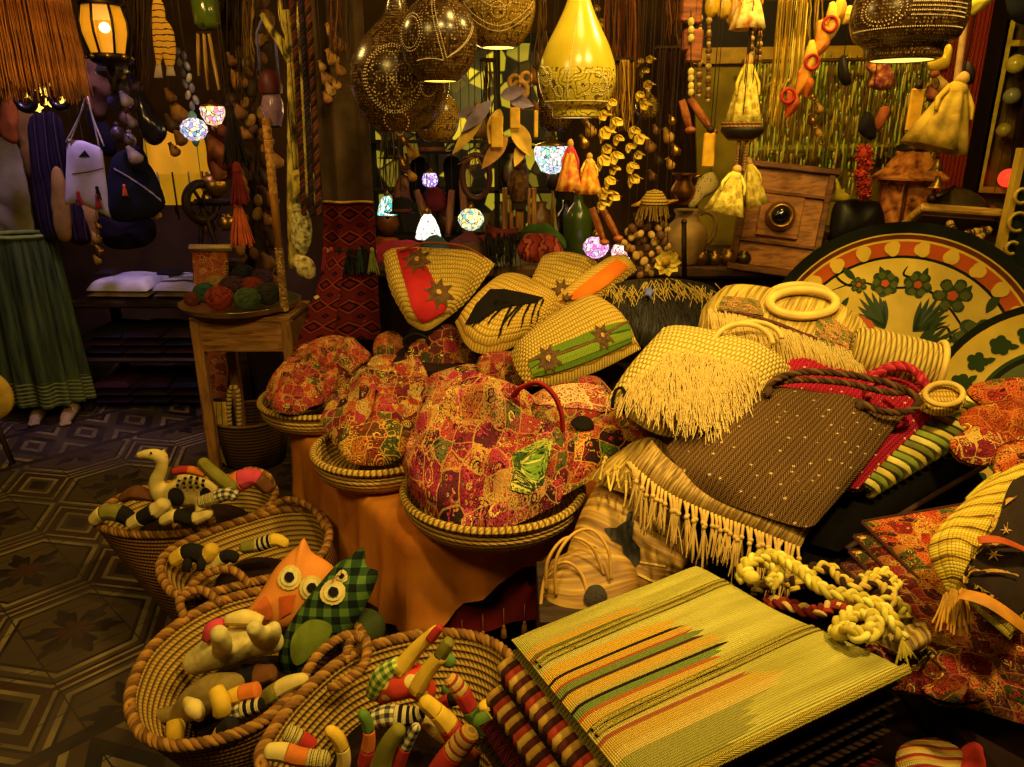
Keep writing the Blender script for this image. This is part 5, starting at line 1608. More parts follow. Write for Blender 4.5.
for i, (out, c, lb) in enumerate((
 ([(52, 172), (60, 168), (68, 190), (72, 225), (70, 240), (58, 238), (53, 210)], ('#a8803a', '#7a5824'), 'tan bag panel hanging left of the white tote'),
 ([(64, 205), (78, 204), (88, 225), (90, 242), (76, 245), (66, 232)], ('#2c1420', '#180a12'), 'plum striped bag hanging below the white tote'),
 ([(82, 206), (96, 208), (100, 230), (98, 244), (88, 242)], ('#b08436', '#7d5a22'), 'ochre bag hanging under the corner of the white tote'),
 ([(28, 125), (42, 112), (60, 116), (66, 150), (64, 200), (58, 238), (44, 240), (34, 200)], ('#241826', '#120c14'), 'dark purple garment hanging between blouse and tote'),
 ([(16, 118), (24, 108), (34, 116), (40, 160), (38, 175), (26, 172)], ('#8a6428', '#5a3e18'), 'ochre cloth hanging behind the dark purple garment'),
 ([(86, 112), (94, 104), (110, 128), (116, 152), (106, 156), (96, 140)], ('#18141c', '#0c0a10'), 'black strap bag hanging above the navy shoulder bag'))):
 hpuff('hanging_garment' if 'garment' in lb or 'cloth' in lb else 'hanging_bag', lb, 'garment' if 'garment' in lb or 'cloth' in lb else 'bag', out, 3.8 + .03 * i, cloth(c[0], c[1], 160.) if i not in (1, 3) else stripes([(0, c[0]), (.45, c[1]), (.6, '#4a3038'), (.7, c[1])], 'X', .05), .03, .02, HG, wr=.012)
for c, lb in (((26, 100), 'dark horn ring hanging left above the bags'), ((60, 98), 'dark horn ring hanging over the lit yellow flowers')):
 p = P(c[0], c[1], 3.5); r = pxm(9, p)
 t = thing('horn_ring', lb, 'ring', p - V((0, 0, r)), 'horn rings in the alley')
 b = MB(); b.tube(arc(p, r, R(100), R(440), 30), [.010, .014, .018, .014, .010], 9); b.build('ring', plain('#17110f', .35, spec=.5), t); hang(t, p + V((0, 0, r)))
p = P(48, 92, 4.0)
t = thing('flower_lamp', 'lit pale yellow flower lamp behind the horn rings', 'lamp', p - V((0, 0, .06)))
for i in range(9):
 a = i * 2.4; q = p + V((math.cos(a) * .02 * (i ** .5) * 2.2, -.02, math.sin(a) * .02 * (i ** .5) * 1.6))
 b = MB(); b.puff([q + V((math.cos(k * PI / 5) * (.03 if k % 2 == 0 else .016), 0, math.sin(k * PI / 5) * (.03 if k % 2 == 0 else .016))) for k in range(10)], V((0, -1, 0)), .012, .004); b.build('blossom', emit('#ffd24a', 2.6), t)
hang(t, p)
p0 = P(22, -14, 3.0)
t = thing('raffia_parasol', 'orange raffia fringe of a parasol in the top left corner', 'parasol', p0 - V((0, 0, .4)))
b = MB(); b.lathe([(.01, .12), (.09, .08), (.19, .0), (.20, -.012), (.17, -.012), (.01, .06)], 32, Matrix.Translation(p0 + V((-.05, 0, .02)))); b.build('cap', raffia('#b8702a', '#7a4416', 150.), t); hang(t, p0 + V((-.05, 0, .13)))
b = MB()
for i in range(900):
 a = rnd.uniform(0, 2 * PI); rr = .19 * math.sqrt(rnd.uniform(.3, 1))
 b.strands([p0 + V((-.05 + rr * math.cos(a), rr * math.sin(a), .01))], [V((math.cos(a) * .10 - .02, math.sin(a) * .1, -1))], .36, .0022, seg=5, jit=.14, droop=.25)
b.build('fringe', raffia('#c8782c', '#8a4c18', 160.), t)
g = G('amber_glass', .3, 0, .5); g.put(g.b.inputs['Emission Color'], '#e89a18'); g.b.inputs['Emission Strength'].default_value = .55; g.b.inputs['Alpha'].default_value = .55; pane = g.done('#d89a28')
p = P(105, 30, 3.3); s_ = pxm(22, p)
t = thing('lantern', 'lit octagonal yellow glass lantern hanging at the upper left', 'lantern', p - V((0, 0, s_ * 1.2)))
b = MB(); lathe_at(b, p, [(.78, -1.0), (1.0, -.2), (1.02, .3), (.86, 1.0)], s_, 8, smooth=False); b.build('glass_panes', pane, t)
for k in range(8):
 a = 2 * PI * k / 8
 d = V((math.cos(a), math.sin(a), 0))
 b = MB(); b.tube([p + (d * r + V((0, 0, z))) * s_ for r, z in ((.80, -1.02), (1.03, -.2), (1.05, .3), (.88, 1.02))], .005, 6); b.build('frame_rib', IRON, t)
b = MB(); lathe_at(b, p, [(.01, 1.9), (.15, 1.8), (.3, 1.4), (.7, 1.3), (1.0, 1.0), (.9, .95), (.01, 1.0)], s_, 16); b.build('cap', IRON, t)
b = MB(); lathe_at(b, p, [(.01, -.95), (.8, -1.0), (.95, -1.08), (.82, -1.3), (.5, -1.5), (.2, -1.55), (.12, -1.9), (.01, -2.0)], s_, 16); b.build('base', IRON, t)
for k in range(8):
 a = 2 * PI * (k + .5) / 8; d = V((math.cos(a), math.sin(a), 0))
 b = MB(); b.ell(p + (d * .92 + V((0, 0, -1.16))) * s_, (.012, .012, .009), 8, 6); b.build('gilt_boss', BRASS, t)
b = MB(); b.ell(p + V((0, 0, s_ * .1)), .02, 14, 10); b.build('bulb', emit('#ffd873', 14.), t)
hang(t, p + V((0, 0, s_ * 1.9)))
p = P(114, 72, 3.5)
t = thing('hanging_dish', 'tarnished metal dish hanging below the lit lantern', 'dish', p - V((0, 0, .05)))
b = MB(); lathe_at(b, p, [(.01, .02), (.02, .06), (.05, .05), (.075, .0), (.07, -.01), (.03, -.03), (.02, -.07), (.01, -.08)], 1., 24); b.build('bowl', metal('#a8a090', .3, .4), t); hang(t, p + V((0, 0, .05)))
for i, (x, y, c, rr) in enumerate(((122, 88, '#5a5578', .03), (116, 102, '#463a58', .035), (126, 118, '#6a4a6a', .028), (118, 134, '#3a2c40', .03), (130, 140, '#8a86b8', .026))):
 q = P(x, y, 3.5)
 b = MB(); b.ell(q, (rr, rr, rr * 1.15), 10, 8); b.lathe([(.004, rr), (.012, rr * 1.5), (.004, rr * 1.7)], 8, Matrix.Translation(q))
 b.tube([q + V((0, 0, rr * 1.6)), V((q.x, q.y, RAILZ))], .0014, 5)
 tag(b.build('hanging_ornament', plain(c, .4, spec=.5)), 'purplish glazed hanging ornament, %s below the tarnished dish' % ('first', 'second', 'third', 'fourth', 'fifth')[i], 'ornament', 'purple ornaments below the lantern')
t, body, pl = hpuff('dark_gourd', 'shiny black bottle gourd hanging left of the mosaic lamps', 'gourd', [(138, 92), (146, 96), (154, 112), (164, 124), (166, 136), (158, 145), (148, 143), (141, 130), (138, 112)], 3.4, plain('#1a1626', .18, spec=.6, var=.1), .055, .05)
def fishmat():
 return stripes([(0, '#c8983a'), (.62, '#c8983a'), (.62, '#2a1a0c'), (.8, '#c8983a')], 'Y', .022, wob=.02)
for out, lb, tail in (([(155, -4), (164, 6), (166, 40), (160, 66), (157, 66), (153, 40), (152, 10)], 'long striped wooden fish hanging vertically, the left of the pair', [(156, 64), (161, 64), (163, 78), (154, 78)]),
     ([(162, 20), (172, 28), (176, 48), (174, 66), (168, 70), (162, 50)], 'shorter striped wooden fish hanging vertically, the right of the pair', [(167, 66), (173, 66), (176, 76), (166, 76)])):
 t, body, pl = hpuff('wooden_fish', lb, 'fish ornament', out, 3.2, fishmat(), .012, .01, 'striped wooden fish')
 b = MB(); b.puff(pts(pl, tail), pl.n, .008, .006); b.build('tail', plain('#8a7a70', .6), t)
t = thing('shell_garland', 'garland of bluish shells beside the wooden fish', 'garland', P(198, 108, 3.3))
for i, (x, y) in enumerate(((178, 52), (184, 56), (180, 62), (187, 66), (183, 72), (189, 78), (185, 84), (192, 88), (188, 95), (196, 100), (192, 106))):
 b = MB(); b.ell(P(x, y, 3.3 - .01 * (i % 2)), (.012, .01, .020), 9, 7, M=Matrix.Rotation(R(20 * (i % 3 - 1)), 3, 'Y')); b.build('shell', plain(('#8a86c0', '#6a66a0', '#a8a0b8')[i % 3], .35, spec=.5), t)
b = MB(); b.tube([V((P(178, 52, 3.3).x, 3.3, RAILZ)), P(178, 50, 3.3), P(186, 70, 3.3), P(194, 106, 3.3)], .0016, 5); b.build('cord', CORD, t)
t = thing('stick_chime', 'chime of three pale wooden sticks under the green lamp glass', 'chime', P(214, 94, 3.3))
for (a, e) in (((198, 34), (199, 76)), ((204, 34), (208, 90)), ((209, 34), (219, 90))):
 b = MB(); b.tube([P(a[0], a[1], 3.3), P((a[0] + e[0]) / 2, (a[1] + e[1]) / 2, 3.3), P(e[0], e[1], 3.3)], [.011, .014, .010], 8, flat=.5); b.build('stick', wood('#c09a4c', '#8a6428', axis='Z'), t)
b = MB(); b.tube([P(196, 33, 3.3), P(212, 33, 3.3)], .006, 6); b.build('bar', DW, t); hang(t, P(204, 33, 3.3))
p = P(207, 14, 3.35); s_ = pxm(14, p)
t = thing('glass_lantern', 'green glass lantern bowl at the top above the stick chime', 'lantern', p - V((0, 0, s_)))
b = MB(); lathe_at(b, p, [(.01, -1.), (.7, -.98), (.95, -.6), (1., .9), (.92, 1.), (.9, -.5), (.01, -.9)], s_, 24); b.build('bowl', plain('#4a5a1a', .15, spec=.6), t)
b = MB(); b.tube([p + V((s_ * math.cos(k * PI / 12), s_ * math.sin(k * PI / 12), s_)) for k in range(25)], .006, 6, cap=False); b.build('rim', IRON, t)
hang(t, p + V((0, 0, -s_ * .9)))
def mosaic(label, px, py, r, Y, kind, cols, st=3., cap=BRASS, up=True, sc_=60., group='small lit mosaic lamps'):
 p = P(px, py, Y); s = pxm(r, p)
 t = thing('mosaic_lamp', label, 'lamp', p - V((0, 0, s * 1.3)), group)
 prof = {'globe': [(.25, -.85), (.7, -.62), (1., -.15), (.98, .2), (.7, .6), (.3, .8)],
   'cone': [(.95, -.9), (1., -.8), (.85, -.1), (.55, .6), (.25, 1.)],
   'drum': [(.55, -.8), (.9, -.5), (1., .1), (.75, .75), (.5, .85)],
   'bowl': [(.2, -.9), (.6, -.75), (.95, -.1), (1., .4), (.9, .6)]}[kind]
 b = MB(); lathe_at(b, p, prof, s, 28); b.build('shade', emit(cols[0], st, tuple(cols[1:]), sc_), t)
 b = MB(); r1, z1 = prof[-1]; lathe_at(b, p, [(r1 * 1.05, z1 - .03), (r1 * 1.08, z1 + .05), (.3, z1 + .25), (.12, z1 + .5), (.01, z1 + .55)], s, 16); b.build('cap', cap, t)
 r0, z0 = prof[0]
 b = MB(); lathe_at(b, p, [(.01, z0 - .45), (.12, z0 - .42), (.25, z0 - .2), (r0 * 1.15, z0 - .02), (r0, z0 + .04)], s, 16); b.build('base_collar', cap, t)
 if up: hang(t, p + V((0, 0, s * (z1 + .5))))
 return t
mosaic('small blue and white mosaic lamp at the alley, lower of the two', 194, 129, 13, 3.3, 'globe', ['#d8d8e8', '#7a88c8', '#c8a0b0', '#e8e0b0', '#5a9ac8'], 1.5, plain('#5a8aa0', .5))
mosaic('small pink and cream mosaic lamp at the alley, upper of the two', 213, 114, 12, 3.3, 'bowl', ['#f0d8a0', '#d88090', '#e8c060', '#b8a0c8', '#f0e8c8'], 1.6)
p = P(176, 152, 3.9)
t = thing('yellow_shade', 'glowing yellow fabric lampshade low in the alley', 'lampshade', p - V((0, 0, .22)))
b = MB(); lathe_at(b, p, [(.16, -.10), (.135, .10)], 1., 28); b.lathe([(.12, -.25), (.15, -.10)], 28, Matrix.Translation(p)); b.build('shade', emit('#c88c14', .5), t)
for k in range(14):
 a = 2 * PI * k / 14
 b = MB(); b.tube([p + V((math.cos(a) * .163, math.sin(a) * .163, -.09)), p + V((math.cos(a) * .155, math.sin(a) * .155, -.2 - .06 * (k % 3)))], .010, 6, flat=.3); b.build('fringe_strip', (plain('#8a8a70', .8), DARKBROWN)[k % 2], t)
hang(t, p + V((0, 0, .1)))
cx0, cx1 = P(200, 235, 3.75).x, P(243, 235, 3.75).x
t = thing('alley_cabinet', 'dark cabinet behind the yarn tray carrying brass pots and a wheel', 'cabinet', ((cx0 + cx1) / 2, 3.9, 0))
block(cx0, cx1, 3.70, 4.15, .06, .92, t, 'carcass', DW); block(cx0 + .02, cx1 - .02, 3.72, 4.13, 0, .06, t, 'plinth', DW)
b = MB(); b.box(((cx0 + cx1) / 2, 3.69, .5), (cx1 - cx0 - .06, .02, .7)); d_ = b.build('door', wood('#4a301a', '#241408'), t)
b = MB(); b.ell((cx1 - .08, 3.675, .55), .012); b.build('knob', BRASS, d_)
p = P(178, 212, 3.5)
t = thing('spinning_wheel', 'dark wooden spinning wheel with its axle, beside the yellow shade', 'wheel', (p.x, p.y + .28, .92))
r = pxm(24, p)
M = Matrix.Translation(p + V((0, .28, .02))) @ Matrix.Rotation(R(60), 4, 'Z') @ Matrix.Rotation(R(90), 4, 'X')
b = MB(M=M); b.tube([V((r * .8 * math.cos(k * PI / 20), r * .8 * math.sin(k * PI / 20), 0)) for k in range(41)], .022, 8, cap=False); b.build('rim', plain('#2a1a14', .5), t)
for k in range(6):
 b = MB(M=M); a = k * PI / 3; b.tube([V((0, 0, 0)), V((r * .78 * math.cos(a), r * .78 * math.sin(a), 0))], .009, 7); b.build('spoke', DARKBROWN, t)
b = MB(); b.tube([p + V((-.03, .28, .02)), p + V((.30, .20, .03))], .018, 10); b.build('axle', DARKBROWN, t)
b = MB();
for dx in (-.05, .05): b.tube([p + V((0, .28, .0)), V((p.x + dx, p.y + .30, .925))], .012, 7)
b.build('stand', DARKBROWN, t)
def pot(label, px, py, r, Y, prof, m, cat='pot', name='brass_pot', group=None, handle=None, z=None):
 p = P(px, py, Y); s = pxm(r, p)
 zmin = min(q[1] for q in prof)
 if z is not None: p.z = z - zmin * s
 t = thing(name, label, cat, p + V((0, 0, zmin * s)), group)
 b = MB(); lathe_at(b, p, prof, s, 30); b.build('body', m, t)
 if handle:
  b = MB(); b.tube(catmull([p + V(q) * s for q in handle], 20, False), s * .10, 8); b.build('handle', m, t)
 return t, p, s
POTP = [(.01, -.9), (.6, -.9), (.95, -.4), (1., .0), (.8, .5), (.5, .7), (.6, .9), (.52, .88), (.42, .7), (.01, .6)]
for x, y, r, lb in ((214, 184, 13, 'round brass pot on the alley cabinet behind the axle'), (226, 222, 9, 'small brass pot low beside the spinning wheel'), (206, 226, 9, 'small tarnished pot at the foot of the spinning wheel')):
 pot(lb, x, y, r, 3.85, POTP, BRASS, group='brass pots on the alley cabinet')
# ------------------------------------------------------------------ yarn tray on its little table
tz = .80
tp = Z(241, 303, tz); ty = tp.y
t = thing('side_stand', 'small wooden stand with one long leg in view under the yarn tray', 'table', (tp.x, ty, 0))
TW = wood('#9a6a34', '#5a3a18', axis='Z'); TWx = wood('#a06c34', '#5e3c1a')
xl, xr = P(197, 330, ty - .14).x, P(287, 325, ty - .14).x
for x, y in ((xl, ty - .14), (xr, ty - .14 + .0), (xl + .02, ty + .16), (xr, ty + .16)):
 b = MB(); b.box((x, y, tz / 2 - .02), (.045, .04, tz - .045)); b.build('leg', TW, t)
for a, e in (((xl, ty - .145), (xr, ty - .145)), ((xr, ty - .14), (xr, ty + .16)), ((xl, ty + .165), (xr, ty + .165))):
 b = MB(); c = ((a[0] + e[0]) / 2, (a[1] + e[1]) / 2, tz - .115); b.box(c, (max(abs(e[0] - a[0]), .02), max(abs(e[1] - a[1]), .022), .13)); b.build('apron', TWx, t)
b = MB(); b.box(((xl + xr) / 2, ty + .01, tz - .038), (xr - xl + .04, .34, .022)); b.build('top', TWx, t)
rt = pxm(58, tp)
t = thing('metal_tray', 'wide hammered metal tray of yarn balls on the little stand', 'tray', (tp.x, ty, tz - .026))
b = MB(); b.lathe([(.001, 0), (rt * .78, 0), (rt * .94, .012), (rt, .034), (rt * 1.01, .036), (rt * .97, .03), (rt * .9, .016), (rt * .76, .006), (.001, .005)], 48, Matrix.Translation((tp.x, ty, tz - .024)))
b.build('dish', metal('#d0c090', .3, .6), t)
YG = 'balls of yarn on the metal tray'
def yarn(px, py, r, c, lb, Y=ty):
 p = P(px, py, Y); s = pxm(r, p); p.z = max(p.z, tz + s * .8)
 b = MB()
 b.ell(p, (s * .93, s * .93, s * .8))
 for k in range(22):
  ax = V((rnd.uniform(-1, 1), rnd.uniform(-1, 1), rnd.uniform(-1, 1))).normalized(); q = ax.orthogonal().normalized(); w = ax.cross(q)
  b.tube([p + (q * math.cos(a * PI / 8) + w * math.sin(a * PI / 8)) * s * .97 + V((0, 0, -(q * math.cos(a * PI / 8) + w * math.sin(a * PI / 8)).z * s * .15)) for a in range(17)], s * .055, 5, cap=False)
 tag(b.build('yarn_ball', plain(c, .95, var=.35, scale=50)), lb, 'yarn ball', YG)
for a in ((220, 303, 14, '#7a2a1c', 'rust red yarn ball at the front of the tray', ty - .12), (248, 306, 13, '#3f4f30', 'muted green yarn ball at the front of the tray', ty - .12), (205, 293, 12, '#2c4a44', 'dark teal yarn ball at the left of the tray', ty - .02), (233, 288, 14, '#3a2030', 'plum yarn ball in the middle of the tray', ty), (252, 288, 13, '#6a2416', 'dark orange yarn ball behind the green one', ty + .02), (268, 295, 13, '#2c2a20', 'black yarn ball at the right of the tray', ty - .02), (216, 284, 11, '#8a6a34', 'tan yarn ball behind the rust red one', ty + .08), (244, 276, 13, '#1c1820', 'black yarn ball at the back of the tray', ty + .12), (193, 300, 9, '#5a2a20', 'brown yarn ball at the left rim of the tray', ty - .06), (262, 278, 11, '#4a2c4a', 'purple yarn ball at the back right of the tray', ty + .1)):
 yarn(*a[:5], Y=a[5])
px_ = P(284, 300, ty - .1)
t = thing('turned_pole', 'tall pale wooden pole with carved lower end standing in the yarn tray', 'pole', (px_.x, px_.y, tz - .012))
zt = P(284, 118, px_.y).z
b = MB(); b.tube([V((px_.x, px_.y, tz + .25)), V((px_.x, px_.y, zt))], .016, 10); b.build('shaft', wood('#c8873a', '#8a5522', axis='Z'), t)
b = MB();
pr = []
for k in range(40):
 pr.append((.015 + .003 * abs(math.sin(k * 1.1)), (tz - .012) + .27 * k / 39))
b.lathe(pr, 14, Matrix.Translation((px_.x, px_.y, 0))); b.build('carved_foot', mottled('#c89a4a', '#6a3a1a', '#e0c070', 60), t)
b = MB(); b.lathe([(.015 + .003 * abs(math.sin(k * .9)), zt - .30 + .30 * k / 39) for k in range(40)], 14, Matrix.Translation((px_.x, px_.y, 0))); b.build('carved_head', mottled('#8a5a22', '#b8803a', '#d8a850', 40), t)
t, body, pl = hpuff('runner', 'orange woven runner hanging behind the stand leg', 'runner', [(192, 248), (228, 248), (229, 300), (228, 400), (226, 462), (208, 462), (200, 400), (194, 300)], ty + .35, patchwork(['#a8502a', '#8a3a20', '#b8642e', '#7a3020'], 20., 90., '#b87a3a'), .012, .012, strap=False, straight=True)
b = MB(); b.tube([pl(190, 248), pl(231, 248)], .018, 8); b.build('rod', wood('#b89a5a', '#7a5a2a'), t)
hang(t, pl(210, 248))
t = thing('raffia_skein', 'skein of dark edged yellow raffia hanging from the little stand', 'skein', P(216, 462, ty + .02))
b = MB()
for k in range(26):
 x = 207 + 20 * k / 26
 b.tube(catmull([P(x - 1, 400, ty + .02), P(x, 420, ty), P(x + 3 + rnd.uniform(-2, 2), 442, ty - .01), P(x + 5, 462 + rnd.uniform(-6, 4), ty)], 12, False), .0042, 5, mat=1 if k % 7 == 6 else 0)
b.build('strands', [plain('#c8a23c', .8, var=.3), DARKBROWN], t)
b = MB(); b.tube([P(205, 400, ty + .02), P(229, 400, ty + .02)], .009, 7); b.build('binding', DARKBROWN, t)
bp = Z(245, 474, .002); bp = V((bp.x, bp.y + .16, 0))
t = thing('dark_basket', 'dark brown palm basket with a pale upright handle beside the orange cloth', 'basket', bp)
rb = pxm(38, P(245, 440, bp.y))
b = MB(); b.lathe([(.001, .003), (rb * .72, .003), (rb * .78, .02), (rb, .24), (rb * .96, .24), (rb * .74, .025), (.001, .02)], 40, Matrix.Translation(bp)); b.build('body', coil('#5a3a1c', '#2c1a0c', 60., 50., .8), t)
b = MB(); b.tube([bp + V((rb * .98 * math.cos(k * PI / 24), rb * .98 * math.sin(k * PI / 24), .242)) for k in range(49)], .008, 7, cap=False); b.build('rim', plain('#6a4824', .9), t)
hp = P(237, 425, bp.y - rb * .4)
b = MB(); b.tube(catmull([hp + V((-.035, 0, -.06)), hp + V((-.032, 0, .06)), hp + V((-.012, 0, .17)), hp + V((.01, 0, .19)), hp + V((.022, 0, .15)), hp + V((.012, 0, .02)), hp + V((.006, 0, -.06))], 30, False), .0125, 9); b.build('handle', coil('#d0b070', '#96723a', 50., 60., 1.), t)
# ------------------------------------------------------------------ carved gourd lamps
def gourd_mat(c1, c2, c3, zcut=9.):
 g = G('gourd', .24, 0, .55)
 v = g.uv()
 n = g.noise(g.ob(), 9, 4)
 col = g.ramp(n, [(.3, c2), (.7, c1)])
 nn = g.noise(g.ob(), 22, 1)
 fr = g.math('FRACT', g.math('MULTIPLY', nn, 9.))
 oz = g.sep(g.ob())[2]
 zone = g.math('LESS_THAN', oz, zcut)
 d, cc = g.vor(v, 120., rand=.1)
 holes = g.math('MULTIPLY', g.math('MULTIPLY', g.ramp(d, [(.24, (1, 1, 1)), (.34, (0, 0, 0))]), g.step(fr, .55)), zone)
 cut = g.math('MULTIPLY', g.math('MULTIPLY', g.math('LESS_THAN', fr, .22), zone), .8)
 col = g.mix(cut, col, '#1c1006')
 col = g.mix(g.math('MULTIPLY', holes, .45), col, c3)
 h = g.math('SUBTRACT', 1., holes)
 return g.done(col, h, .5, .002)
GP_ROUND = [(.46, -.93), (.50, -.92), (.66, -.80), (.87, -.50), (1.0, -.05), (.97, .32), (.80, .68), (.50, .98), (.26, 1.20), (.17, 1.5), (.16, 1.9), (.12, 2.15), (.01, 2.2)]
GP_TALL = [(.58, -1.0), (.62, -.98), (.62, -.80), (.80, -.70), (.98, -.25), (1.0, .0), (.95, .32), (.78, .75), (.56, 1.15), (.36, 1.55), (.22, 1.95), (.16, 2.3), (.14, 2.7), (.01, 2.75)]
GP_WIDE = [(.60, -.72), (.68, -.70), (.68, -.48), (.90, -.38), (1.0, -.1), (1.0, .2), (.85, .7), (.55, 1.05), (.3, 1.3), (.2, 1.7), (.01, 1.8)]
def gourd(label, px, py, r, Y, prof, m, glow, dots=(), band=None, group='carved gourd lamps', dotm=None):
 p = P(px, py, Y); s = pxm(r, p)
 t = thing('gourd_lamp', label, 'lamp', p + V((0, 0, prof[0][1] * s)), group)
 b = MB()
 pf = []
 for i in range(len(prof) - 1):
  for k in range(3):
   u = k / 3; pf.append((prof[i][0] * (1 - u) + prof[i + 1][0] * u, prof[i][1] * (1 - u) + prof[i + 1][1] * u))
 pf.append(prof[-1])
 sm = [pf[0]] + [((pf[i - 1][0] + 2 * pf[i][0] + pf[i + 1][0]) / 4, (pf[i - 1][1] + 2 * pf[i][1] + pf[i + 1][1]) / 4) for i in range(1, len(pf) - 1)] + [pf[-1]]
 lathe_at(b, p, sm, s, 56)
 b.build('body', m, t)
 r0, z0 = prof[0]
 b = MB(); lathe_at(b, p, [(r0 * 1.0, z0 + .01), (r0 * .98, z0 - .015), (r0 * .92, z0 - .01), (r0 * .90, z0 + .05)], s, 40); b.build('rim', m, t)
 b = MB(); lathe_at(b, p, [(.001, z0 + .05), (r0 * .93, z0 + .0)], s, 40); b.build('lit_opening', emit(glow[0], glow[1]), t)
 def R_at(z):
  for i in range(len(sm) - 1):
   if sm[i][1] <= z <= sm[i + 1][1]:
    u = (z - sm[i][1]) / max(sm[i + 1][1] - sm[i][1], 1e-6)
    return sm[i][0] * (1 - u) + sm[i + 1][0] * u
  return .3
 base_a = math.atan2(-p.y, -p.x)
 def on(a, z):
  rr = R_at(z)
  return p + V((rr * math.cos(base_a + a), rr * math.sin(base_a + a), z)) * s * 1.008
 if dots:
  for path in dots:
   b = MB()
   for (a, z) in path:
    b.ell(on(a, z), s * .013, 6, 4)
   b.build('bead_inlay', dotm or plain('#d8c090', .4), t)
 hang(t, p + V((0, 0, prof[-1][1] * s)), r=.004)
 return t, p, s
def circ(a0, z0, r, n, kx=1.): return [(a0 + r * kx * math.cos(2 * PI * k / n), z0 + r * math.sin(2 * PI * k / n)) for k in range(n)]
def line(a0, z0, a1, z1, n, bend=0.): return [(a0 + (a1 - a0) * k / (n - 1), z0 + (z1 - z0) * k / (n - 1) + bend * math.sin(PI * k / (n - 1))) for k in range(n)]
DK = gourd_mat('#4a3212', '#2a1a0a', '#b08a4a')
MD = gourd_mat('#8a6a1c', '#5a4012', '#d8b860')
YL = gourd_mat('#c8b032', '#a8921e', '#e0cc80', .115)
petals = [circ(-.15 + .26 * math.cos(k * PI / 3), .0 + .26 * math.sin(k * PI / 3), .26, 22) for k in range(6)]
gourd('large dark carved gourd lamp with ring of petal circles, leftmost of the gourds', 400, 82, 50, 2.25, GP_ROUND, DK, ('#f0b030', 1.6),
 petals + [circ(-.15, 0, .56, 60), circ(-.15, 0, .60, 64), circ(.6, -.1, .2, 26), line(.5, .5, 1.1, -.2, 30, .1), circ(-.15, -.78, .22, 24, 1.6)])
gourd('dark carved gourd lamp hanging in front of its larger neighbour', 439, 42, 39, 2.05, GP_ROUND, DK, ('#ffd040', 3.),
 [circ(-.85, .15, .36, 36), circ(-.85, .15, .43, 40), line(-.25, .95, .12, -.5, 34, -.1), line(-.16, .95, .2, -.45, 34, -.1), line(.2, -.45, 1.1, .3, 34, -.1), line(.28, -.4, 1.1, .4, 34, -.1), line(-.7, -.5, .12, -.5, 26, .04)])
gourd('amber carved gourd lamp at the top edge, its lower half lit', 498, 9, 38, 2.2, GP_ROUND, MD, ('#ffe860', 3.),
 [line(-1.2, .0, 1.2, .0, 60, -.62), line(-1.1, .1, 1.1, .1, 54, -.60), circ(0, -.15, .18, 20), line(-.6, .2, .6, .2, 30, -.3)])
gourd('bright yellow pear shaped gourd lamp with a scrolled band', 577, 76, 39, 2.05, GP_TALL, YL, ('#f8dc90', 2.2),
 [line(-1.3, -.62, 1.3, -.62, 70), line(-.1, 1.4, -.25, -.55, 60), circ(-.9, -.05, .22, 24), circ(-.9, -.05, .12, 14), circ(.75, -.25, .24, 24), circ(.75, -.25, .14, 16), circ(-.5, -.4, .12, 14), circ(.3, -.35, .14, 16), line(-1.2, .2, -.6, -.5, 26, .2), line(.2, .0, 1.1, -.5, 30, .2)], dotm=plain('#e8d8a0', .4))
gourd('large dark gourd lamp at the top right with rows of pricked dots', 908, 18, 54, 1.95, GP_WIDE, DK, ('#f0c860', 1.8),
 [circ(-.45, .05, .26, 36, 1.6), circ(-.45, .05, .20, 30, 1.6)] + [line(.05, .35 - .07 * k, 1.1, .32 - .07 * k, 34) for k in range(7)] + [line(-1.2, -.25, 1.2, -.25, 60)])
for (x, y, r, Y, lb, m) in ((436, 118, 24, 2.75, 'small unlit gourd hanging behind the two dark gourd lamps', MD), (556, 112, 20, 2.9, 'dark unlit gourd hanging behind the yellow gourd lamp', DK), (647, 108, 12, 3.0, 'little amber gourd with gilt belly right of the yellow gourd lamp', MD)):
 gourd(lb, x, y, r, Y, GP_ROUND, m, ('#6a4a10', .15), group='unlit gourds')
# ------------------------------------------------------------------ dark rug with a kilim end, ropes and tall carved figures left of centre
def kilim_mat():
 g = G('kilim', .92, 0, .1)
 x, y, _ = g.sep(g.uv())
 tri = g.math('ABSOLUTE', g.math('SUBTRACT', g.math('FRACT', g.math('MULTIPLY', x, 13)), .5))
 try_ = g.math('ABSOLUTE', g.math('SUBTRACT', g.math('FRACT', g.math('MULTIPLY', y, 11)), .5))
 s_ = g.math('FRACT', g.math('MULTIPLY_ADD', tri, 1.1, g.math('MULTIPLY', try_, 2.)))
 s_ = g.math('DIVIDE', g.math('FLOOR', g.math('MULTIPLY', s_, 10)), 10)
 col = g.ramp(s_, [(0, '#5a1618'), (.2, '#1c0b0d'), (.4, '#7a2a20'), (.6, '#3a0e16'), (.75, '#5a1a1e'), (.92, '#8a6030')], 'CONSTANT')
 d, _ = g.vor(g.map(g.uv(), (7, 11, 1)), 1., metric='MANHATTAN', rand=.3)
 col = g.mix(g.ramp(d, [(.13, (1, 1, 1)), (.16, (0, 0, 0))]), col, '#d8b878')
 h = g.math('ABSOLUTE', g.math('SINE', g.math('MULTIPLY', y, 700)))
 return g.done(col, h, .5, .003)
KIL = kilim_mat()
YR = 2.92
t = thing('kilim_rug', 'long dark rug with a red zigzag kilim end hanging as a column', 'rug', (P(343, 330, YR).x, YR, P(343, 340, YR).z))
xa, xb = P(318, 150, YR).x, P(371, 150, YR).x
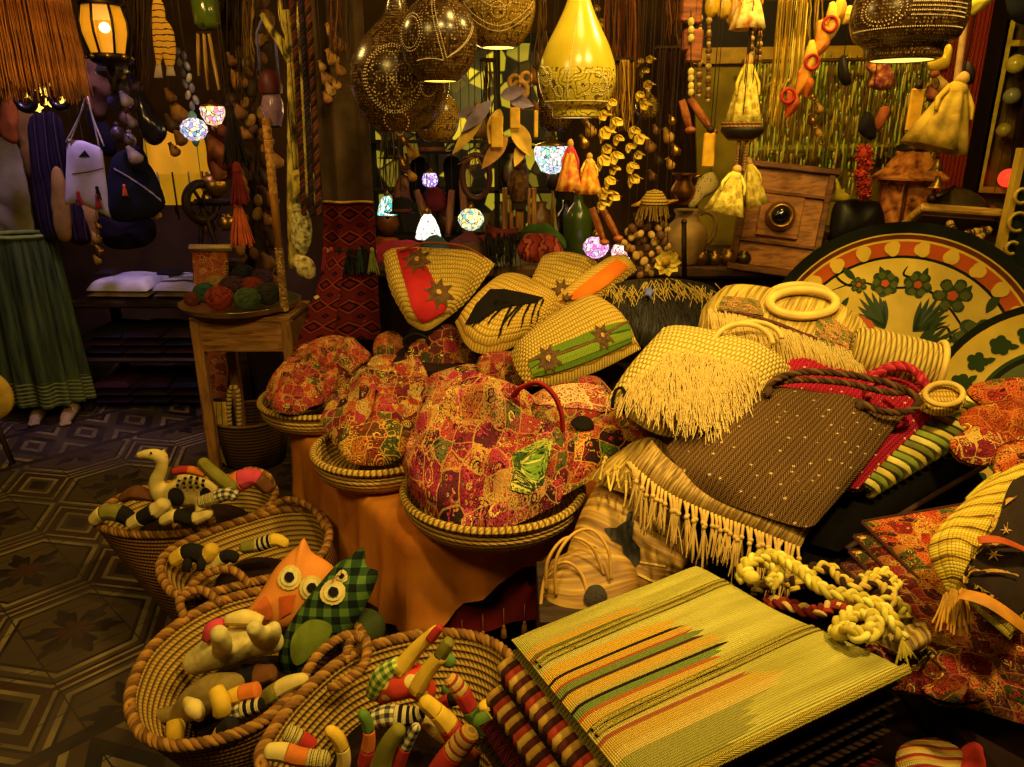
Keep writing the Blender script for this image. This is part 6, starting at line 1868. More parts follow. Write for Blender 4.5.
def rugf(z0, z1, flare=0.):
 def f(u, v):
  z = z0 + (z1 - z0) * v
  k = flare * v ** 1.5 * .5
  return V((xa + (xb - xa) * u - k * (1 - u) * .16 + .0, YR + .02 * math.sin(u * 9 + 1) - .05 * k, z))
 return f
zk = P(345, 202, YR).z; zt_ = P(345, 250, YR).z; ze = P(340, 342, YR - .05).z
def two(b, f, nu, nv, us, vs, th=.010):
 b.grid(f, nu, nv, us, vs, flip=True); b.grid(lambda u, v: f(u, v) + V((0, th, 0)), nu, nv, us, vs)
 for u in (0, 1): b.grid(lambda a, v, u=u: f(u, v) + V((0, th * a, 0)), 1, nv, .01, vs, flip=(u == 0))
 b.grid(lambda u, a: f(u, 1) + V((0, th * a, 0)), nu, 1, us, .01)
b = MB(); two(b, rugf(RAILZ, zk), 20, 24, .2, 1.1); b.build('dark_ground', cloth('#54402a', '#2c2012', 150.), t)
b = MB(); two(b, rugf(zk, ze, 1.), 24, 24, .22, .55); b.build('kilim_end', KIL, t)
b = MB(); f_ = rugf(zk, ze, 1.); b.tube([f_(k / 20, 0) + V((0, -.008, 0)) for k in range(21)], .006, 6); b.build('braid_edge', plain('#b8904a', .9), t)
for i in range(8):
 u = (i + .5) / 8; p = f_(u, .33) + V((0, -.022, .0))
 tassel(t, p, .085, .013, (plain('#8a2030', .9), plain('#a03030', .9), BLK, plain('#1c2a1c', .9), BLK, plain('#2a3a20', .9), BLK, plain('#7d8240', .9))[i])
t = thing('kilim_strip', 'narrow red kilim strip spreading over the left edge of the rug end', 'rug', P(300, 352, 2.86))
def strip(u, v):
 A = P(330 - 8 * v, 255 + 10 * v, 2.86); a = P(330, 252, 2.84).lerp(P(294, 350, 2.80), v); e = P(346, 252, 2.82).lerp(P(332, 348, 2.76), v)
 return a.lerp(e, u) + V((0, -.012 * math.sin(u * PI), 0))
b = MB(); two(b, strip, 10, 20, .12, .42); b.build('panel', KIL, t)
b = MB()
for k in range(40): b.strands([strip(k / 39, 1.)], [V((rnd.uniform(-.3, .3), -.1, -1))], .06, .0022, jit=.3, droop=.1)
b.build('fringe', plain('#5a1c1c', .9), t)
for i, (x, c, lb) in enumerate(((304, '#4a1c1a', 'dark red plaited rope beside the dark rug'), (312, '#2a1a30', 'plum plaited rope beside the dark rug'), (319, '#5a2c1c', 'rust plaited rope touching the dark rug'))):
 p = P(x, 160, 2.88); t = thing('plaited_rope', lb, 'rope', P(x, 215, 2.88), 'plaited ropes beside the rug')
 rope([V((p.x, p.y, RAILZ)), V((p.x, p.y, 2.2)), V((p.x + .004, p.y, 1.8)), P(x, 215, 2.88)], .010, 8, [plain(c, .9), plain('#1a0f0c', .9)], 'rope', t, twists=160, seg=160)
MOT = mottled('#2a2008', '#a8923a', '#d0bc5a', 34., stretch=(1, 1, .45))
t = thing('painted_branch', 'tall mottled yellow painted branch standing left of the dark rug', 'branch', P(292, 262, 3.05))
for path, rr in (([(295, 268), (294, 200), (293, 120), (292, 60), (286, 10)], [.026, .028, .024, .020, .016]), ([(304, 190), (306, 120), (302, 80), (296, 40)], [.020, .022, .018, .012]), ([(292, 62), (282, 44), (270, 28), (262, 14)], [.020, .018, .014, .010]), ([(293, 52), (299, 30), (300, 2)], [.016, .014, .010]), ([(290, 40), (282, 20), (280, 0)], [.012, .010, .008])):
 b = MB(); b.tube(catmull([P(x, y, 3.05) for x, y in path], 24, False), rr, 10); b.build('stem', MOT, t)
hang(t, P(293, 100, 3.05))
t, body, pl = hpuff('mottled_purse', 'mottled yellow and black folded purse hanging at the foot of the painted branch', 'purse', [(292, 172), (312, 172), (320, 190), (322, 205), (312, 204), (300, 196), (293, 200)], 2.98, MOT, .03, .02)
t, body, pl = hpuff('mottled_fish', 'mottled pale fish shaped ornament hanging under the purse', 'ornament', [(294, 204), (306, 208), (312, 226), (310, 246), (303, 256), (294, 248), (291, 228)], 2.98, mottled('#3a3018', '#b0a468', '#e0d498', 50.), .03, .02)
b = MB(); b.puff(catmull(pts(pl, [(296, 254), (310, 258), (316, 270), (312, 280), (300, 276), (293, 264)]), 24), pl.n, .03, .02); b.build('tail', mottled('#5a4a20', '#c8b070', '#e8d898', 40.), t)
t = thing('pod_garland', 'thick garland of dried wooden pods hanging behind the yarn tray', 'garland', P(258, 290, 3.45))
for i in range(64):
 y = i / 64 * 285; x = 256 + rnd.uniform(-17, 17); s = rnd.uniform(.022, .042)
 c = rnd.choice(('#6a4a22', '#8a6028', '#4a3018', '#5a3a1c', '#9a7434', '#3a2a1a'))
 b = MB(); b.ell(P(x, y, 3.45 + rnd.uniform(-.06, .06)), (s * .7, s * .5, s), 9, 7, M=Matrix.Rotation(rnd.uniform(-.8, .8), 3, 'Y')); b.build('pod', plain(c, .7, var=.4), t)
b = MB(); b.tube([V((P(256, 0, 3.45).x, 3.45, RAILZ)), P(256, 0, 3.45), P(256, 288, 3.45)], .006, 6); b.build('cord', CORD, t)
for x, y0, y1, c, lb, Y in ((231, 118, 160, BLK, 'black yarn tassel hanging near the mosaic lamps', 3.25), (237, 170, 200, plain('#6a1c20', .9), 'dark red yarn tassel above the orange one', 3.2), (238, 204, 242, plain('#c05a34', .9), 'long orange yarn tassel beside the pod garland', 3.2)):
 p = P(x, y0, Y); t = thing('yarn_tassel', lb, 'tassel', P(x, y1, Y), 'yarn tassels near the pod garland')
 L = (P(x, y0, Y) - P(x, y1, Y)).length
 tassel(t, p, L, .030, c, name='skirt', n=60); b = MB(); b.ell(p + V((0, 0, .012)), (.018, .018, .022), 12, 8); b.build('head', c, t); hang(t, p)
p = P(272, 100, 3.15); s_ = pxm(11, p)
t = thing('candle_lantern', 'purple tinted glass candle lantern hanging behind the pale pole', 'lantern', p - V((0, 0, s_ * 2.3)))
b = MB(); lathe_at(b, p, [(.6, -2.2), (.95, -1.2), (1., -.4), (.7, .6)], s_, 20); b.build('glass', plain('#8a6a90', .15, spec=.6), t)
b = MB(); lathe_at(b, p, [(1., .55), (1.05, 1.2), (.8, 2.2), (.5, 2.4), (.01, 2.6)], s_, 16); b.build('cap', plain('#4a1820', .5), t)
for dx in (-.8, .8):
 b = MB(); b.tube([p + V((dx * s_, 0, 2. * s_)), p + V((dx * s_, 0, 5.5 * s_)), p + V((0, 0, 7 * s_))], .005, 6); b.build('bail', plain('#5a58a0', .5), t)
b = MB(); lathe_at(b, p, [(.01, -2.4), (.6, -2.35), (.66, -2.2), (.01, -2.1)], s_, 16); b.build('base', IRON, t); hang(t, p + V((0, 0, 7 * s_)))
b = MB(); b.ell(p + V((0, 0, -s_)), (.010, .010, .02)); b.build('flame', emit('#ffd8a0', 6.), t)
# ------------------------------------------------------------------ rear shelf and what stands on it
SW = wood('#5a3a1c', '#2c1a0c')
sx0, sx1 = -.72, 2.3
t = thing('rear_shelf', 'long dark wooden counter at the back carrying scarves, jugs and the old camera', 'counter', (.58, 3.3, 0))
block(sx0, sx1, 2.98, 3.62, .95, 1.0, t, 'counter_top', SW); block(sx0 + .02, sx1 - .02, 3.02, 3.6, .06, .95, t, 'carcass', DKCLOTH); block(sx0 + .04, sx1 - .04, 3.06, 3.58, 0, .06, t, 'plinth', DARKBROWN)
SCG = 'folded scarves on the back counter'
def scarf(label, out, Y, m, top=.05, slope=40):
 return cush('folded_scarf', label, 'scarf', plane_at(sum(q[0] for q in out) / len(out), sum(q[1] for q in out) / len(out), Y, slope), out, top, .02, m, SCG, wr=.02, wf=16)
scarf('pink folded scarf left of the tall lit cone lamp on the counter', [(366, 262), (374, 250), (398, 243), (424, 246), (430, 256), (408, 262), (386, 268)], 3.15, cloth('#b83a58', '#7a2038'))
scarf('orange folded scarf under the pink one by the kilim rug', [(366, 250), (372, 242), (392, 240), (402, 246), (390, 254), (372, 258)], 3.30, cloth('#d06a24', '#9a4412'))
scarf('blue grey crumpled scarf in front of the lit cone lamp', [(416, 256), (424, 244), (438, 238), (448, 246), (452, 258), (438, 262), (422, 262)], 3.10, cloth('#4a6474', '#2a3a48'))
scarf('mauve crumpled scarf behind the red banded straw bag', [(440, 250), (452, 240), (470, 236), (486, 244), (490, 254), (470, 260), (448, 262)], 3.16, cloth('#6a3448', '#3a1c28'))
scarf('plum scarf fold next to the black tasselled scarf', [(462, 246), (478, 238), (494, 240), (500, 250), (486, 258), (468, 256)], 3.22, cloth('#8a3a50', '#4a1c2c'))
scarf('dark tan crumpled scarf in the middle of the counter', [(450, 258), (462, 248), (478, 246), (484, 256), (472, 264), (456, 266)], 3.06, cloth('#5a4430', '#2c2018'))
t, b_ = bag('tasselled_shawl', 'black fringed shawl folded on the counter edge above the straw bags', 'shawl', plane_at(500, 245, 3.06, 60), [(484, 240), (500, 244), (518, 240)], [(518, 240), (518, 228)], [(486, 224), (502, 230), (518, 228)], [(484, 240), (486, 224)], .03, .02, cloth('#6a2a2c', '#3a1416'))
b = MB()
pl = plane_at(500, 245, 3.03, 60)
for i in range(90):
 x = 485 + 32 * rnd.random(); b.strands([pl(x, 234 + rnd.uniform(-2, 6), .035)], [V((rnd.uniform(-.15, .15), -.35, -.9))], .11, .0022, seg=4, jit=.3)
b.build('fringe', plain('#1c1a12', .9, var=.4), t)
scarf('dark green scarf roll on the right of the fringed shawl', [(516, 238), (528, 228), (546, 226), (562, 236), (566, 248), (552, 244), (534, 240)], 3.14, cloth('#4a6a24', '#28401a'))
scarf('red and green striped scarf bundle hanging over the counter', [(518, 254), (522, 240), (538, 236), (556, 240), (564, 254), (550, 262), (530, 262)], 3.06, stripes([(0, '#a83a2a'), (.3, '#5a1c1c'), (.45, '#c8603a'), (.65, '#7a2a44'), (.8, '#b04a2c')], 'X', .06, wob=.06), .06)
mosaic('tall white mosaic cone lamp hanging low over the scarves', 428, 227, 13, 3.25, 'cone', ['#f0ece0', '#d8e0e8', '#e8d8c8', '#c8d8d8', '#f8f0e0'], 2.0, sc_=70., group='mosaic lamps at the back')
mosaic('teal and white mosaic cone lamp beside the kilim rug', 387, 206, 10, 3.35, 'cone', ['#e8f0e8', '#3ab0a0', '#c8e8d8', '#f0e8d0', '#58c0b0'], 1.8, up=False, group='mosaic lamps at the back')
mosaic('small violet mosaic lamp hanging among the dark ornaments', 430, 180, 8, 3.4, 'drum', ['#d8c0f0', '#7a60c8', '#f0d0e8', '#a080d8'], 1.8, group='mosaic lamps at the back', sc_=80.)
mosaic('cream mosaic lamp with blue specks hanging over the scarves', 471, 219, 13, 3.3, 'globe', ['#f0e8a8', '#e8d890', '#6ab0c0', '#f8f0c0', '#d8c868'], 1.5, group='mosaic lamps at the back')
mosaic('pale blue and white mosaic lamp tilted behind the leaf mobile', 552, 157, 18, 3.2, 'bowl', ['#e0ecf0', '#88c8d0', '#d8c0e0', '#f0f0e0', '#a0d8c8'], 1.5, group='mosaic lamps at the back')
mosaic('round pink mosaic lamp with a star at the end of the straw heap', 596, 247, 13, 2.95, 'globe', ['#f0a8e0', '#d868b8', '#f0d8f0', '#b888d8', '#f8e8c8'], 1.5, group='mosaic lamps at the back', sc_=70.)
mosaic('pink and white mosaic lamp right of the round pink one', 621, 253, 10, 2.95, 'drum', ['#f8e0d0', '#e88898', '#f8f0e0', '#d8a0b8'], 1.6, group='mosaic lamps at the back', sc_=80.)
def lute(label, px, py, Y, s, m, yaw=0., group='stringed instruments at the back', up=1):
 p = P(px, py, Y)
 t = thing('small_lute', label, 'instrument', p - V((0, 0, s)), group)
 b = MB(); b.puff([p + V((math.cos(a) * s * .62 * (1 - .25 * math.sin(a)), 0, math.sin(a) * s)) for a in [2 * PI * k / 28 for k in range(28)]], V((0, -1, 0)), s * .3, s * .35); b.build('body', m, t)
 b = MB(); b.box(p + V((0, -.01, s * 1.75)), (s * .2, s * .16, s * 1.7)); b.build('neck', DARKBROWN, t)
 b = MB(); b.box(p + V((0, -.01, s * 2.75)), (s * .34, s * .14, s * .45)); b.build('peg_head', DARKBROWN, t)
 b = MB(); b.lathe([(s * .16, 0), (s * .2, -.004), (s * .22, 0)], 18, Matrix.Translation(p + V((0, -s * .31, .1 * s))) @ Matrix.Rotation(R(90), 4, 'X')); b.build('sound_hole', BLK, t)
 hang(t, p + V((0, 0, s * 2.9)))
lute('brown small lute hanging left of the violet mosaic lamp', 404, 190, 3.5, .075, plain('#6a3a20', .4))
lute('reddish small lute hanging beside the black hat stand', 448, 205, 3.55, .06, plain('#7a3424', .4))
def hat(label, px, py, Y, r):
 p = P(px, py, Y); s = pxm(r, p)
 t = thing('felt_hat', label, 'hat', p, 'dark hats at the back')
 b = MB(); lathe_at(b, p, [(.01, .75), (.35, .78), (.52, .62), (.56, .06), (.8, -.02), (1.0, .04), (1.0, .0), (.8, -.06), (.5, -.02), (.01, -.02)], s, 30, fn=lambda q, a, v: V((q.x, q.y, q.z + .14 * abs(math.cos(a)) * (1 if math.hypot(q.x, q.y) > .7 else 0)))); b.build('crown_and_brim', plain('#14100e', .9), t)
 b = MB(); lathe_at(b, p, [(.565, .05), (.57, .18), (.555, .2)], s, 30); b.build('hat_band', plain('#5a2a1c', .7), t)
 hang(t, p + V((0, 0, .75 * s)))
hat('black felt hat hanging above the violet mosaic lamp', 432, 152, 3.38, 24); hat('black felt hat lying low beside the teal mosaic lamp', 402, 212, 3.3, 18); hat('dark felt hat hanging behind the large gourd lamp', 392, 158, 3.5, 14)
for out, c, lb in (([(412, 160), (424, 158), (430, 175), (424, 198), (412, 200), (408, 180)], '#191014', 'black jacket hanging left of the violet mosaic lamp'), ([(444, 160), (458, 158), (466, 180), (464, 212), (452, 214), (446, 190)], '#140e10', 'black jacket hanging right of the violet mosaic lamp'), ([(422, 188), (440, 188), (448, 206), (436, 212), (422, 208)], '#6a2024', 'dark red cloth hanging below the violet mosaic lamp')):
 hpuff('hanging_jacket' if 'jacket' in lb else 'hanging_cloth', lb, 'jacket' if 'jacket' in lb else 'cloth', out, 3.5, cloth(c, None, 160.), .03, .02, 'dark clothes at the back', wr=.01)
for a, e, lb in (((416, 190), (428, 222), 'left wooden stick leg hanging above the tall cone lamp'), ((462, 180), (466, 238), 'wooden stick leg hanging beside the cream mosaic lamp'), ((452, 190), (448, 236), 'reddish wooden stick leg hanging near the cone lamp')):
 p0, p1 = P(a[0], a[1], 3.4), P(e[0], e[1], 3.4)
 t = thing('puppet_stick', lb, 'puppet leg', p1, 'wooden puppet legs'); b = MB(); b.tube([p0, p0.lerp(p1, .5), p1], [.014, .018, .013], 8); b.build('shaft', wood('#8a5428', '#5a3018', axis='Z'), t); b = MB(); b.ell(p1, (.022, .03, .014), 9, 6); b.build('foot', DARKBROWN, t); hang(t, p0)
p = P(476, 177, 3.05); s_ = pxm(19, p)
t = thing('horn_hoop', 'purplish brown oval leather hoop hanging over the scarves', 'hoop', p - V((0, 0, s_ * 1.2)))
b = MB(); b.tube([p + V((math.cos(a) * s_ * .72, 0, math.sin(a) * s_ * 1.1)) for a in [2 * PI * k / 40 for k in range(41)]], s_ * .24, 10, cap=False, flat=.7); b.build('ring', plain('#4a2a30', .6), t)
b = MB()
for k in range(14): b.strands([p + V((rnd.uniform(-.02, .02), -.01, s_ * 1.1))], [V((rnd.uniform(-.4, .4), -.2, rnd.uniform(-1, .6)))], .06, .002, jit=.4)
b.build('feather_tuft', plain('#8a6040', .9), t); hang(t, p + V((0, 0, s_ * 1.3)))
t = thing('carved_figure', 'dark carved wooden figure on a pale slatted stand above the scarves', 'carving', P(517, 234, 3.2))
for x0, x1 in ((502, 508), (509, 514), (515, 524), (527, 531), (531, 537)):
 a, e = P(x0, 232, 3.2), P(x1, 188, 3.2)
 b = MB(); b.box(((a.x + e.x) / 2, 3.2, (a.z + e.z) / 2), (e.x - a.x - .004, .05, e.z - a.z)); b.build('slat', wood('#a8702e', '#6a4218', axis='Z'), t)
a, e = P(512, 208, 3.17), P(526, 204, 3.17); b = MB(); b.box(((a.x + e.x) / 2, 3.17, (a.z + e.z) / 2), (e.x - a.x, .03, .03)); b.build('cross_bar', DARKBROWN, t)
b = MB(); b.tube(catmull([P(519, 202, 3.18), P(518, 186, 3.18), P(520, 170, 3.18), P(519, 160, 3.18)], 14, False), [.03, .045, .04, .022], 12); b.ell(P(519, 162, 3.16), (.03, .03, .038)); b.build('torso', mottled('#2a1c0e', '#5a3a1a', '#7a5424', 60.), t); hang(t, P(519, 158, 3.18))
pot('tall dark green bottle behind the pink mosaic lamp', 578, 222, 16, 3.25, [(.01, -2.), (.8, -2.), (.9, -1.8), (.9, .4), (.7, .9), (.32, 1.3), (.28, 1.9), (.34, 1.95), (.3, 2.), (.01, 1.9)], plain('#3a4a14', .25, spec=.6), 'bottle', 'glass_bottle', 'bottles at the back', z=1.0)
pot('black bottle standing behind the tall green one', 566, 214, 13, 3.4, [(.01, -2.), (.8, -2.), (.9, -1.8), (.9, .4), (.7, .9), (.32, 1.3), (.28, 1.9), (.01, 1.9)], plain('#0f0c0a', .25, spec=.6), 'bottle', 'glass_bottle', 'bottles at the back', z=1.0)
t = thing('wooden_paddle', 'long pale yellow paddle hanging between bottles and carved figure', 'paddle', P(554, 244, 3.2)); b = MB(); b.tube(catmull([P(553, 180, 3.2), P(553, 200, 3.2), P(554, 225, 3.2), P(559, 246, 3.2)], 16, False), [.010, .016, .030, .034, .012], 10, flat=.4); b.build('blade', wood('#a8883a', '#6a5218', axis='Z'), t); b = MB(); b.ell(P(553, 182, 3.19), (.028, .02, .034)); b.build('head', DARKBROWN, t); hang(t, P(553, 178, 3.2))
LEAFM = plain('#c8a040', .8, var=.3); PURF = plain('#8a789a', .9, var=.3)
def leaf(parent, p, d, L, w, m, name='leaf', curl=.2):
 d = V(d).normalized(); side = d.cross(V((0, -1, .2))).normalized(); up = side.cross(d)
 def f(u, v):
  s_ = math.sin(PI * min(v * 1.02, 1)) ** .8 * w * (1 - .35 * v)
  return V(p) + d * L * v + side * (u - .5) * 2 * s_ + up * (curl * L * v * v + .3 * s_ * abs(u - .5) * 2)
 b = MB(); b.grid(f, 6, 10, w, L); b.grid(lambda u, v: f(u, v) - up * .002, 6, 10, w, L, flip=True)
 return b.build(name, m, parent)
t = thing('feather_mobile', 'mobile of feathers, wooden tags and leaves under the amber gourd lamp', 'mobile', P(500, 165, 2.55))
for (x, y, dx, dz, L, w, m, nm) in ((492, 100, -.75, -.8, .14, .026, PURF, 'feather'), (484, 112, -.75, -1., .17, .024, LEAFM, 'feather'), (500, 108, -.3, -1., .12, .03, LEAFM, 'leaf'), (512, 120, .5, -1., .13, .032, LEAFM, 'leaf'), (520, 124, .3, -1., .11, .026, LEAFM, 'leaf'), (508, 135, -.7, -.9, .14, .028, plain('#a8783a', .8, var=.3), 'feather'), (526, 138, -.4, -1., .10, .024, LEAFM, 'leaf'), (470, 128, -.5, -.9, .09, .018, LEAFM, 'leaf'), (500, 96, .6, .1, .09, .026, PURF, 'feather'), (508, 98, .9, -.3, .09, .024, PURF, 'feather'), (478, 108, -.9, -.4, .08, .018, PURF, 'feather')):
 leaf(t, P(x, y, 2.55), (dx, -.1, dz), L, w, m, nm)
for x, y, w_, h_ in ((497, 132, 12, 30), (515, 118, 10, 20), (536, 124, 4, 26)):
 p = P(x, y, 2.52); b = MB(); b.box(p, (pxm(w_, p), .008, pxm(h_, p)), ch=.003); b.build('tag', plain('#d0a030', .6), t)
for x, y, r in ((520, 90, 9), (515, 82, 7), (526, 78, 6), (518, 104, 7)):
 p = P(x, y, 2.58); b = MB(); b.tube(arc(p, pxm(r, p) * .8, 0, 2 * PI, 20), pxm(r, p) * .35, 8, cap=False); b.build('shell_ring', plain('#9a7038', .6, var=.4), t)
for x in (494, 500, 518, 530): hang(t, P(x, 110, 2.55))
def doll(label, px, py, r, h, Y, skirt, bodice, head=None, name='cloth_doll', cat='doll', group='little cloth dolls', brim=None, tilt=0., cordz=True):
 p = P(px, py, Y); s = pxm(r, p); H = pxm(h, p)
 t = thing(name, label, cat, p - V((0, 0, H / 2)), group)
 M = Matrix.Translation(p) @ Matrix.Rotation(tilt, 4, 'Y')
 b = MB(); b.lathe([(s * .25, H * .30), (s * .45, H * .15), (s * .8, -H * .25), (s, -H * .5), (s * .92, -H * .5), (s * .6, -H * .2), (.001, H * .1)], 40, M, fn=lambda q, a, v: V((q.x * (1 + .10 * math.sin(a * 7)), q.y * (1 + .10 * math.sin(a * 7)), q.z))); b.build('skirt', skirt, t)
 b = MB(M=M); b.ell((0, 0, H * .28), (s * .36, s * .3, H * .14)); b.build('bodice', bodice, t)
 b = MB(M=M); b.ell((0, 0, H * .44), (s * .24, s * .24, H * .10)); b.build('head', head or plain('#c89a50', .8), t)
 for k in (-1, 1):
  b = MB(M=M); b.tube([V((k * s * .28, 0, H * .32)), V((k * s * .6, -s * .2, H * .12)), V((k * s * .62, -s * .4, -H * .05))], [s * .10, s * .09, s * .07], 8); b.build('arm', bodice, t)
 if brim:
  b = MB(M=M); b.lathe([(s * .2, -H * .52), (s * 1.15, -H * .50), (s * 1.2, -H * .56), (s * .9, -H * .66), (.001, -H * .62)], 30); b.build('brim', brim, t)
 if cordz: hang(t, M @ V((0, 0, H * .53)))
 return t
YCL = mottled('#b08a20', '#d8bc3c', '#e8d468', 40.); ORC = mottled('#c05a18', '#e0932a', '#f0bc50', 40.)
doll('cloth doll in a pink and gold dress under the yellow gourd lamp', 570, 166, 13, 48, 2.45, mottled('#c8403a', '#d88a3a', '#e0b040', 50.), PINKF)
doll('cloth doll in an orange dress right of the pink and gold doll', 589, 174, 13, 38, 2.45, ORC, mottled('#d8a83a', '#e8c860', '#c87a2a', 60.))
PAPER = mottled('#a8861c', '#d0b030', '#e0c858', 40.)
def blossoms(label, lst, Y, m, r, group='paper blossom garlands', name='blossom_garland'):
 t = thing(name, label, 'garland', P(lst[-1][0], lst[-1][1], Y), group)
 for i, (x, y) in enumerate(lst):
  p = P(x, y, Y + .012 * ((i * 7) % 3 - 1)); s = pxm(r * (.8 + .4 * ((i * 5) % 4) / 4), p)
  b = MB(M=Matrix.Translation(p) @ Matrix.Rotation(.6 * ((i * 3) % 3 - 1), 4, 'Y') @ Matrix.Rotation(i * .7, 4, 'Z'))
  for k in range(5):
   a = 2 * PI * k / 5; d = V((math.cos(a), math.sin(a), 0)); e = V((-d.y, d.x, 0))
   f_ = lambda u, v, d=d, e=e: d * s * (.15 + .85 * v ** 1.3) + V((0, 0, s * (.8 - 1.7 * v + .35 * v * v))) + e * s * (u - .5) * 1.3 * math.sin(PI * min(.12 + v * .86, 1)) + d * s * .3 * abs(u - .5)
   b.grid(f_, 4, 6); b.grid(lambda u, v: f_(u, v) - d * .002, 4, 6, flip=True)
  b.build('blossom', m, t)
 p = P(lst[0][0], lst[0][1], Y); b = MB(); b.tube([V((p.x, p.y, RAILZ))] + [P(x, y, Y) for x, y in lst], .0016, 5); b.build('cord', CORD, t)
blossoms('long yellow paper blossom garland right of the yellow gourd lamp', [(612, 104), (604, 116), (616, 124), (606, 134), (618, 140), (607, 150), (616, 158), (604, 162), (614, 170), (610, 182), (604, 194), (612, 198), (602, 206)], 2.5, PAPER, 8)
blossoms('yellow paper bell garland hanging beside the little amber gourd', [(640, 96), (645, 106), (634, 132), (640, 140), (630, 148), (638, 156), (632, 168), (634, 180)], 2.6, PAPER, 7)
blossoms('loose yellow blossom garland at the top beside the wooden blocks', [(596, 10), (602, 24), (598, 40), (606, 60), (612, 80)], 2.8, mottled('#6a4a18', '#a8842c', '#c8a848', 40.), 7)
blossoms('shell and blossom garland over the pale jug', [(640, 62), (650, 60), (644, 72), (648, 86), (642, 100)], 2.75, mottled('#6a4a18', '#a8842c', '#c8a848', 40.), 6)
for (a, e, lb, Y) in (((592, 208), (604, 242), 'left leg of the wooden puppet above the pink lamps', 2.6), ((602, 208), (618, 238), 'right leg of the wooden puppet above the pink lamps', 2.6), ((690, 98), (712, 132), 'right reddish puppet leg at the upper centre', 2.5), ((682, 100), (690, 130), 'left reddish puppet leg at the upper centre', 2.5)):
 p0, p1 = P(*a, Y), P(*e, Y); t = thing('wooden_shin', lb, 'puppet leg', p1, 'hanging puppet legs')
 b = MB(); b.tube([p0, p0.lerp(p1, .5), p1], [.011, .013, .010], 8); b.build('shaft', wood('#a8602c', '#7a3c1c'), t); b = MB(); b.ell(p1 + V((0, -.008, 0)), (.018, .022, .011), 9, 6); b.build('foot', wood('#a8602c', '#7a3c1c'), t); hang(t, p0)
p = P(654, 203, 2.7); s_ = pxm(15, p)
t = thing('basket_bird', 'yellow woven bird bowl with fringe hanging over the jugs', 'ornament', p - V((0, 0, s_ * .9)))
b = MB(); lathe_at(b, p, [(.01, .9), (.5, .75), (.85, .25), (1., -.05), (.4, -.1), (.01, -.1)], s_, 24); b.build('dome', coil('#d8b040', '#a07a20', 90., 70.), t)
b = MB(); b.strands([p + V((s_ * .85 * math.cos(k * .2), s_ * .85 * math.sin(k * .2), -s_ * .05)) for k in range(60)], [V((math.cos(k * .2) * .2, math.sin(k * .2) * .2, -1)) for k in range(60)], s_ * .9, .003, n=4); b.build('fringe', RAFF, t)
b = MB(); b.tube([p + V((-s_ * .8, 0, .0)), p + V((-s_ * 1.5, 0, -.01))], [s_ * .2, .003], 8); b.tube([p + V((s_ * .8, 0, .0)), p + V((s_ * 1.6, 0, .01))], [s_ * .2, .003], 8); b.build('wing', plain('#b8872a', .7), t); hang(t, p + V((0, 0, s_ * .9)))
JUG = [(.01, -1.2), (.62, -1.2), (.72, -1.1), (.92, -.5), (1., 0.), (.86, .5), (.55, .8), (.5, 1.0), (.62, 1.25), (.55, 1.22), (.42, 1.), (.01, .9)]
t, p, s_ = pot('tall pale clay jug with a loop handle standing on the back counter', 686, 232, 22, 3.05, JUG, plain('#b08a48', .6, var=.2), 'jug', 'clay_jug', handle=[(.55, -.1, 1.05), (.9, -.15, 1.15), (1.25, -.2, .8), (1.2, -.2, .1), (.95, -.1, -.3)], z=1.0)
t, p, s_ = pot('small copper pitcher hanging above the pale clay jug', 683, 188, 13, 2.95, [(.01, -1.2), (.5, -1.2), (.9, -.6), (1., -.1), (.6, .5), (.7, .9), (1., 1.1), (.9, 1.12), (.55, .85), (.01, .6)], metal('#9a6424', .35), 'pitcher', 'copper_pitcher', handle=[(.7, 0, .8), (1.3, 0, .9), (1.5, 0, .3), (.95, 0, -.2)]); hang(t, p + V((0, 0, s_)))
SHG = 'strings of shells and dried pods above the counter'
for i, (x, y0, y1, c, lb) in enumerate(((636, 215, 276, '#a07434', 'shell string farthest left under the woven bird bowl'), (644, 220, 282, '#8a5c28', 'second shell string from the left under the woven bird bowl'), (655, 222, 280, '#b08a40', 'third shell string from the left under the woven bird bowl'), (664, 224, 276, '#6a4420', 'shell string next to the yellow cloth flower'), (628, 232, 280, '#9a6a30', 'short brown shell string beside the pink lamps'))):
 p = P(x, y0, 2.72); t = thing('shell_string', lb, 'shell string', P(x, y1, 2.72), SHG)
 n = 9
 for k in range(n):
  q = P(x + 4 * math.sin(k * 2.1), y0 + (y1 - y0) * k / n, 2.72 + .02 * math.cos(k * 1.7)); b = MB(); s = rnd.uniform(.010, .017); b.ell(q, (s, s * .7, s * 1.2), 8, 6, M=Matrix.Rotation(rnd.uniform(-.9, .9), 3, 'Y')); b.build('shell', plain(rnd.choice((c, '#c8a050', '#5a3a1c')), .5, var=.4), t)
 b = MB(); b.tube([V((p.x, p.y, RAILZ)), p, P(x, y1, 2.72)], .0014, 5); b.build('cord', CORD, t)
t = thing('cloth_flower', 'yellow crumpled cloth flower hanging before the pale jug', 'flower', P(668, 272, 2.7))
for i in range(9):
 a = i * 2 * PI / 9; leaf(t, P(666, 262, 2.7), (math.cos(a), -.25, math.sin(a)), .055, .024, YCL, 'petal', .3)
b = MB(); b.ell(P(666, 262, 2.68), .016, 10, 8); b.build('heart', plain('#b0801c', .9), t); hang(t, P(666, 262, 2.7))
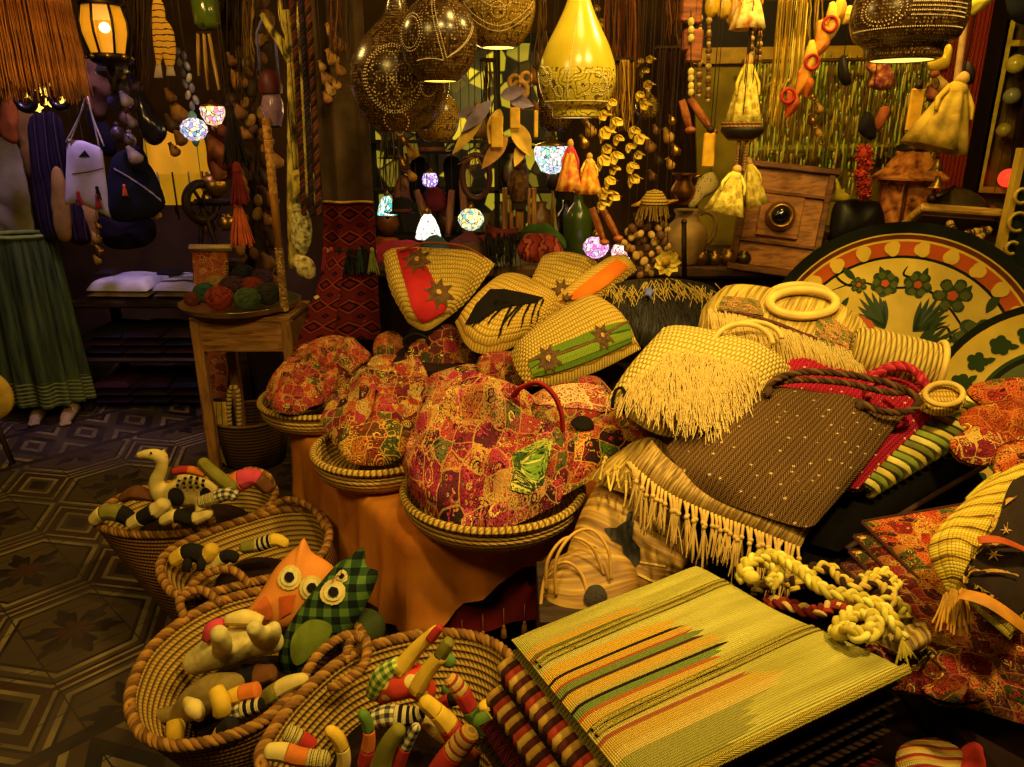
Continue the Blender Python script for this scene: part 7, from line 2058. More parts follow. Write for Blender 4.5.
p = P(684, 252, 2.62); t = thing('iron_rod', 'thin dark iron rod standing before the pale jug', 'rod', P(684, 290, 2.62)); b = MB(); b.tube([P(684, 222, 2.62), P(684, 252, 2.62), P(685, 292, 2.62)], .009, 8); b.ell(P(684, 222, 2.62), .011, 8, 6); b.build('shaft', IRON, t); b = MB(); q = P(685, 292, 2.62); b.lathe([(.001, .0), (.04, 0), (.035, .012), (.009, .02)], 18, Matrix.Translation(q)); b.build('foot', IRON, t)
for x, y, r, lb in ((700, 268, 9, 'small brass cup beside the iron rod'), (714, 262, 8, 'dark metal cup behind the small brass cups'), (727, 270, 9, 'brass egg shaped pot under the old camera'), (742, 274, 8, 'amber cup nearest the old camera'), (674, 278, 10, 'low brass bowl at the foot of the pale jug'), (706, 250, 8, 'tarnished goblet before the black boot')):
 pot(lb, x, y, r, 3.02, POTP, BRASS if 'brass' in lb else metal('#6a5a30', .35), 'cup', 'metal_cup', 'metal cups on the back counter', z=1.0)
hpuff('leather_boot', 'black patterned leather boot hanging between jug and old camera', 'boot', [(700, 178), (712, 172), (718, 182), (714, 192), (704, 198), (694, 208), (688, 206), (692, 194)], 2.95, spots('#b8a060', '#17130f', 90., .22), .03, .03)
t = thing('glow_cabinet', 'glowing yellow green glass cabinet far at the back', 'cabinet', (-.15, 4.85, 0))
cx0, cx1 = P(372, 150, 4.8).x, P(560, 150, 4.8).x
z0, z1 = P(460, 235, 4.8).z, P(460, 40, 4.8).z
b = MB(); b.box(((cx0 + cx1) / 2, 4.90, (z0 + z1) / 2), (cx1 - cx0, .05, z1 - z0)); b.build('glow_panel', emit('#3a2c08', .6, ('#c8b428', '#140d05', '#7a6a1a', '#0c0804', '#a8982a', '#1c1206'), 9.), t)  # added emissive cells stand in for the lit background, no lamp inside
n = 3
for i in range(n + 1):
 x = cx0 + (cx1 - cx0) * i / n; b = MB(); b.box((x, 4.72, (z0 + z1) / 2), (.03, .3, z1 - z0)); b.build('upright', plain('#100a06', .9), t)
for i in (0, 1, 2, 4):
 z = z0 + (z1 - z0) * i / 4; b = MB(); b.box(((cx0 + cx1) / 2, 4.72, z), (cx1 - cx0, .3, .02)); b.build('shelf_board', plain('#100a06', .9), t)
block(cx0, cx1, 4.58, 4.92, 0, z0 - .016, t, 'base', DW)
for i, (u, k, c) in enumerate(((.08, 1, '#6a3a1c'), (.22, 2, '#3a2414'), (.4, 1, '#2c1c12'), (.58, 3, '#5a3a1a'), (.75, 2, '#3a2a18'), (.9, 1, '#6a4420'), (.3, 3, '#1f1610'), (.68, 1, '#43301a'))):
 x = cx0 + (cx1 - cx0) * u; z = z0 + (z1 - z0) * (k - 1) / 4 + .016
 s = .075; tt = thing('cabinet_vase', 'dark vase standing in the glowing cabinet at the back', 'vase', (x, 4.66, z), 'dark vases in the glowing cabinet')
 b = MB(); lathe_at(b, (x, 4.66, z), [(.01, 0), (.6, 0), (1., .9), (.8, 1.8), (.35, 2.3), (.5, 2.7), (.4, 2.7), (.01, 2.2)], s, 20); b.build('body', plain(c, .4, spec=.5), tt)
# ------------------------------------------------------------------ mirror with red woven frame and the strands put in for its reflection
YM = 3.60
t = thing('framed_mirror', 'tall mirror in a red woven leather frame with gilt inner edge, right rear wall', 'mirror', (1.42, YM + .02, 1.0))
def quadpart(pxs, Y, th, m, name, parent, us=1., vs=1.):
 q = [P(x, y, Y) for x, y in pxs]
 b = MB(); b.grid(lambda u, v: q[0].lerp(q[1], u).lerp(q[3].lerp(q[2], u), v), 4, 12, us, vs, flip=False)
 n = (q[1] - q[0]).cross(q[3] - q[0]).normalized()
 if n.y > 0: n = -n
 b2 = MB(); b2.prism(q, -n, th)
 b2.uv = [((p - q[0]).dot((q[1] - q[0]).normalized()), (p - q[0]).dot((q[3] - q[0]).normalized())) for p in b2.v]
 return b2.build(name, m, parent)
quadpart([(700, 250), (902, 250), (952, -60), (690, -60)], YM, .02, plain('#8f7a20', .25, spec=.6, var=.5, scale=5), 'glass', t)  # matte yellowish colour put in where the mirror would reflect
quadpart([(898, 250), (906, 250), (960, -60), (952, -60)], YM - .03, .04, plain('#c8a030', .4, spec=.5), 'gilt_edge', t)
REDW = knit('#d0502c', '#8a2414', 120., None, .006)
quadpart([(906, 255), (950, 255), (1008, -60), (960, -60)], YM - .035, .05, REDW, 'woven_frame', t)
quadpart([(950, 258), (966, 258), (1026, -60), (1006, -60)], YM - .04, .06, plain('#1c100a', .4), 'outer_moulding', t)
quadpart([(690, 64), (946, 60), (948, 44), (690, 48)], YM - .03, .03, plain('#b8902c', .4), 'upper_gilt_bar', t)
quadpart([(690, 48), (948, 44), (952, 0), (690, 0)], YM - .03, .03, plain('#1c120a', .6), 'upper_panel', t)
t = thing('reflection_strands', 'curtain of glittering green and amber bead strands before the mirror', 'curtain', P(840, 205, 3.48))  # strands added in place of what the mirror would reflect
GB = [plain('#9a8a24', .2, spec=.7), plain('#5a6a1c', .2, spec=.7), plain('#c8b040', .2, spec=.7), plain('#6a4414', .3, spec=.6), plain('#b8c84a', .15, spec=.8)]
for i in range(58):
 x = 748 + 190 * i / 58; ys = 64 + rnd.uniform(-2, 4); ye = rnd.uniform(150, 212)
 b = MB(); b.mat = 0
 y = ys; k = 0
 while y < ye:
  L = rnd.choice((4, 8, 16, 28)); p = P(x + rnd.uniform(-.6, .6), y, 3.48); r = pxm(1.25, p)
  b.ell(p, (r, r, pxm(L * .5, p)), 6, 4, mat=rnd.randrange(5)); y += L + 1; k += 1
 b.tube([P(x, ys - 4, 3.48), P(x, ye, 3.48)], .0012, 4, mat=0)
 b.build('strand', GB, t)
a, e = P(742, 62, 3.48), P(946, 58, 3.48)
b = MB(); b.tube([a, e], .009, 8); b.build('rod', BRASS, t)
b = MB(); a = P(744, 150, 3.5); e = P(930, 146, 3.5); b.tube([a, e], .02, 8); b.build('lower_bar', plain('#9a8424', .5), t)
t = thing('side_vitrine', 'yellow lit glass vitrine past the red mirror frame at the right edge', 'vitrine', P(1010, 260, 3.5))
quadpart([(968, 262), (1100, 262), (1130, -40), (1024, -40)], 3.62, .02, plain('#6a5418', .25, spec=.6, var=.6, scale=7), 'back_glass', t)  # yellowish reflection put into the colour of the pane
for pq, c in (([(976, 190), (982, 190), (1016, 20), (1008, 20)], '#d0b83a'), ([(1000, 262), (1004, 262), (1040, 0), (1034, 0)], '#2a1a0c'), ([(972, 186), (1060, 190), (1060, 196), (970, 192)], '#a88a2c'), ([(1000, 40), (1080, 40), (1080, 46), (1000, 46)], '#d0b030')):
 quadpart(pq, 3.56, .02, plain(c, .4), 'strip', t)
for x, y, r, c in ((1008, 178, 9, None), (1012, 96, 8, '#8a8a60'), (1016, 64, 9, '#c8b838'), (990, 214, 9, '#7a4a20'), (1004, 130, 7, '#a09030')):
 p = P(x, y, 3.52); b = MB(); b.ell(p, pxm(r, p), 14, 10)
 b.build('ornament' if c else 'red_lamp', plain(c, .25, spec=.6) if c else emit('#e0341c', 1.6), t)
 b = MB(); b.tube([p, V((p.x, p.y, 2.3))], .0015, 4); b.build('cord', CORD, t)
# ------------------------------------------------------------------ old box camera, copper lantern, boxes on the counter
CW = wood('#a86c2c', '#6a3e16'); CWD = wood('#7a4a1e', '#482a10')
Yk = 2.98
q = [P(737, 270, Yk), P(797, 270, Yk), P(832, 168, Yk + .1), P(752, 170, Yk + .1)]
cc = P(775, 225, Yk)
t = thing('box_camera', 'antique wooden box camera with a brass lens, leaning on the back counter', 'camera', P(770, 272, Yk))
yaw = R(-14)
M = Matrix.Translation(P(779, 221, Yk + .10)) @ Matrix.Rotation(R(6), 4, 'Y') @ Matrix.Rotation(yaw, 4, 'Z') @ Matrix.Rotation(R(-8), 4, 'X')
W, H = pxm(84, cc), pxm(98, cc)
b = MB(M=M); b.box((0, 0, 0), (W, .16, H), ch=.006); b.build('case', CW, t)
b = MB(M=M); b.box((0, -.005, H / 2 + .008), (W + .03, .19, .024), ch=.004); b.build('top_moulding', CWD, t)
b = MB(M=M); b.box((0, -.085, H * .26), (W * .98, .016, .014), ch=.003); b.box((0, -.085, -H * .24), (W * .98, .016, .014), ch=.003); b.build('rail', CWD, t)
for sx in (-1, 1):
 b = MB(M=M); b.box((sx * (W / 2 - .012), -.085, 0), (.024, .018, H * .98), ch=.003); b.build('stile', CWD, t)
b = MB(M=M); b.box((-.01, -.09, .01), (H * .42, .02, H * .42), ch=.004); b.build('lens_board', CW, t)
b = MB(M=M @ Matrix.Translation((-.01, -.10, .01)) @ Matrix.Rotation(R(90), 4, 'X')); b.lathe([(.055, 0), (.058, .012), (.050, .03), (.046, .05), (.038, .052), (.034, .03), (.001, .028)], 32); lz = b.build('lens_barrel', BRASS, t)
b = MB(M=M @ Matrix.Translation((-.01, -.135, .01)) @ Matrix.Rotation(R(90), 4, 'X')); b.ell((0, 0, 0), (.034, .034, .012), 24, 8); b.build('glass', plain('#0c0a0c', .05, spec=.8), lz)
b = MB(M=M); b.box((0, -.02, -H / 2 - .012), (W + .02, .20, .026), ch=.004); b.build('base_board', CWD, t)
cush('black_bag', 'black leather bag standing between the old camera and the copper lantern', 'bag', plane_at(856, 220, 2.95, 80),
 [(832, 240), (834, 206), (846, 200), (868, 200), (880, 206), (882, 240), (858, 246)], .06, .06, plain('#17120c', .5, spec=.4), wr=.012)
cush('gold_paper', 'crumpled yellow paper behind the black leather bag', 'paper', plane_at(836, 192, 3.1, 80), [(828, 200), (830, 184), (836, 178), (842, 190), (850, 196), (846, 202)], .02, .01, plain('#d0b430', .5), wr=.01)
p = P(907, 192, 3.15); s_ = pxm(37, p); p.z = 1.132 + s_ * .95
t = thing('copper_lantern', 'copper lantern with a flared pagoda roof standing behind the platter', 'lantern', (p.x, p.y, 1.132))
CPR = mottled('#5a2c12', '#c07030', '#e89a4a', 26., .4, .3)
b = MB(); lathe_at(b, p, [(.01, -.95), (.80, -.95), (.84, -.85), (.72, -.3), (.70, .2), (.86, .34), (.8, .38), (.01, .34)], s_, 6, smooth=False); b.build('body', CPR, t)
b = MB(); lathe_at(b, p, [(1.06, .36), (1.08, .42), (.72, .66), (.48, .98), (.40, 1.14), (.30, 1.16), (.01, 1.1)], s_, 6, smooth=False); b.build('roof', CPR, t)
b = MB(); lathe_at(b, p, [(.42, 1.08), (.44, 1.2), (.3, 1.28), (.01, 1.3)], s_, 16); b.build('vent_cap', IRON, t)
for k in range(6):
 a = k * PI / 3; b = MB(); d = V((math.cos(a), math.sin(a), 0)); b.tube([p + (d * r + V((0, 0, z))) * s_ for r, z in ((.83, -.9), (.73, -.3), (.72, .2), (.84, .34))], .008, 6); b.build('corner_rib', metal('#c07a34', .3), t)
t2 = thing('brass_bell', 'pair of small brass bells hanging beside the copper lantern roof', 'bell', P(938, 185, 2.6))
for y in (166, 183):
 q = P(937, y, 2.6); s = pxm(8, q); b = MB(); lathe_at(b, q, [(.15, .9), (.3, .8), (.45, .2), (.75, -.4), (1., -.6), (.9, -.62), (.01, .6)], s, 20); b.build('bell', BRASS, t2)
hang(t2, P(937, 160, 2.6))
M = Matrix.Translation(P(950, 222, 2.72)) @ Matrix.Rotation(R(4), 4, 'Y') @ Matrix.Rotation(R(-35), 4, 'X')
q = P(950, 222, 2.72); W, H = pxm(82, q), pxm(34, q)
t = thing('framed_board', 'pale wooden framed panel leaning behind the painted platter', 'frame', P(950, 238, 2.72))
b = MB(M=M); b.box((0, 0, -.004), (W * .9, H * .8, .012)); b.build('panel', plain('#7a5a26', .6), t)
for (x, y, a, e) in ((0, H / 2, W, .035), (0, -H / 2, W, .035), (-W / 2 + .016, 0, .034, H), (W / 2 - .016, 0, .034, H)):
 b = MB(M=M); b.box((x, y, .008), (a, e, .03), ch=.005); b.build('bar', wood('#c0913c', '#8a6224'), t)
t = thing('bead_chain', 'chain of dark and gold beads draped over the pale wooden frame', 'bead chain', P(945, 240, 2.66))
b = MB()
for k, c in enumerate(catmull([P(950, 224, 2.66), P(958, 234, 2.62), P(974, 232, 2.62), P(988, 230, 2.64), P(975, 240, 2.6), P(956, 243, 2.58), P(968, 248, 2.56)], 40, False)):
 b.ell(c, .010 + .004 * (k % 3 == 0), 8, 6, mat=k % 2)
b.build('beads', [plain('#b8924a', .4), plain('#3a2410', .4)], t)
t = thing('domed_plate', 'dark dull metal plate standing behind the pale wooden frame', 'plate', P(962, 212, 3.12))
q = P(962, 212, 3.12); b = MB(); b.lathe([(.001, .05), (pxm(18, q), .04), (pxm(30, q), .0), (pxm(29, q), -.008), (.001, .03)], 36, Matrix.Translation(q) @ Matrix.Rotation(R(50), 4, 'X')); b.build('dish', plain('#4a3c1c', .45), t); b = MB(); b.lathe([(.001, 1.0 - q.z), (.07, 1.0 - q.z), (.03, -.05), (.02, .0)], 18, Matrix.Translation(q + V((0, .03, 0)))); b.build('foot', plain('#4a3c1c', .45), t)
t = thing('incense_pipe', 'slim dark metal pipe poking out beside the copper lantern', 'pipe', P(940, 198, 2.7)); b = MB(); b.tube([P(930, 200, 2.7), P(945, 193, 2.7), P(955, 186, 2.72)], [.012, .010, .005], 8); b.ell(P(932, 199, 2.7), .018, 10, 8); b.build('stem', IRON, t)
# ------------------------------------------------------------------ hanging wares, upper right
WB = wood('#9a5428', '#5a2c14')
t = thing('block_mobile', 'string of dark red wooden blocks and knotted cord at the upper centre', 'mobile', P(692, 70, 2.5))
for x, y, w_, h_ in ((689, 6, 16, 30), (697, 10, 8, 26), (694, 46, 15, 30), (686, 40, 6, 20)):
 q = P(x, y, 2.5); b = MB(); b.box(q, (pxm(w_, q), .04, pxm(h_, q)), M=Matrix.Identity(4), ch=.005); b.build('block', WB, t)
for y in (22, 30, 38, 72, 78, 86, 92): q = P(691, y, 2.47); b = MB(); b.ell(q, (.010, .010, .013), 8, 6); b.build('bead', plain('#c8b060', .6), t)
hang(t, P(691, 20, 2.5)); b = MB(); b.tube([P(691, 10, 2.48), P(691, 96, 2.48)], .002, 5); b.build('lower_cord', CORD, t)
for x, y, w_, h_, c, lb, Y in ((709, 150, 12, 33, '#d8a424', 'bright yellow wooden tag left of the dark brimmed doll', 2.45), (915, 110, 14, 40, '#c89428', 'mustard wooden tag left of the big cloth bell', 2.45)):
 q = P(x, y, Y); t = thing('wooden_tag', lb, 'tag', q - V((0, 0, pxm(h_ / 2, q))), 'hanging wooden tags'); b = MB(); b.box(q, (pxm(w_, q), .012, pxm(h_, q)), ch=.004); b.build('plate', plain(c, .45), t); b = MB(); b.ell(q + V((0, 0, pxm(h_ / 2 + 3, q))), .013, 8, 6); b.build('knot', DARKBROWN, t); hang(t, q + V((0, 0, pxm(h_ / 2, q))))
for x, y, h_, c, lb in ((712, 2, 30, '#d0a828', 'yellow pointed gourd bottle at the top edge, the left one'), (724, 4, 28, '#c8a030', 'yellow pointed gourd bottle at the top edge, the middle one'), (734, 12, 34, '#a87828', 'amber pointed gourd bottle at the top edge, the right one')):
 q = P(x, y, 2.5); s = pxm(7, q); t = thing('gourd_bottle', lb, 'bottle', q - V((0, 0, pxm(14, q))), 'pointed gourd bottles at the top edge'); b = MB(); lathe_at(b, q, [(.01, -2.), (.5, -1.9), (.9, -1.3), (1., -.4), (.8, .8), (.5, 1.6), (.3, 2.4), (.01, 2.5)], s, 20); b.build('body', plain(c, .35, spec=.5), t); hang(t, q + V((0, 0, s * 2.4)))
for x, y0, y1, lb in ((709, 20, 100, 'thin chain with small metal charms near the yellow tag'), (752, 10, 60, 'string of brown wooden beads over the dark brimmed doll'), (760, 20, 62, 'second string of brown beads right of the first'), (700, 18, 95, 'thin bead string beside the reddish puppet legs')):
 q0, q1 = P(x, y0, 2.5), P(x - 1, y1, 2.5); t = thing('bead_string', lb, 'bead string', q1, 'bead strings at the upper right'); b = MB()
 n = 22
 for k in range(n): q = q0.lerp(q1, k / (n - 1)); b.ell(q, (.0075 + .003 * (k % 4 == 0)), 7, 5, mat=k % 3 == 0)
 b.build('beads', [plain('#6a4420', .5), plain('#b89a5a', .5)], t); hang(t, q0)
YDR = mottled('#8a7020', '#b8a23a', '#d0bc58', 60.)
doll('large yellow cloth bell doll with a dark brim and basket below', 746, 92, 18, 66, 2.4, YDR, plain('#c8b040', .9), brim=plain('#1c120c', .6), group='yellow cloth bell dolls')
q = P(741, 130, 2.4); s_ = pxm(20, q); t = thing('tiny_basket', 'small brown woven basket hanging under the dark brimmed doll', 'basket', q - V((0, 0, s_ * .5))); b = MB(); lathe_at(b, q, [(.01, -.5), (.6, -.5), (.9, -.1), (1., .35), (.94, .36), (.8, 0), (.01, -.4)], s_, 28); b.build('body', coil('#9a6a2c', '#5a3814', 90., 70.), t); hang(t, q)
doll('small yellow cloth doll on bead strings, upper of the low pair', 752, 182, 13, 46, 2.4, YDR, plain('#c8b040', .9), group='yellow cloth bell dolls', tilt=R(-14))
doll('small pale yellow cloth doll on bead strings, lower of the low pair', 731, 190, 19, 46, 2.36, YDR, plain('#d0ba50', .9), group='yellow cloth bell dolls', tilt=R(12))
for x, lb in ((736, 'left beaded string holding the low pair of dolls'), (744, 'right beaded string holding the low pair of dolls')):
 q0, q1 = P(x + 4, 132, 2.38), P(x, 170, 2.38); t = thing('bead_string', lb, 'bead string', q1, 'bead strings at the upper right'); b = MB()
 for k in range(14): b.ell(q0.lerp(q1, k / 13), .007, 7, 5)
 b.build('beads', plain('#8a6030', .5), t); hang(t, q0)
doll('orange and cream cloth skirt doll at the top edge', 750, 2, 17, 50, 2.4, mottled('#c86a28', '#e8c46a', '#f0d890', 40.), ORC, group='yellow cloth bell dolls')
doll('big mustard cloth bell doll on a beaded cord right of the bead curtain', 948, 112, 30, 72, 2.3, mottled('#6a5212', '#94761e', '#b89830', 16.), plain('#b8962c', .9), group='yellow cloth bell dolls', tilt=R(14))
q0, q1 = P(966, 14, 2.3), P(957, 80, 2.3); t = thing('bead_string', 'twisted pale bead cord above the big mustard bell doll', 'bead string', q1, 'bead strings at the upper right'); b = MB()
for k in range(30): b.ell(q0.lerp(q1, k / 29), .010, 7, 5)
b.build('beads', plain('#b8905a', .5), t); hang(t, q0)
hpuff('cloth_bird', 'yellow felt bird hanging left of the pale bead cord', 'bird', [(928, 62), (936, 54), (944, 58), (948, 44), (952, 50), (948, 66), (940, 70), (930, 70)], 2.35, plain('#d0b030', .9), .02, .02)
hpuff('cloth_bird', 'yellow green felt leaf bird at the top right corner', 'bird', [(966, 4), (980, -6), (996, -4), (984, 8), (972, 16), (968, 12)], 2.3, plain('#c8b838', .9), .02, .02)
hpuff('dark_pouch', 'dark navy pouch in the top right corner', 'pouch', [(1008, -10), (1030, -10), (1030, 22), (1016, 22), (1008, 10)], 2.3, plain('#14141c', .9), .02, .02)
hpuff('wooden_fish', 'dark carved wooden fish beside the gilt mirror edge', 'fish ornament', [(962, 70), (968, 60), (974, 72), (972, 84), (964, 82)], 2.4, DARKBROWN, .02, .02)
t = thing('ribbon_skein', 'skein of long yellow ribbons hanging beside the bead curtain', 'ribbons', P(782, 135, 2.5))
for k in range(46):
 x0 = 770 + 34 * rnd.random(); y1 = rnd.uniform(80, 136); x1 = 764 + (x0 - 770) * .9 + rnd.uniform(-3, 3)
 b = MB(); b.tube(catmull([P(x0 + 6, -6, 2.5 + rnd.uniform(-.05, .05)), P(x0 + 2, 40, 2.48), P(x0 - 2, 80, 2.5), P(x1, y1, 2.5)], 12, False), [.0045, .005, .004], 5, flat=.3); b.build('ribbon', (plain('#c8a42c', .7), plain('#dcc050', .7), plain('#a8842a', .7))[k % 3], t)
hang(t, P(787, -4, 2.5))
t = thing('pepper_garland', 'garland of orange and yellow felt peppers with red cords', 'garland', P(792, 112, 2.42))
for a, e, c in (((842, -4), (826, 30), '#e0a030'), ((832, 2), (826, 44), '#e8b848'), ((826, 30), (810, 58), '#d87a2a'), ((820, 20), (818, 56), '#e09a38'), ((812, 40), (800, 84), '#e0a838'), ((806, 60), (796, 96), '#d8902c'), ((800, 70), (806, 98), '#e0742c'), ((790, 90), (786, 118), '#cf5a26'), ((848, 6), (842, 24), '#e8c050')):
 b = MB(); p0, p1 = P(*a, 2.42), P(*e, 2.42); b.tube(catmull([p0, p0.lerp(p1, .5) + V((.012, 0, 0)), p1], 14, False), [.006, .019, .022, .016, .003], 10); b.build('pepper', plain(c, .8, var=.2), t)
for x, y in ((830, 24), (812, 62), (788, 96)):
 b = MB(); b.tube(arc(P(x, y, 2.40), .02, 0, 2 * PI, 18), .005, 6, cap=False); b.build('red_cord', REDF, t)
hang(t, P(838, 0, 2.42))
t = thing('pompon_chain', 'chain of red wool pompons hanging above the black leather bag', 'pompons', P(864, 198, 2.7))
for y in (154, 164, 174, 184, 193):
 q = P(864 + (y % 3 - 1) * 2, y, 2.7); r = pxm(8.5 if y == 154 else 7, q); b = MB(); b.ell(q, r * .8, 12, 9)
 for k in range(70):
  d = V((rnd.gauss(0, 1), rnd.gauss(0, 1), rnd.gauss(0, 1))).normalized(); b.tube([q + d * r * .6, q + d * r * 1.15], .003, 4)
 b.build('pompon', plain('#a0301e', .95, var=.4), t)
hang(t, P(864, 154, 2.7))
for out, lb, c in (([(866, 66), (874, 58), (886, 56), (892, 72), (894, 86), (880, 90), (868, 86), (872, 76)], 'plum and gold knotted cloth doll hanging below the dark gourd lamp', mottled('#5a1c28', '#8a4030', '#c88a3a', 40.)), ([(862, 116), (868, 112), (874, 124), (876, 138), (866, 138), (858, 130)], 'black cloth figure hanging above the red pompons', plain('#17110e', .8)), ([(874, 122), (882, 106), (890, 108), (884, 122), (878, 132)], 'copper coloured cloth twist beside the black cloth figure', plain('#9a4c24', .7)), ([(840, 58), (846, 56), (848, 74), (850, 84), (842, 84), (838, 72)], 'dark little key charm hanging in front of the beads', plain('#241a12', .6))):
 hpuff('cloth_charm', lb, 'charm', out, 2.75, c, .025, .02, 'cloth charms before the bead curtain', wr=.012)
# ------------------------------------------------------------------ painted platters
def plate_frame(c, n, up=V((0, 0, 1))):
 n = V(n).normalized(); x = up.cross(n).normalized(); y = n.cross(x)
 m = Matrix((x, y, n)).transposed().to_4x4(); m.translation = c
 return m
def pl_plate(name, label, cpx, rpx, Y, nrm, rings, profile, rimm):
 c = P(cpx[0], cpx[1], Y); r = pxm(rpx, c)
 M = plate_frame(c, nrm)
 low = min((M @ V((r * math.cos(a), r * math.sin(a), 0)) for a in [k * .2 for k in range(32)]), key=lambda q: q.z)
 t = thing(name, label, 'platter', low, 'painted platters')
 b = MB()
 mats = []
 segs = []
 for (r0, r1, m) in rings:
  mats.append(m); segs.append((r0, r1))
 def zz(q): return profile(q) * r
 for i, (r0, r1) in enumerate(segs):
  b.lathe([((r0 + (r1 - r0) * k / 4) * r, zz(r0 + (r1 - r0) * k / 4)) for k in range(5)][::-1] if False else [((r0 + (r1 - r0) * k / 4) * r, zz(r0 + (r1 - r0) * k / 4)) for k in range(5)], 72, M, mat=i)
 b.lathe([(r, zz(1.)), (r * .99, zz(1.) - .02), (r * .6, -.035), (.001, -.04)], 72, M, mat=0)
 b.build('dish', mats, t)
 return t, M, r, zz
GLZ = lambda c: plain(c, .22, 0, .15, 12., .5, .03)
DKG, CRM, RST, GRN, OLV, GLD = GLZ('#1a1c12'), GLZ('#c2a444'), GLZ('#a84a1c'), GLZ('#2c3a1a'), GLZ('#4a5020'), GLZ('#c8a43c')
prof1 = lambda q: .0 if q < .5 else .14 * ((q - .5) / .5) ** 1.6
n1 = V((-.22, -.90, .36))
t, M, r, zz = pl_plate('painted_platter', 'huge painted ceramic platter with dark rim and green flowers on cream', (897, 362), 137, 2.42, n1,
 [(.001, .755, CRM), (.755, .775, DKG), (.775, .87, RST), (.87, .885, GLD), (.885, .915, plain('#5a2a14', .25, spec=.5)), (.915, .925, GLD), (.925, 1.0, DKG)], prof1, DKG)
def decal(t, M, r, zz, polys, m, name, lift=.002):
 b = MB()
 for pts_ in polys:
  b.add([M @ V((x * r, y * r, zz(math.hypot(x, y)) + lift)) for x, y in pts_], [tuple(range(len(pts_)))], None, False)
 for i, f in enumerate(b.f):
  b.f[i] = f
 return b.build(name, m, t)
def fl(cx, cy, r, k=6, inner=.62, rot=0., n=6):
 out = []
 for i in range(k * n):
  a = 2 * PI * i / (k * n); q = r * (inner + (1 - inner) * abs(math.cos(a * k / 2 + rot)) ** .5)
  out.append((cx + q * math.cos(a), cy + q * math.sin(a)))
 return out
def lf(cx, cy, ang, L, w):
 out = []
 for i in range(9): v = i / 8; out.append((v * L, w * math.sin(PI * v) ** .8 + .12 * L * v * v))
 for i in range(7, 0, -1): v = i / 8; out.append((v * L, -w * .6 * math.sin(PI * v) + .12 * L * v * v))
 c, s_ = math.cos(ang), math.sin(ang)
 return [(cx + x * c - y * s_, cy + x * s_ + y * c) for x, y in out]
def strokes(path, w):
 p = catmull([V((x, y, 0)) for x, y in path], 18, False); L, Rr = [], []
 for i in range(18):
  tg = (p[min(i + 1, 17)] - p[max(i - 1, 0)]).normalized(); nn = V((-tg.y, tg.x, 0)) * w * (math.sin(PI * (i + .5) / 18) ** .5)
  L.append(p[i] + nn); Rr.append(p[i] - nn)
 return [[(L[i].x, L[i].y), (L[i + 1].x, L[i + 1].y), (Rr[i + 1].x, Rr[i + 1].y), (Rr[i].x, Rr[i].y)][::-1] for i in range(17)]
k_ = 26
for i in range(k_):
 a = 2 * PI * i / k_
 decal(t, M, r, zz, [fl(.822 * math.cos(a), .822 * math.sin(a), .056, 3, .72, a)], GLD, 'border_scallop', .004)
FL = [(.33, .50, .13), (.10, .57, .10), (-.12, .57, .10), (.50, .20, .155), (-.30, .55, .06), (.45, -.15, .12), (-.5, .3, .06)]
for i, (x, y, q) in enumerate(FL):
 decal(t, M, r, zz, [fl(x, y, q, 6, .55, i)], GRN, 'painted_flower', .003)
 decal(t, M, r, zz, [fl(x + q * .62 * math.cos(j * PI / 3 + i), y + q * .62 * math.sin(j * PI / 3 + i), q * .26, 4, .8) for j in range(6)], OLV, 'petal_tone', .0045)
 decal(t, M, r, zz, [fl(x, y, q * .28, 5, .8)], RST, 'flower_heart', .006)
lv = [lf(.12, .56, 1.2, .14, .03), lf(-.1, .58, 2.0, .13, .03), lf(-.32, .58, 2.3, .14, .03), lf(-.36, .46, -2.2, .12, .025), lf(-.12, .45, -1.5, .12, .025), (lf(.2, .32, -1.8, .14, .03)), lf(.37, .45, .9, .15, .035), lf(.55, .38, 1.0, .16, .04), lf(.55, .05, -.4, .12, .03), lf(.28, .0, -2.6, .16, .035), lf(.34, -.26, 2.4, .16, .035), lf(-.6, .46, 2.6, .12, .02), lf(.12, -.1, .6, .14, .03)]
for q_ in lv: decal(t, M, r, zz, [q_], GRN, 'painted_leaf', .0025)
pal_ = []
for cx, cy, ang, f_ in ((-.08, .20, 2.0, 1.2), (.06, .20, .75, 1.3), (.06, .04, .5, 1.4), (-.05, .0, 2.7, 1.)):
 for j in range(-3, 4): pal_.append(lf(cx + .04 * math.cos(ang), cy + .04 * math.sin(ang), ang + j * .17, (.27 - .03 * abs(j)) * f_, .024))
decal(t, M, r, zz, pal_, GRN, 'painted_leaves', .0028)
for q_ in (fl(-.26, .24, .09, 3, .8), fl(-.02, .1, .04, 4, .9)): decal(t, M, r, zz, [q_], RST, 'painted_bud', .0035)
for path in ([(-.48, .50), (-.3, .57), (-.1, .54), (.12, .55), (.27, .47), (.38, .33), (.44, .2), (.42, -.1)], [(.18, .2), (.30, .28), (.34, .18), (.26, .10), (.20, .16), (.24, .2)], [(.08, -.02), (.2, .08), (.32, .02), (.4, .08)], [(-.4, .66), (-.46, .6), (-.36, .54), (-.28, .58)], [(.02, .7), (.0, .64), (.08, .62), (.16, .64)], [(.0, -.5), (.0, -.2), (.0, .1)]):
 decal(t, M, r, zz, strokes(path, .009), DKG, 'scroll_line', .0022)
n2 = V((-.45, -.80, .42))
t, M, r, zz = pl_plate('painted_platter', 'green painted platter with rust flower cut off by the right edge', (1060, 424), 122, 2.05, n2,
 [(.001, .56, OLV), (.56, .60, DKG), (.60, .63, GRN), (.63, .90, CRM), (.90, .94, GLD), (.94, 1.0, DKG)], prof1, DKG)
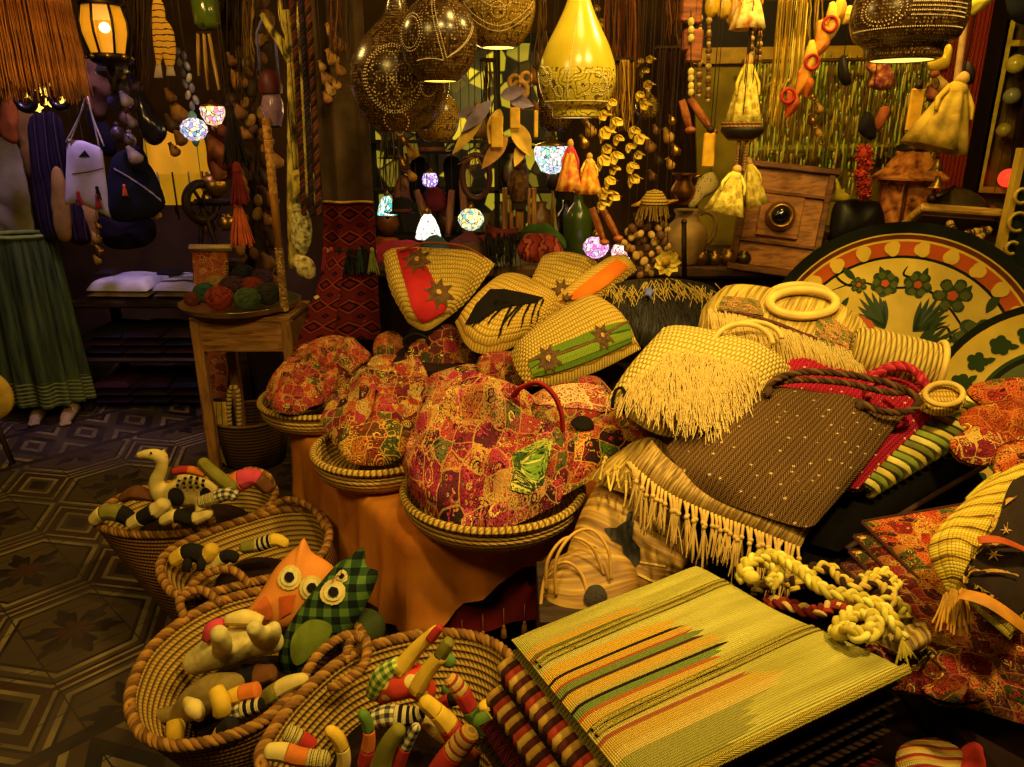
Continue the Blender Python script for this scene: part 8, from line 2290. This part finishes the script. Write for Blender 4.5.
for i in range(22):
 a = 2 * PI * i / 22
 decal(t, M, r, zz, [fl(.77 * math.cos(a), .77 * math.sin(a), .085, 5, .62, a), lf(.70 * math.cos(a + .12), .70 * math.sin(a + .12), a + 1.2, .10, .03)], GRN, 'border_sprig', .003)
for q_ in ([(-.1, -.1), (-.3, .05), (-.42, -.05), (-.36, -.2), (-.22, -.15), (-.25, -.02)], [(-.5, .12), (-.35, .26), (-.15, .3), (0, .45)], [(-.2, -.3), (-.05, -.35), (.1, -.2)]): decal(t, M, r, zz, strokes(q_, .012), GLD, 'scroll_line', .003)
for x, y in ((-.18, .36), (-.25, -.18), (.1, .2)): decal(t, M, r, zz, [fl(x, y, .12, 6, .5)], RST, 'painted_flower', .004); decal(t, M, r, zz, [fl(x, y, .045, 5, .8)], GLD, 'flower_heart', .006)
t = thing('gilt_board', 'dark green panel with gilt edge and scrolls at the right edge above the platters', 'panel', P(1030, 272, 2.6))  # board floats here
quadpart([(998, 274), (1090, 274), (1090, 150), (1026, 150)], 2.6, .03, GLZ('#26301a'), 'board', t); quadpart([(994, 276), (1000, 276), (1028, 148), (1022, 148)], 2.59, .03, GLD, 'gilt_edge', t); quadpart([(994, 276), (1090, 276), (1090, 270), (996, 270)], 2.588, .03, GLD, 'gilt_edge', t)
for x, y, q in ((1018, 222, 9), (1012, 248, 6), (1022, 196, 7)):
 p = P(x, y, 2.575); b = MB(); b.tube(arc(p, pxm(q, p), R(40), R(300), 20), .006, 6); b.build('scroll', GLD, t)
# ------------------------------------------------------------------ textiles at the lower right
TG = 'embroidered textiles stacked at the right'
pt = plane_at(900, 545, 1.20, 20, 8)
et = thing('corner_table', 'dark draped table under the embroidered textiles at the right', 'table', (1.25, 1.12, 0))
block(.80, 1.75, .72, 1.42, .05, .50, et, 'table_body', DKCLOTH); block(.82, 1.73, .74, 1.40, 0, .05, et, 'plinth', DARKBROWN)
def slabtex(label, dz, sh, m, th=.016, ex=0., name='folded_textile', trim=None):
 o = V((0, 0, -dz))
 q0 = [Z(862, 522, .745), Z(952, 612 , .66), Z(1090, 640, .72), Z(990, 500, .80)]
 c = sum(q0, V()) / 4
 q = [c + (p - c) * (1 + ex) + o + V((sh[0], sh[1], 0)) for p in q0]
 nn = (q[1] - q[0]).cross(q[3] - q[0]).normalized()
 t = thing(name, label, 'textile', c + o - V((0, 0, th)), TG)
 b = MB(); b.coons([q[0], q[1]], [q[1], q[2]], [q[3], q[2]], [q[0], q[3]], nn, th, th * .8, nu=26, nv=26, pu=10, pv=10, wr=.008, wf=7); body = b.build('body', m, t)
 if trim:
  for a, e in ((q[0], q[1]), (q[0], q[3])):
   b = MB(); b.tube([a.lerp(e, k / 12) for k in range(13)], .004, 6); b.build('piped_edge', trim, t)
 return t, body, q, nn
lay = [(0, EMB_OR, 'orange red embroidered textile on top of the right stack', '#b8501e'), (.030, EMB_RED, 'dark embroidered textile, second in the right stack', '#8a3a20'), (.058, EMB_RED, 'red embroidered textile, third in the right stack', '#c8742c'), (.086, EMB_DK, 'dark embroidered textile, fourth in the right stack', '#4a1a1a'), (.114, patchwork(PAL_RED, 16., 90., '#c8742c', seed=20.), 'rust embroidered textile, fifth in the right stack', '#a03428'), (.142, EMB_DK, 'dark embroidered textile at the bottom of the right stack', '#2c1410')]
for i, (dz, m, lb, tr) in enumerate(lay):
 slabtex(lb, dz, (-.013 * i, -.009 * i), m, trim=plain('#3a1812', .9), ex=.02 * (i % 2))
py_ = plane_at(985, 560, 1.12, 36, 12)
t, body = bag('patch_bag', 'yellow tufted bag with dark starred panel and tan strap at the right edge', 'bag', py_,
 [(946, 590), (970, 606), (1010, 640)], [(1010, 640), (1060, 560), (1075, 480)], [(990, 478), (1030, 462), (1075, 480)], [(946, 590), (930, 540), (990, 478)], .05, .015,
 stripes([(0, '#c8a832'), (.35, '#d8bc48'), (.7, '#b8962a'), (.88, '#6a4a18')], 'Y', .042, wob=.03, rib=200), wr=.012, wf=12)
b = MB(); b.puff(catmull(pts(py_, [(966, 600), (974, 560), (1000, 520), (1012, 480), (1040, 470), (1070, 500), (1060, 580), (1010, 630)], .06), 40), py_.n, .012, 0)
panel = shrink(b.build('dark_panel', plain('#2a1a0e', .85, var=.4), t), body, .006)
for x, y in ((988, 568), (998, 596), (1012, 548), (1004, 606), (1020, 520), (980, 584)):
 b = MB(); b.puff(star(py_, (x, y), 7, 6, .25, .10), py_.n, .004, 0, rings=3); shrink(b.build('star_stitch', plain('#c89a4c', .8), t), body, .014)
for q in ([(972, 590), (988, 572), (1012, 566), (1030, 570)], [(1000, 520), (1010, 500), (1024, 488)], [(985, 556), (1000, 540), (1022, 536)]):
 b = MB(); b.tube(curve(py_, q, 14, .09), .0022, 5); shrink(b.build('stitched_arc', plain('#b8873a', .8), t), body, .014)
b = MB(); b.tube(curve(py_, [(962, 594, .05), (985, 600, .07), (1010, 616, .07), (1040, 640, .05)], 16), .018, 8, flat=.25); b.build('tan_strap', plain('#b87a24', .6), t)
b = MB(); b.tube(curve(py_, [(978, 540, .07), (1000, 540, .085), (1030, 552, .07)], 14), .012, 8, flat=.3); b.build('rust_band', plain('#a8481c', .8), t)
b = MB()
for k in range(60): b.strands([py_(944 + 22 * rnd.random(), 588 + 12 * rnd.random(), .03)], [V((-.3 + rnd.uniform(-.3, .3), -.5, -.7))], .05, .0022, jit=.4)
b.build('fringe', plain('#b8862c', .9, var=.3), t)
t = thing('yarn_loop', 'flat green and yellow embroidered loop pointing at the dark leather bags', 'loop', P(985, 500, 1.38)); pl = plane_at(985, 490, 1.36, 40)
b = MB(); b.tube(curve(pl, [(968, 500), (985, 484), (1004, 472), (1002, 482), (984, 496), (968, 500)], 40), .007, 7, flat=.5); b.build('loop', plain('#c8b83a', .8), t); b = MB(); b.puff(pts(pl, [(974, 496), (988, 484), (1000, 476), (998, 482), (984, 493)]), pl.n, .004, .004); b.build('leaf_fill', plain('#4a7a2a', .8), t)
for out, Y, c, lb in (([(966, 392), (985, 382), (1030, 380), (1060, 400), (1030, 414), (990, 410)], 1.75, EMB_OR, 'rust embroidered cushion edge just below the green platter'), ([(960, 420), (985, 404), (1040, 400), (1060, 430), (1020, 446), (980, 440)], 1.62, patchwork(['#b8541c', '#a84418', '#c8682a', '#94380f'], 20., 90., '#c8742a'), 'plain orange cushion below the rust embroidered one'), ([(950, 444), (970, 430), (1000, 436), (1010, 456), (985, 466), (960, 462)], 1.55, patchwork(['#b03030', '#c8a040', '#d86a2a', '#8a2030'], 30., 90., '#d8b050', seed=31.), 'red and gold patterned pouch under the orange cushion'), ([(995, 450), (1020, 440), (1060, 450), (1060, 500), (1015, 506), (996, 480)], 1.42, EMB_OR, 'orange embroidered cushion at the right edge above the starred panel')):
 cush('cushion' if 'cushion' in lb else 'pouch', lb, 'cushion' if 'cushion' in lb else 'pouch', plane_at(out[0][0], out[0][1] + 10, Y, 35), out, .025, .02, c, 'cushions at the right edge' if 'cushion' in lb else None, wr=.02, wf=18)
for out, Y, m, lb, th in (([(862, 664), (880, 650), (925, 648), (960, 664), (940, 690), (890, 690)], 1.06, EMB_DK, 'dim dark embroidered bundle below the right stack', .05), ([(918, 672), (945, 650), (985, 660), (1000, 690), (965, 706), (930, 700)], 1.04, EMB_RED, 'dim rust cloth bundle below the right stack', .02), ([(896, 760), (910, 742), (938, 738), (960, 752), (960, 780), (905, 785)], 1.0, STR_RD, 'yellow toy just showing at the bottom edge', .05), ([(950, 764), (962, 748), (985, 748), (1000, 764), (990, 785), (955, 785)], 1.0, REDF, 'red toy just showing at the bottom edge', .05), ([(880, 640), (890, 622), (915, 618), (928, 632), (915, 650), (892, 652)], 1.08, raffia('#b8963c', '#6a4f1c', 120.), 'dull yellow cord bundle at the corner of the folded stack', .03)):
 nm = 'toy' if 'toy' in lb else 'cloth_bundle' if 'cloth' in lb or 'embroidered' in lb else 'cord_bundle'
 cush('stuffed_toy' if nm == 'toy' else nm, lb, nm.split('_')[-1], plane_at(out[0][0], out[0][1], Y, 25), out, th * .45, .03, m, wr=.02 if nm == 'toy' else .05, wf=18)
# ------------------------------------------------------------------ more wares crowding the rails
def skein(name, label, cat, x0, x1, y0, y1, Y, cols, n, r=.004, group=None, sway=3., hang_=True):
 t = thing(name, label, cat, P((x0 + x1) / 2, y1, Y), group)
 ms = [plain(c, .85, var=.35) for c in cols]
 b = MB()
 for k in range(n):
  x = x0 + (x1 - x0) * rnd.random(); e = y1 - (y1 - y0) * .25 * rnd.random() ** 2
  Yk_ = Y + rnd.uniform(-.03, .03)
  p = [P(x, y0, Yk_)] + [P(x + rnd.uniform(-sway, sway), y0 + (e - y0) * q, Yk_) for q in (.35, .7, 1.)]
  b.tube(catmull(p, 10, False), [r, r * 1.1, r * .7], 5, mat=k % len(ms), flat=.5)
 b.build('strands', ms, t)
 a, e = P(x0, y0, Y), P(x1, y0, Y)
 b = MB(); b.tube([a, e], r * 2.2, 7); b.build('binding', DARKBROWN, t)
 if hang_: hang(t, a.lerp(e, .5))
 return t
SK = 'skeins and cords on the ceiling rails'
for a in (
 ('long red brown yarn skein right of the yellow gourd lamp', 605, 640, -6, 116, 2.75, ('#7a4420', '#9a5c28', '#5a2c18'), 46),
 ('golden yarn skein ending beside the paper bell garland', 612, 634, 60, 132, 2.62, ('#b08428', '#c89c38', '#8a6424'), 30),
 ('dark wine cloth strips hanging right of the little amber gourd', 656, 690, 48, 152, 2.95, ('#3a1414', '#4a1c18', '#2a1010'), 26),
 ('brown fibre skein between the striped fish and the lit lantern', 130, 150, -6, 92, 3.45, ('#4a3018', '#3a2412', '#5a3c1c'), 26),
 ('dark brown fibre skein above the black tassel', 222, 244, -6, 108, 3.4, ('#3a2814', '#4a341a', '#2c1c10'), 34),
 ('ochre fibre skein left of the pod garland', 244, 256, -6, 70, 3.3, ('#7a5a24', '#9a7430', '#5a4018'), 18),
 ('thick brown cord bundle at the upper left of the dark gourd lamps', 330, 350, -6, 60, 2.7, ('#4a2c1a', '#6a3c20', '#2c1a10'), 20),
 ('olive ribbon bundle between amber and yellow gourd lamps', 536, 546, -6, 78, 2.75, ('#6a4a1c', '#8a6a28', '#3a2410'), 14),
 ('dark strands hanging left of the carved figure', 480, 496, 60, 150, 3.3, ('#2a1a10', '#4a2c18', '#6a4420'), 14),
 ('dark green and gold strands left of the white cone lamp', 382, 400, 130, 190, 3.45, ('#3a3a14', '#6a5a20', '#2a1c10'), 14),
 ('yellow ribbon bundle at the top between orange doll and pepper garland', 800, 824, -6, 52, 2.55, ('#b8922c', '#d0ac40', '#8a6a24'), 22),
 ('brown ribbon strips at the far top right of the wooden blocks', 664, 684, -6, 46, 2.6, ('#6a3c1c', '#4a2814', '#8a5a28'), 16)):
 skein('cord_skein', a[0], 'skein', *a[1:7], a[7], group=SK)
def drops(name, label, cat, lst, Y, r, m, group, sq=1.4, top=None):
 t = thing(name, label, cat, P(lst[-1][0], lst[-1][1], Y), group)
 for i, (x, y) in enumerate(lst):
  p = P(x, y, Y + .015 * ((i * 5) % 3 - 1)); s = pxm(r * (.8 + .15 * ((i * 7) % 4)), p)
  b = MB(); b.lathe([(.01, s * sq), (s * .35, s * sq * .8), (s * .8, s * .1), (s, -s * .5), (s * .7, -s * sq * .7), (.01, -s * sq * .8)], 12, Matrix.Translation(p) @ Matrix.Rotation(.5 * ((i * 3) % 3 - 1), 4, 'Y')); b.build('drop', m[i % len(m)], t)
 p = P(lst[0][0], lst[0][1], Y); b = MB(); b.tube([V((p.x, p.y, RAILZ))] + [P(x, y, Y) for x, y in lst], .0016, 5); b.build('cord', CORD, t)
BR = [plain('#6a4420', .6, var=.4), plain('#8a5c28', .6, var=.4), plain('#3a2414', .6, var=.4)]
GLDM = [BRASS, plain('#a87c2c', .5, var=.3)]
PURM = [plain('#6a5a80', .5, var=.4), plain('#46304c', .5, var=.4), plain('#8a78a0', .5, var=.4)]
DG = 'garlands of pods, bells and drops'
for nm, lb, lst, Y, r, m in (
 ('pod_string', 'dark pod string just left of the carved wooden pole', [(268, 140), (274, 160), (266, 178), (272, 200), (268, 220), (274, 240), (268, 262), (273, 280)], 3.38, 7, BR),
 ('pod_string', 'leaf pod string in front of the green lantern glass', [(232, 60), (238, 80), (230, 98), (240, 112), (246, 134), (240, 152)], 3.4, 7, BR),
 ('pod_string', 'brown pod string between the mosaic lamps and the black gourd', [(170, 96), (178, 112), (172, 124), (180, 138), (174, 150)], 3.45, 7, BR),
 ('pod_string', 'reddish pod string beside the orange tassel', [(222, 130), (216, 148), (224, 160), (218, 172)], 3.5, 8, [plain('#7a3c20', .7, var=.4), plain('#a05a2c', .7, var=.4)]),
 ('charm_string', 'purple charm string hanging over the black gourd', [(128, 60), (134, 84), (126, 100), (132, 122), (128, 140), (134, 156)], 3.42, 6, PURM),
 ('charm_string', 'string of gilt drops hanging beneath the white tote corner', [(98, 226), (96, 238), (99, 250), (97, 260)], 3.75, 4, GLDM),
 ('charm_string', 'string of gilt bells in the glow behind the spinning wheel', [(150, 176), (155, 190), (148, 202), (156, 214)], 3.6, 5, GLDM),
 ('pod_string', 'pale pod string hanging in front of the dark rug', [(330, 30), (338, 44), (332, 58), (340, 70), (336, 84)], 2.8, 6, [plain('#a07434', .7, var=.4), plain('#7a5024', .7, var=.4)]),
 ('pod_string', 'string of pale nuts against the dark rug', [(322, 66), (326, 78), (330, 90), (327, 98)], 2.85, 5, [plain('#b08a50', .7, var=.3), plain('#8a5c38', .7, var=.4)]),
 ('charm_string', 'gilt charms glinting between the dark gourd lamps and the feathers', [(404, 140), (412, 152), (404, 164), (412, 176)], 2.9, 5, GLDM),
 ('charm_string', 'brass drops hanging between the yellow gourd and the blossom garland', [(584, 118), (590, 130), (584, 142)], 2.6, 5, GLDM),
 ('charm_string', 'gilt charms hanging above the copper pitcher', [(672, 120), (668, 136), (675, 150), (670, 164)], 2.8, 5, GLDM),
 ('pod_string', 'brown pod string above the woven bird bowl', [(656, 130), (650, 146), (658, 160), (652, 176)], 2.85, 5, BR),
 ('pod_string', 'dark pod string behind the feather mobile', [(540, 60), (536, 76), (542, 92), (537, 108)], 2.9, 6, BR),
 ('charm_string', 'brass charms before the beads beside the yellow ribbons', [(812, 96), (818, 108), (812, 120), (818, 132)], 2.75, 4, GLDM),
 ('pod_string', 'small brown pods beside the gilt mirror edge', [(934, 72), (940, 84), (932, 94), (938, 104)], 2.5, 6, [plain('#8a4a2c', .7, var=.4), plain('#b08a3a', .7, var=.4)])):
 drops(nm, lb, 'garland' if nm == 'pod_string' else 'charm string', lst, Y, r, m, DG)
for i, (out, c, lb) in enumerate((
 ([(86, 60), (104, 58), (112, 90), (108, 118), (92, 116)], '#5a3a20', 'brown cloth bag hanging under the lit lantern'),
 ([(128, 152), (142, 148), (150, 172), (146, 200), (130, 196)], '#241a30', 'dark violet cloth hanging right of the navy bag'),
 ([(100, 218), (120, 222), (150, 218), (156, 236), (140, 248), (106, 246)], '#1a1218', 'dark cloth bundle hanging below the navy bag'),
 ([(206, 130), (224, 126), (236, 140), (232, 176), (212, 176)], '#6a2c1a', 'rust cloth hanging behind the red tassel'),
 ([(244, 190), (262, 186), (270, 230), (262, 282), (246, 280)], '#2c1e14', 'dark brown cloth hanging behind the pod garland'),
 ([(4, 96), (16, 100), (18, 140), (8, 142), (0, 130)], '#a0541c', 'orange cloth hanging over the cream blouse'))):
 hpuff('hanging_cloth', lb, 'cloth', out, (3.65, 3.6, 3.85, 3.7, 3.6, 3.9)[i], cloth(c, None, 150.), .03, .02, 'cloths in the alley gloom', wr=.02)
for nm, lb, bx, m in (('wooden_crate', 'dark wooden crate in the shadow under the palm leaf bags', (.06, .48, 1.36, 1.60, .0, .50), DW), ('wooden_crate', 'wooden crate behind the big platter carrying the copper lantern', (1.28, 1.68, 3.02, 3.30, 1.002, 1.13), wood('#7a5426', '#4a2e12'))):
 x0, x1, y0, y1, z0, z1 = bx
 t = thing(nm, lb, 'crate', ((x0 + x1) / 2, (y0 + y1) / 2, z0))
 n = 4
 for k in range(n):
  a = z0 + .002 + (z1 - z0 - .004) * k / n; e = a + (z1 - z0) / n - .008
  b = MB(); b.box(((x0 + x1) / 2, y0 + .008, (a + e) / 2), (x1 - x0, .016, e - a)); b.box(((x0 + x1) / 2, y1 - .008, (a + e) / 2), (x1 - x0, .016, e - a)); b.box((x0 + .008, (y0 + y1) / 2, (a + e) / 2), (.016, y1 - y0, e - a)); b.box((x1 - .008, (y0 + y1) / 2, (a + e) / 2), (.016, y1 - y0, e - a)); b.build('slats', m, t)
 b = MB(); b.box(((x0 + x1) / 2, (y0 + y1) / 2, z1 - .006), (x1 - x0, y1 - y0, .012)); b.build('lid', m, t)
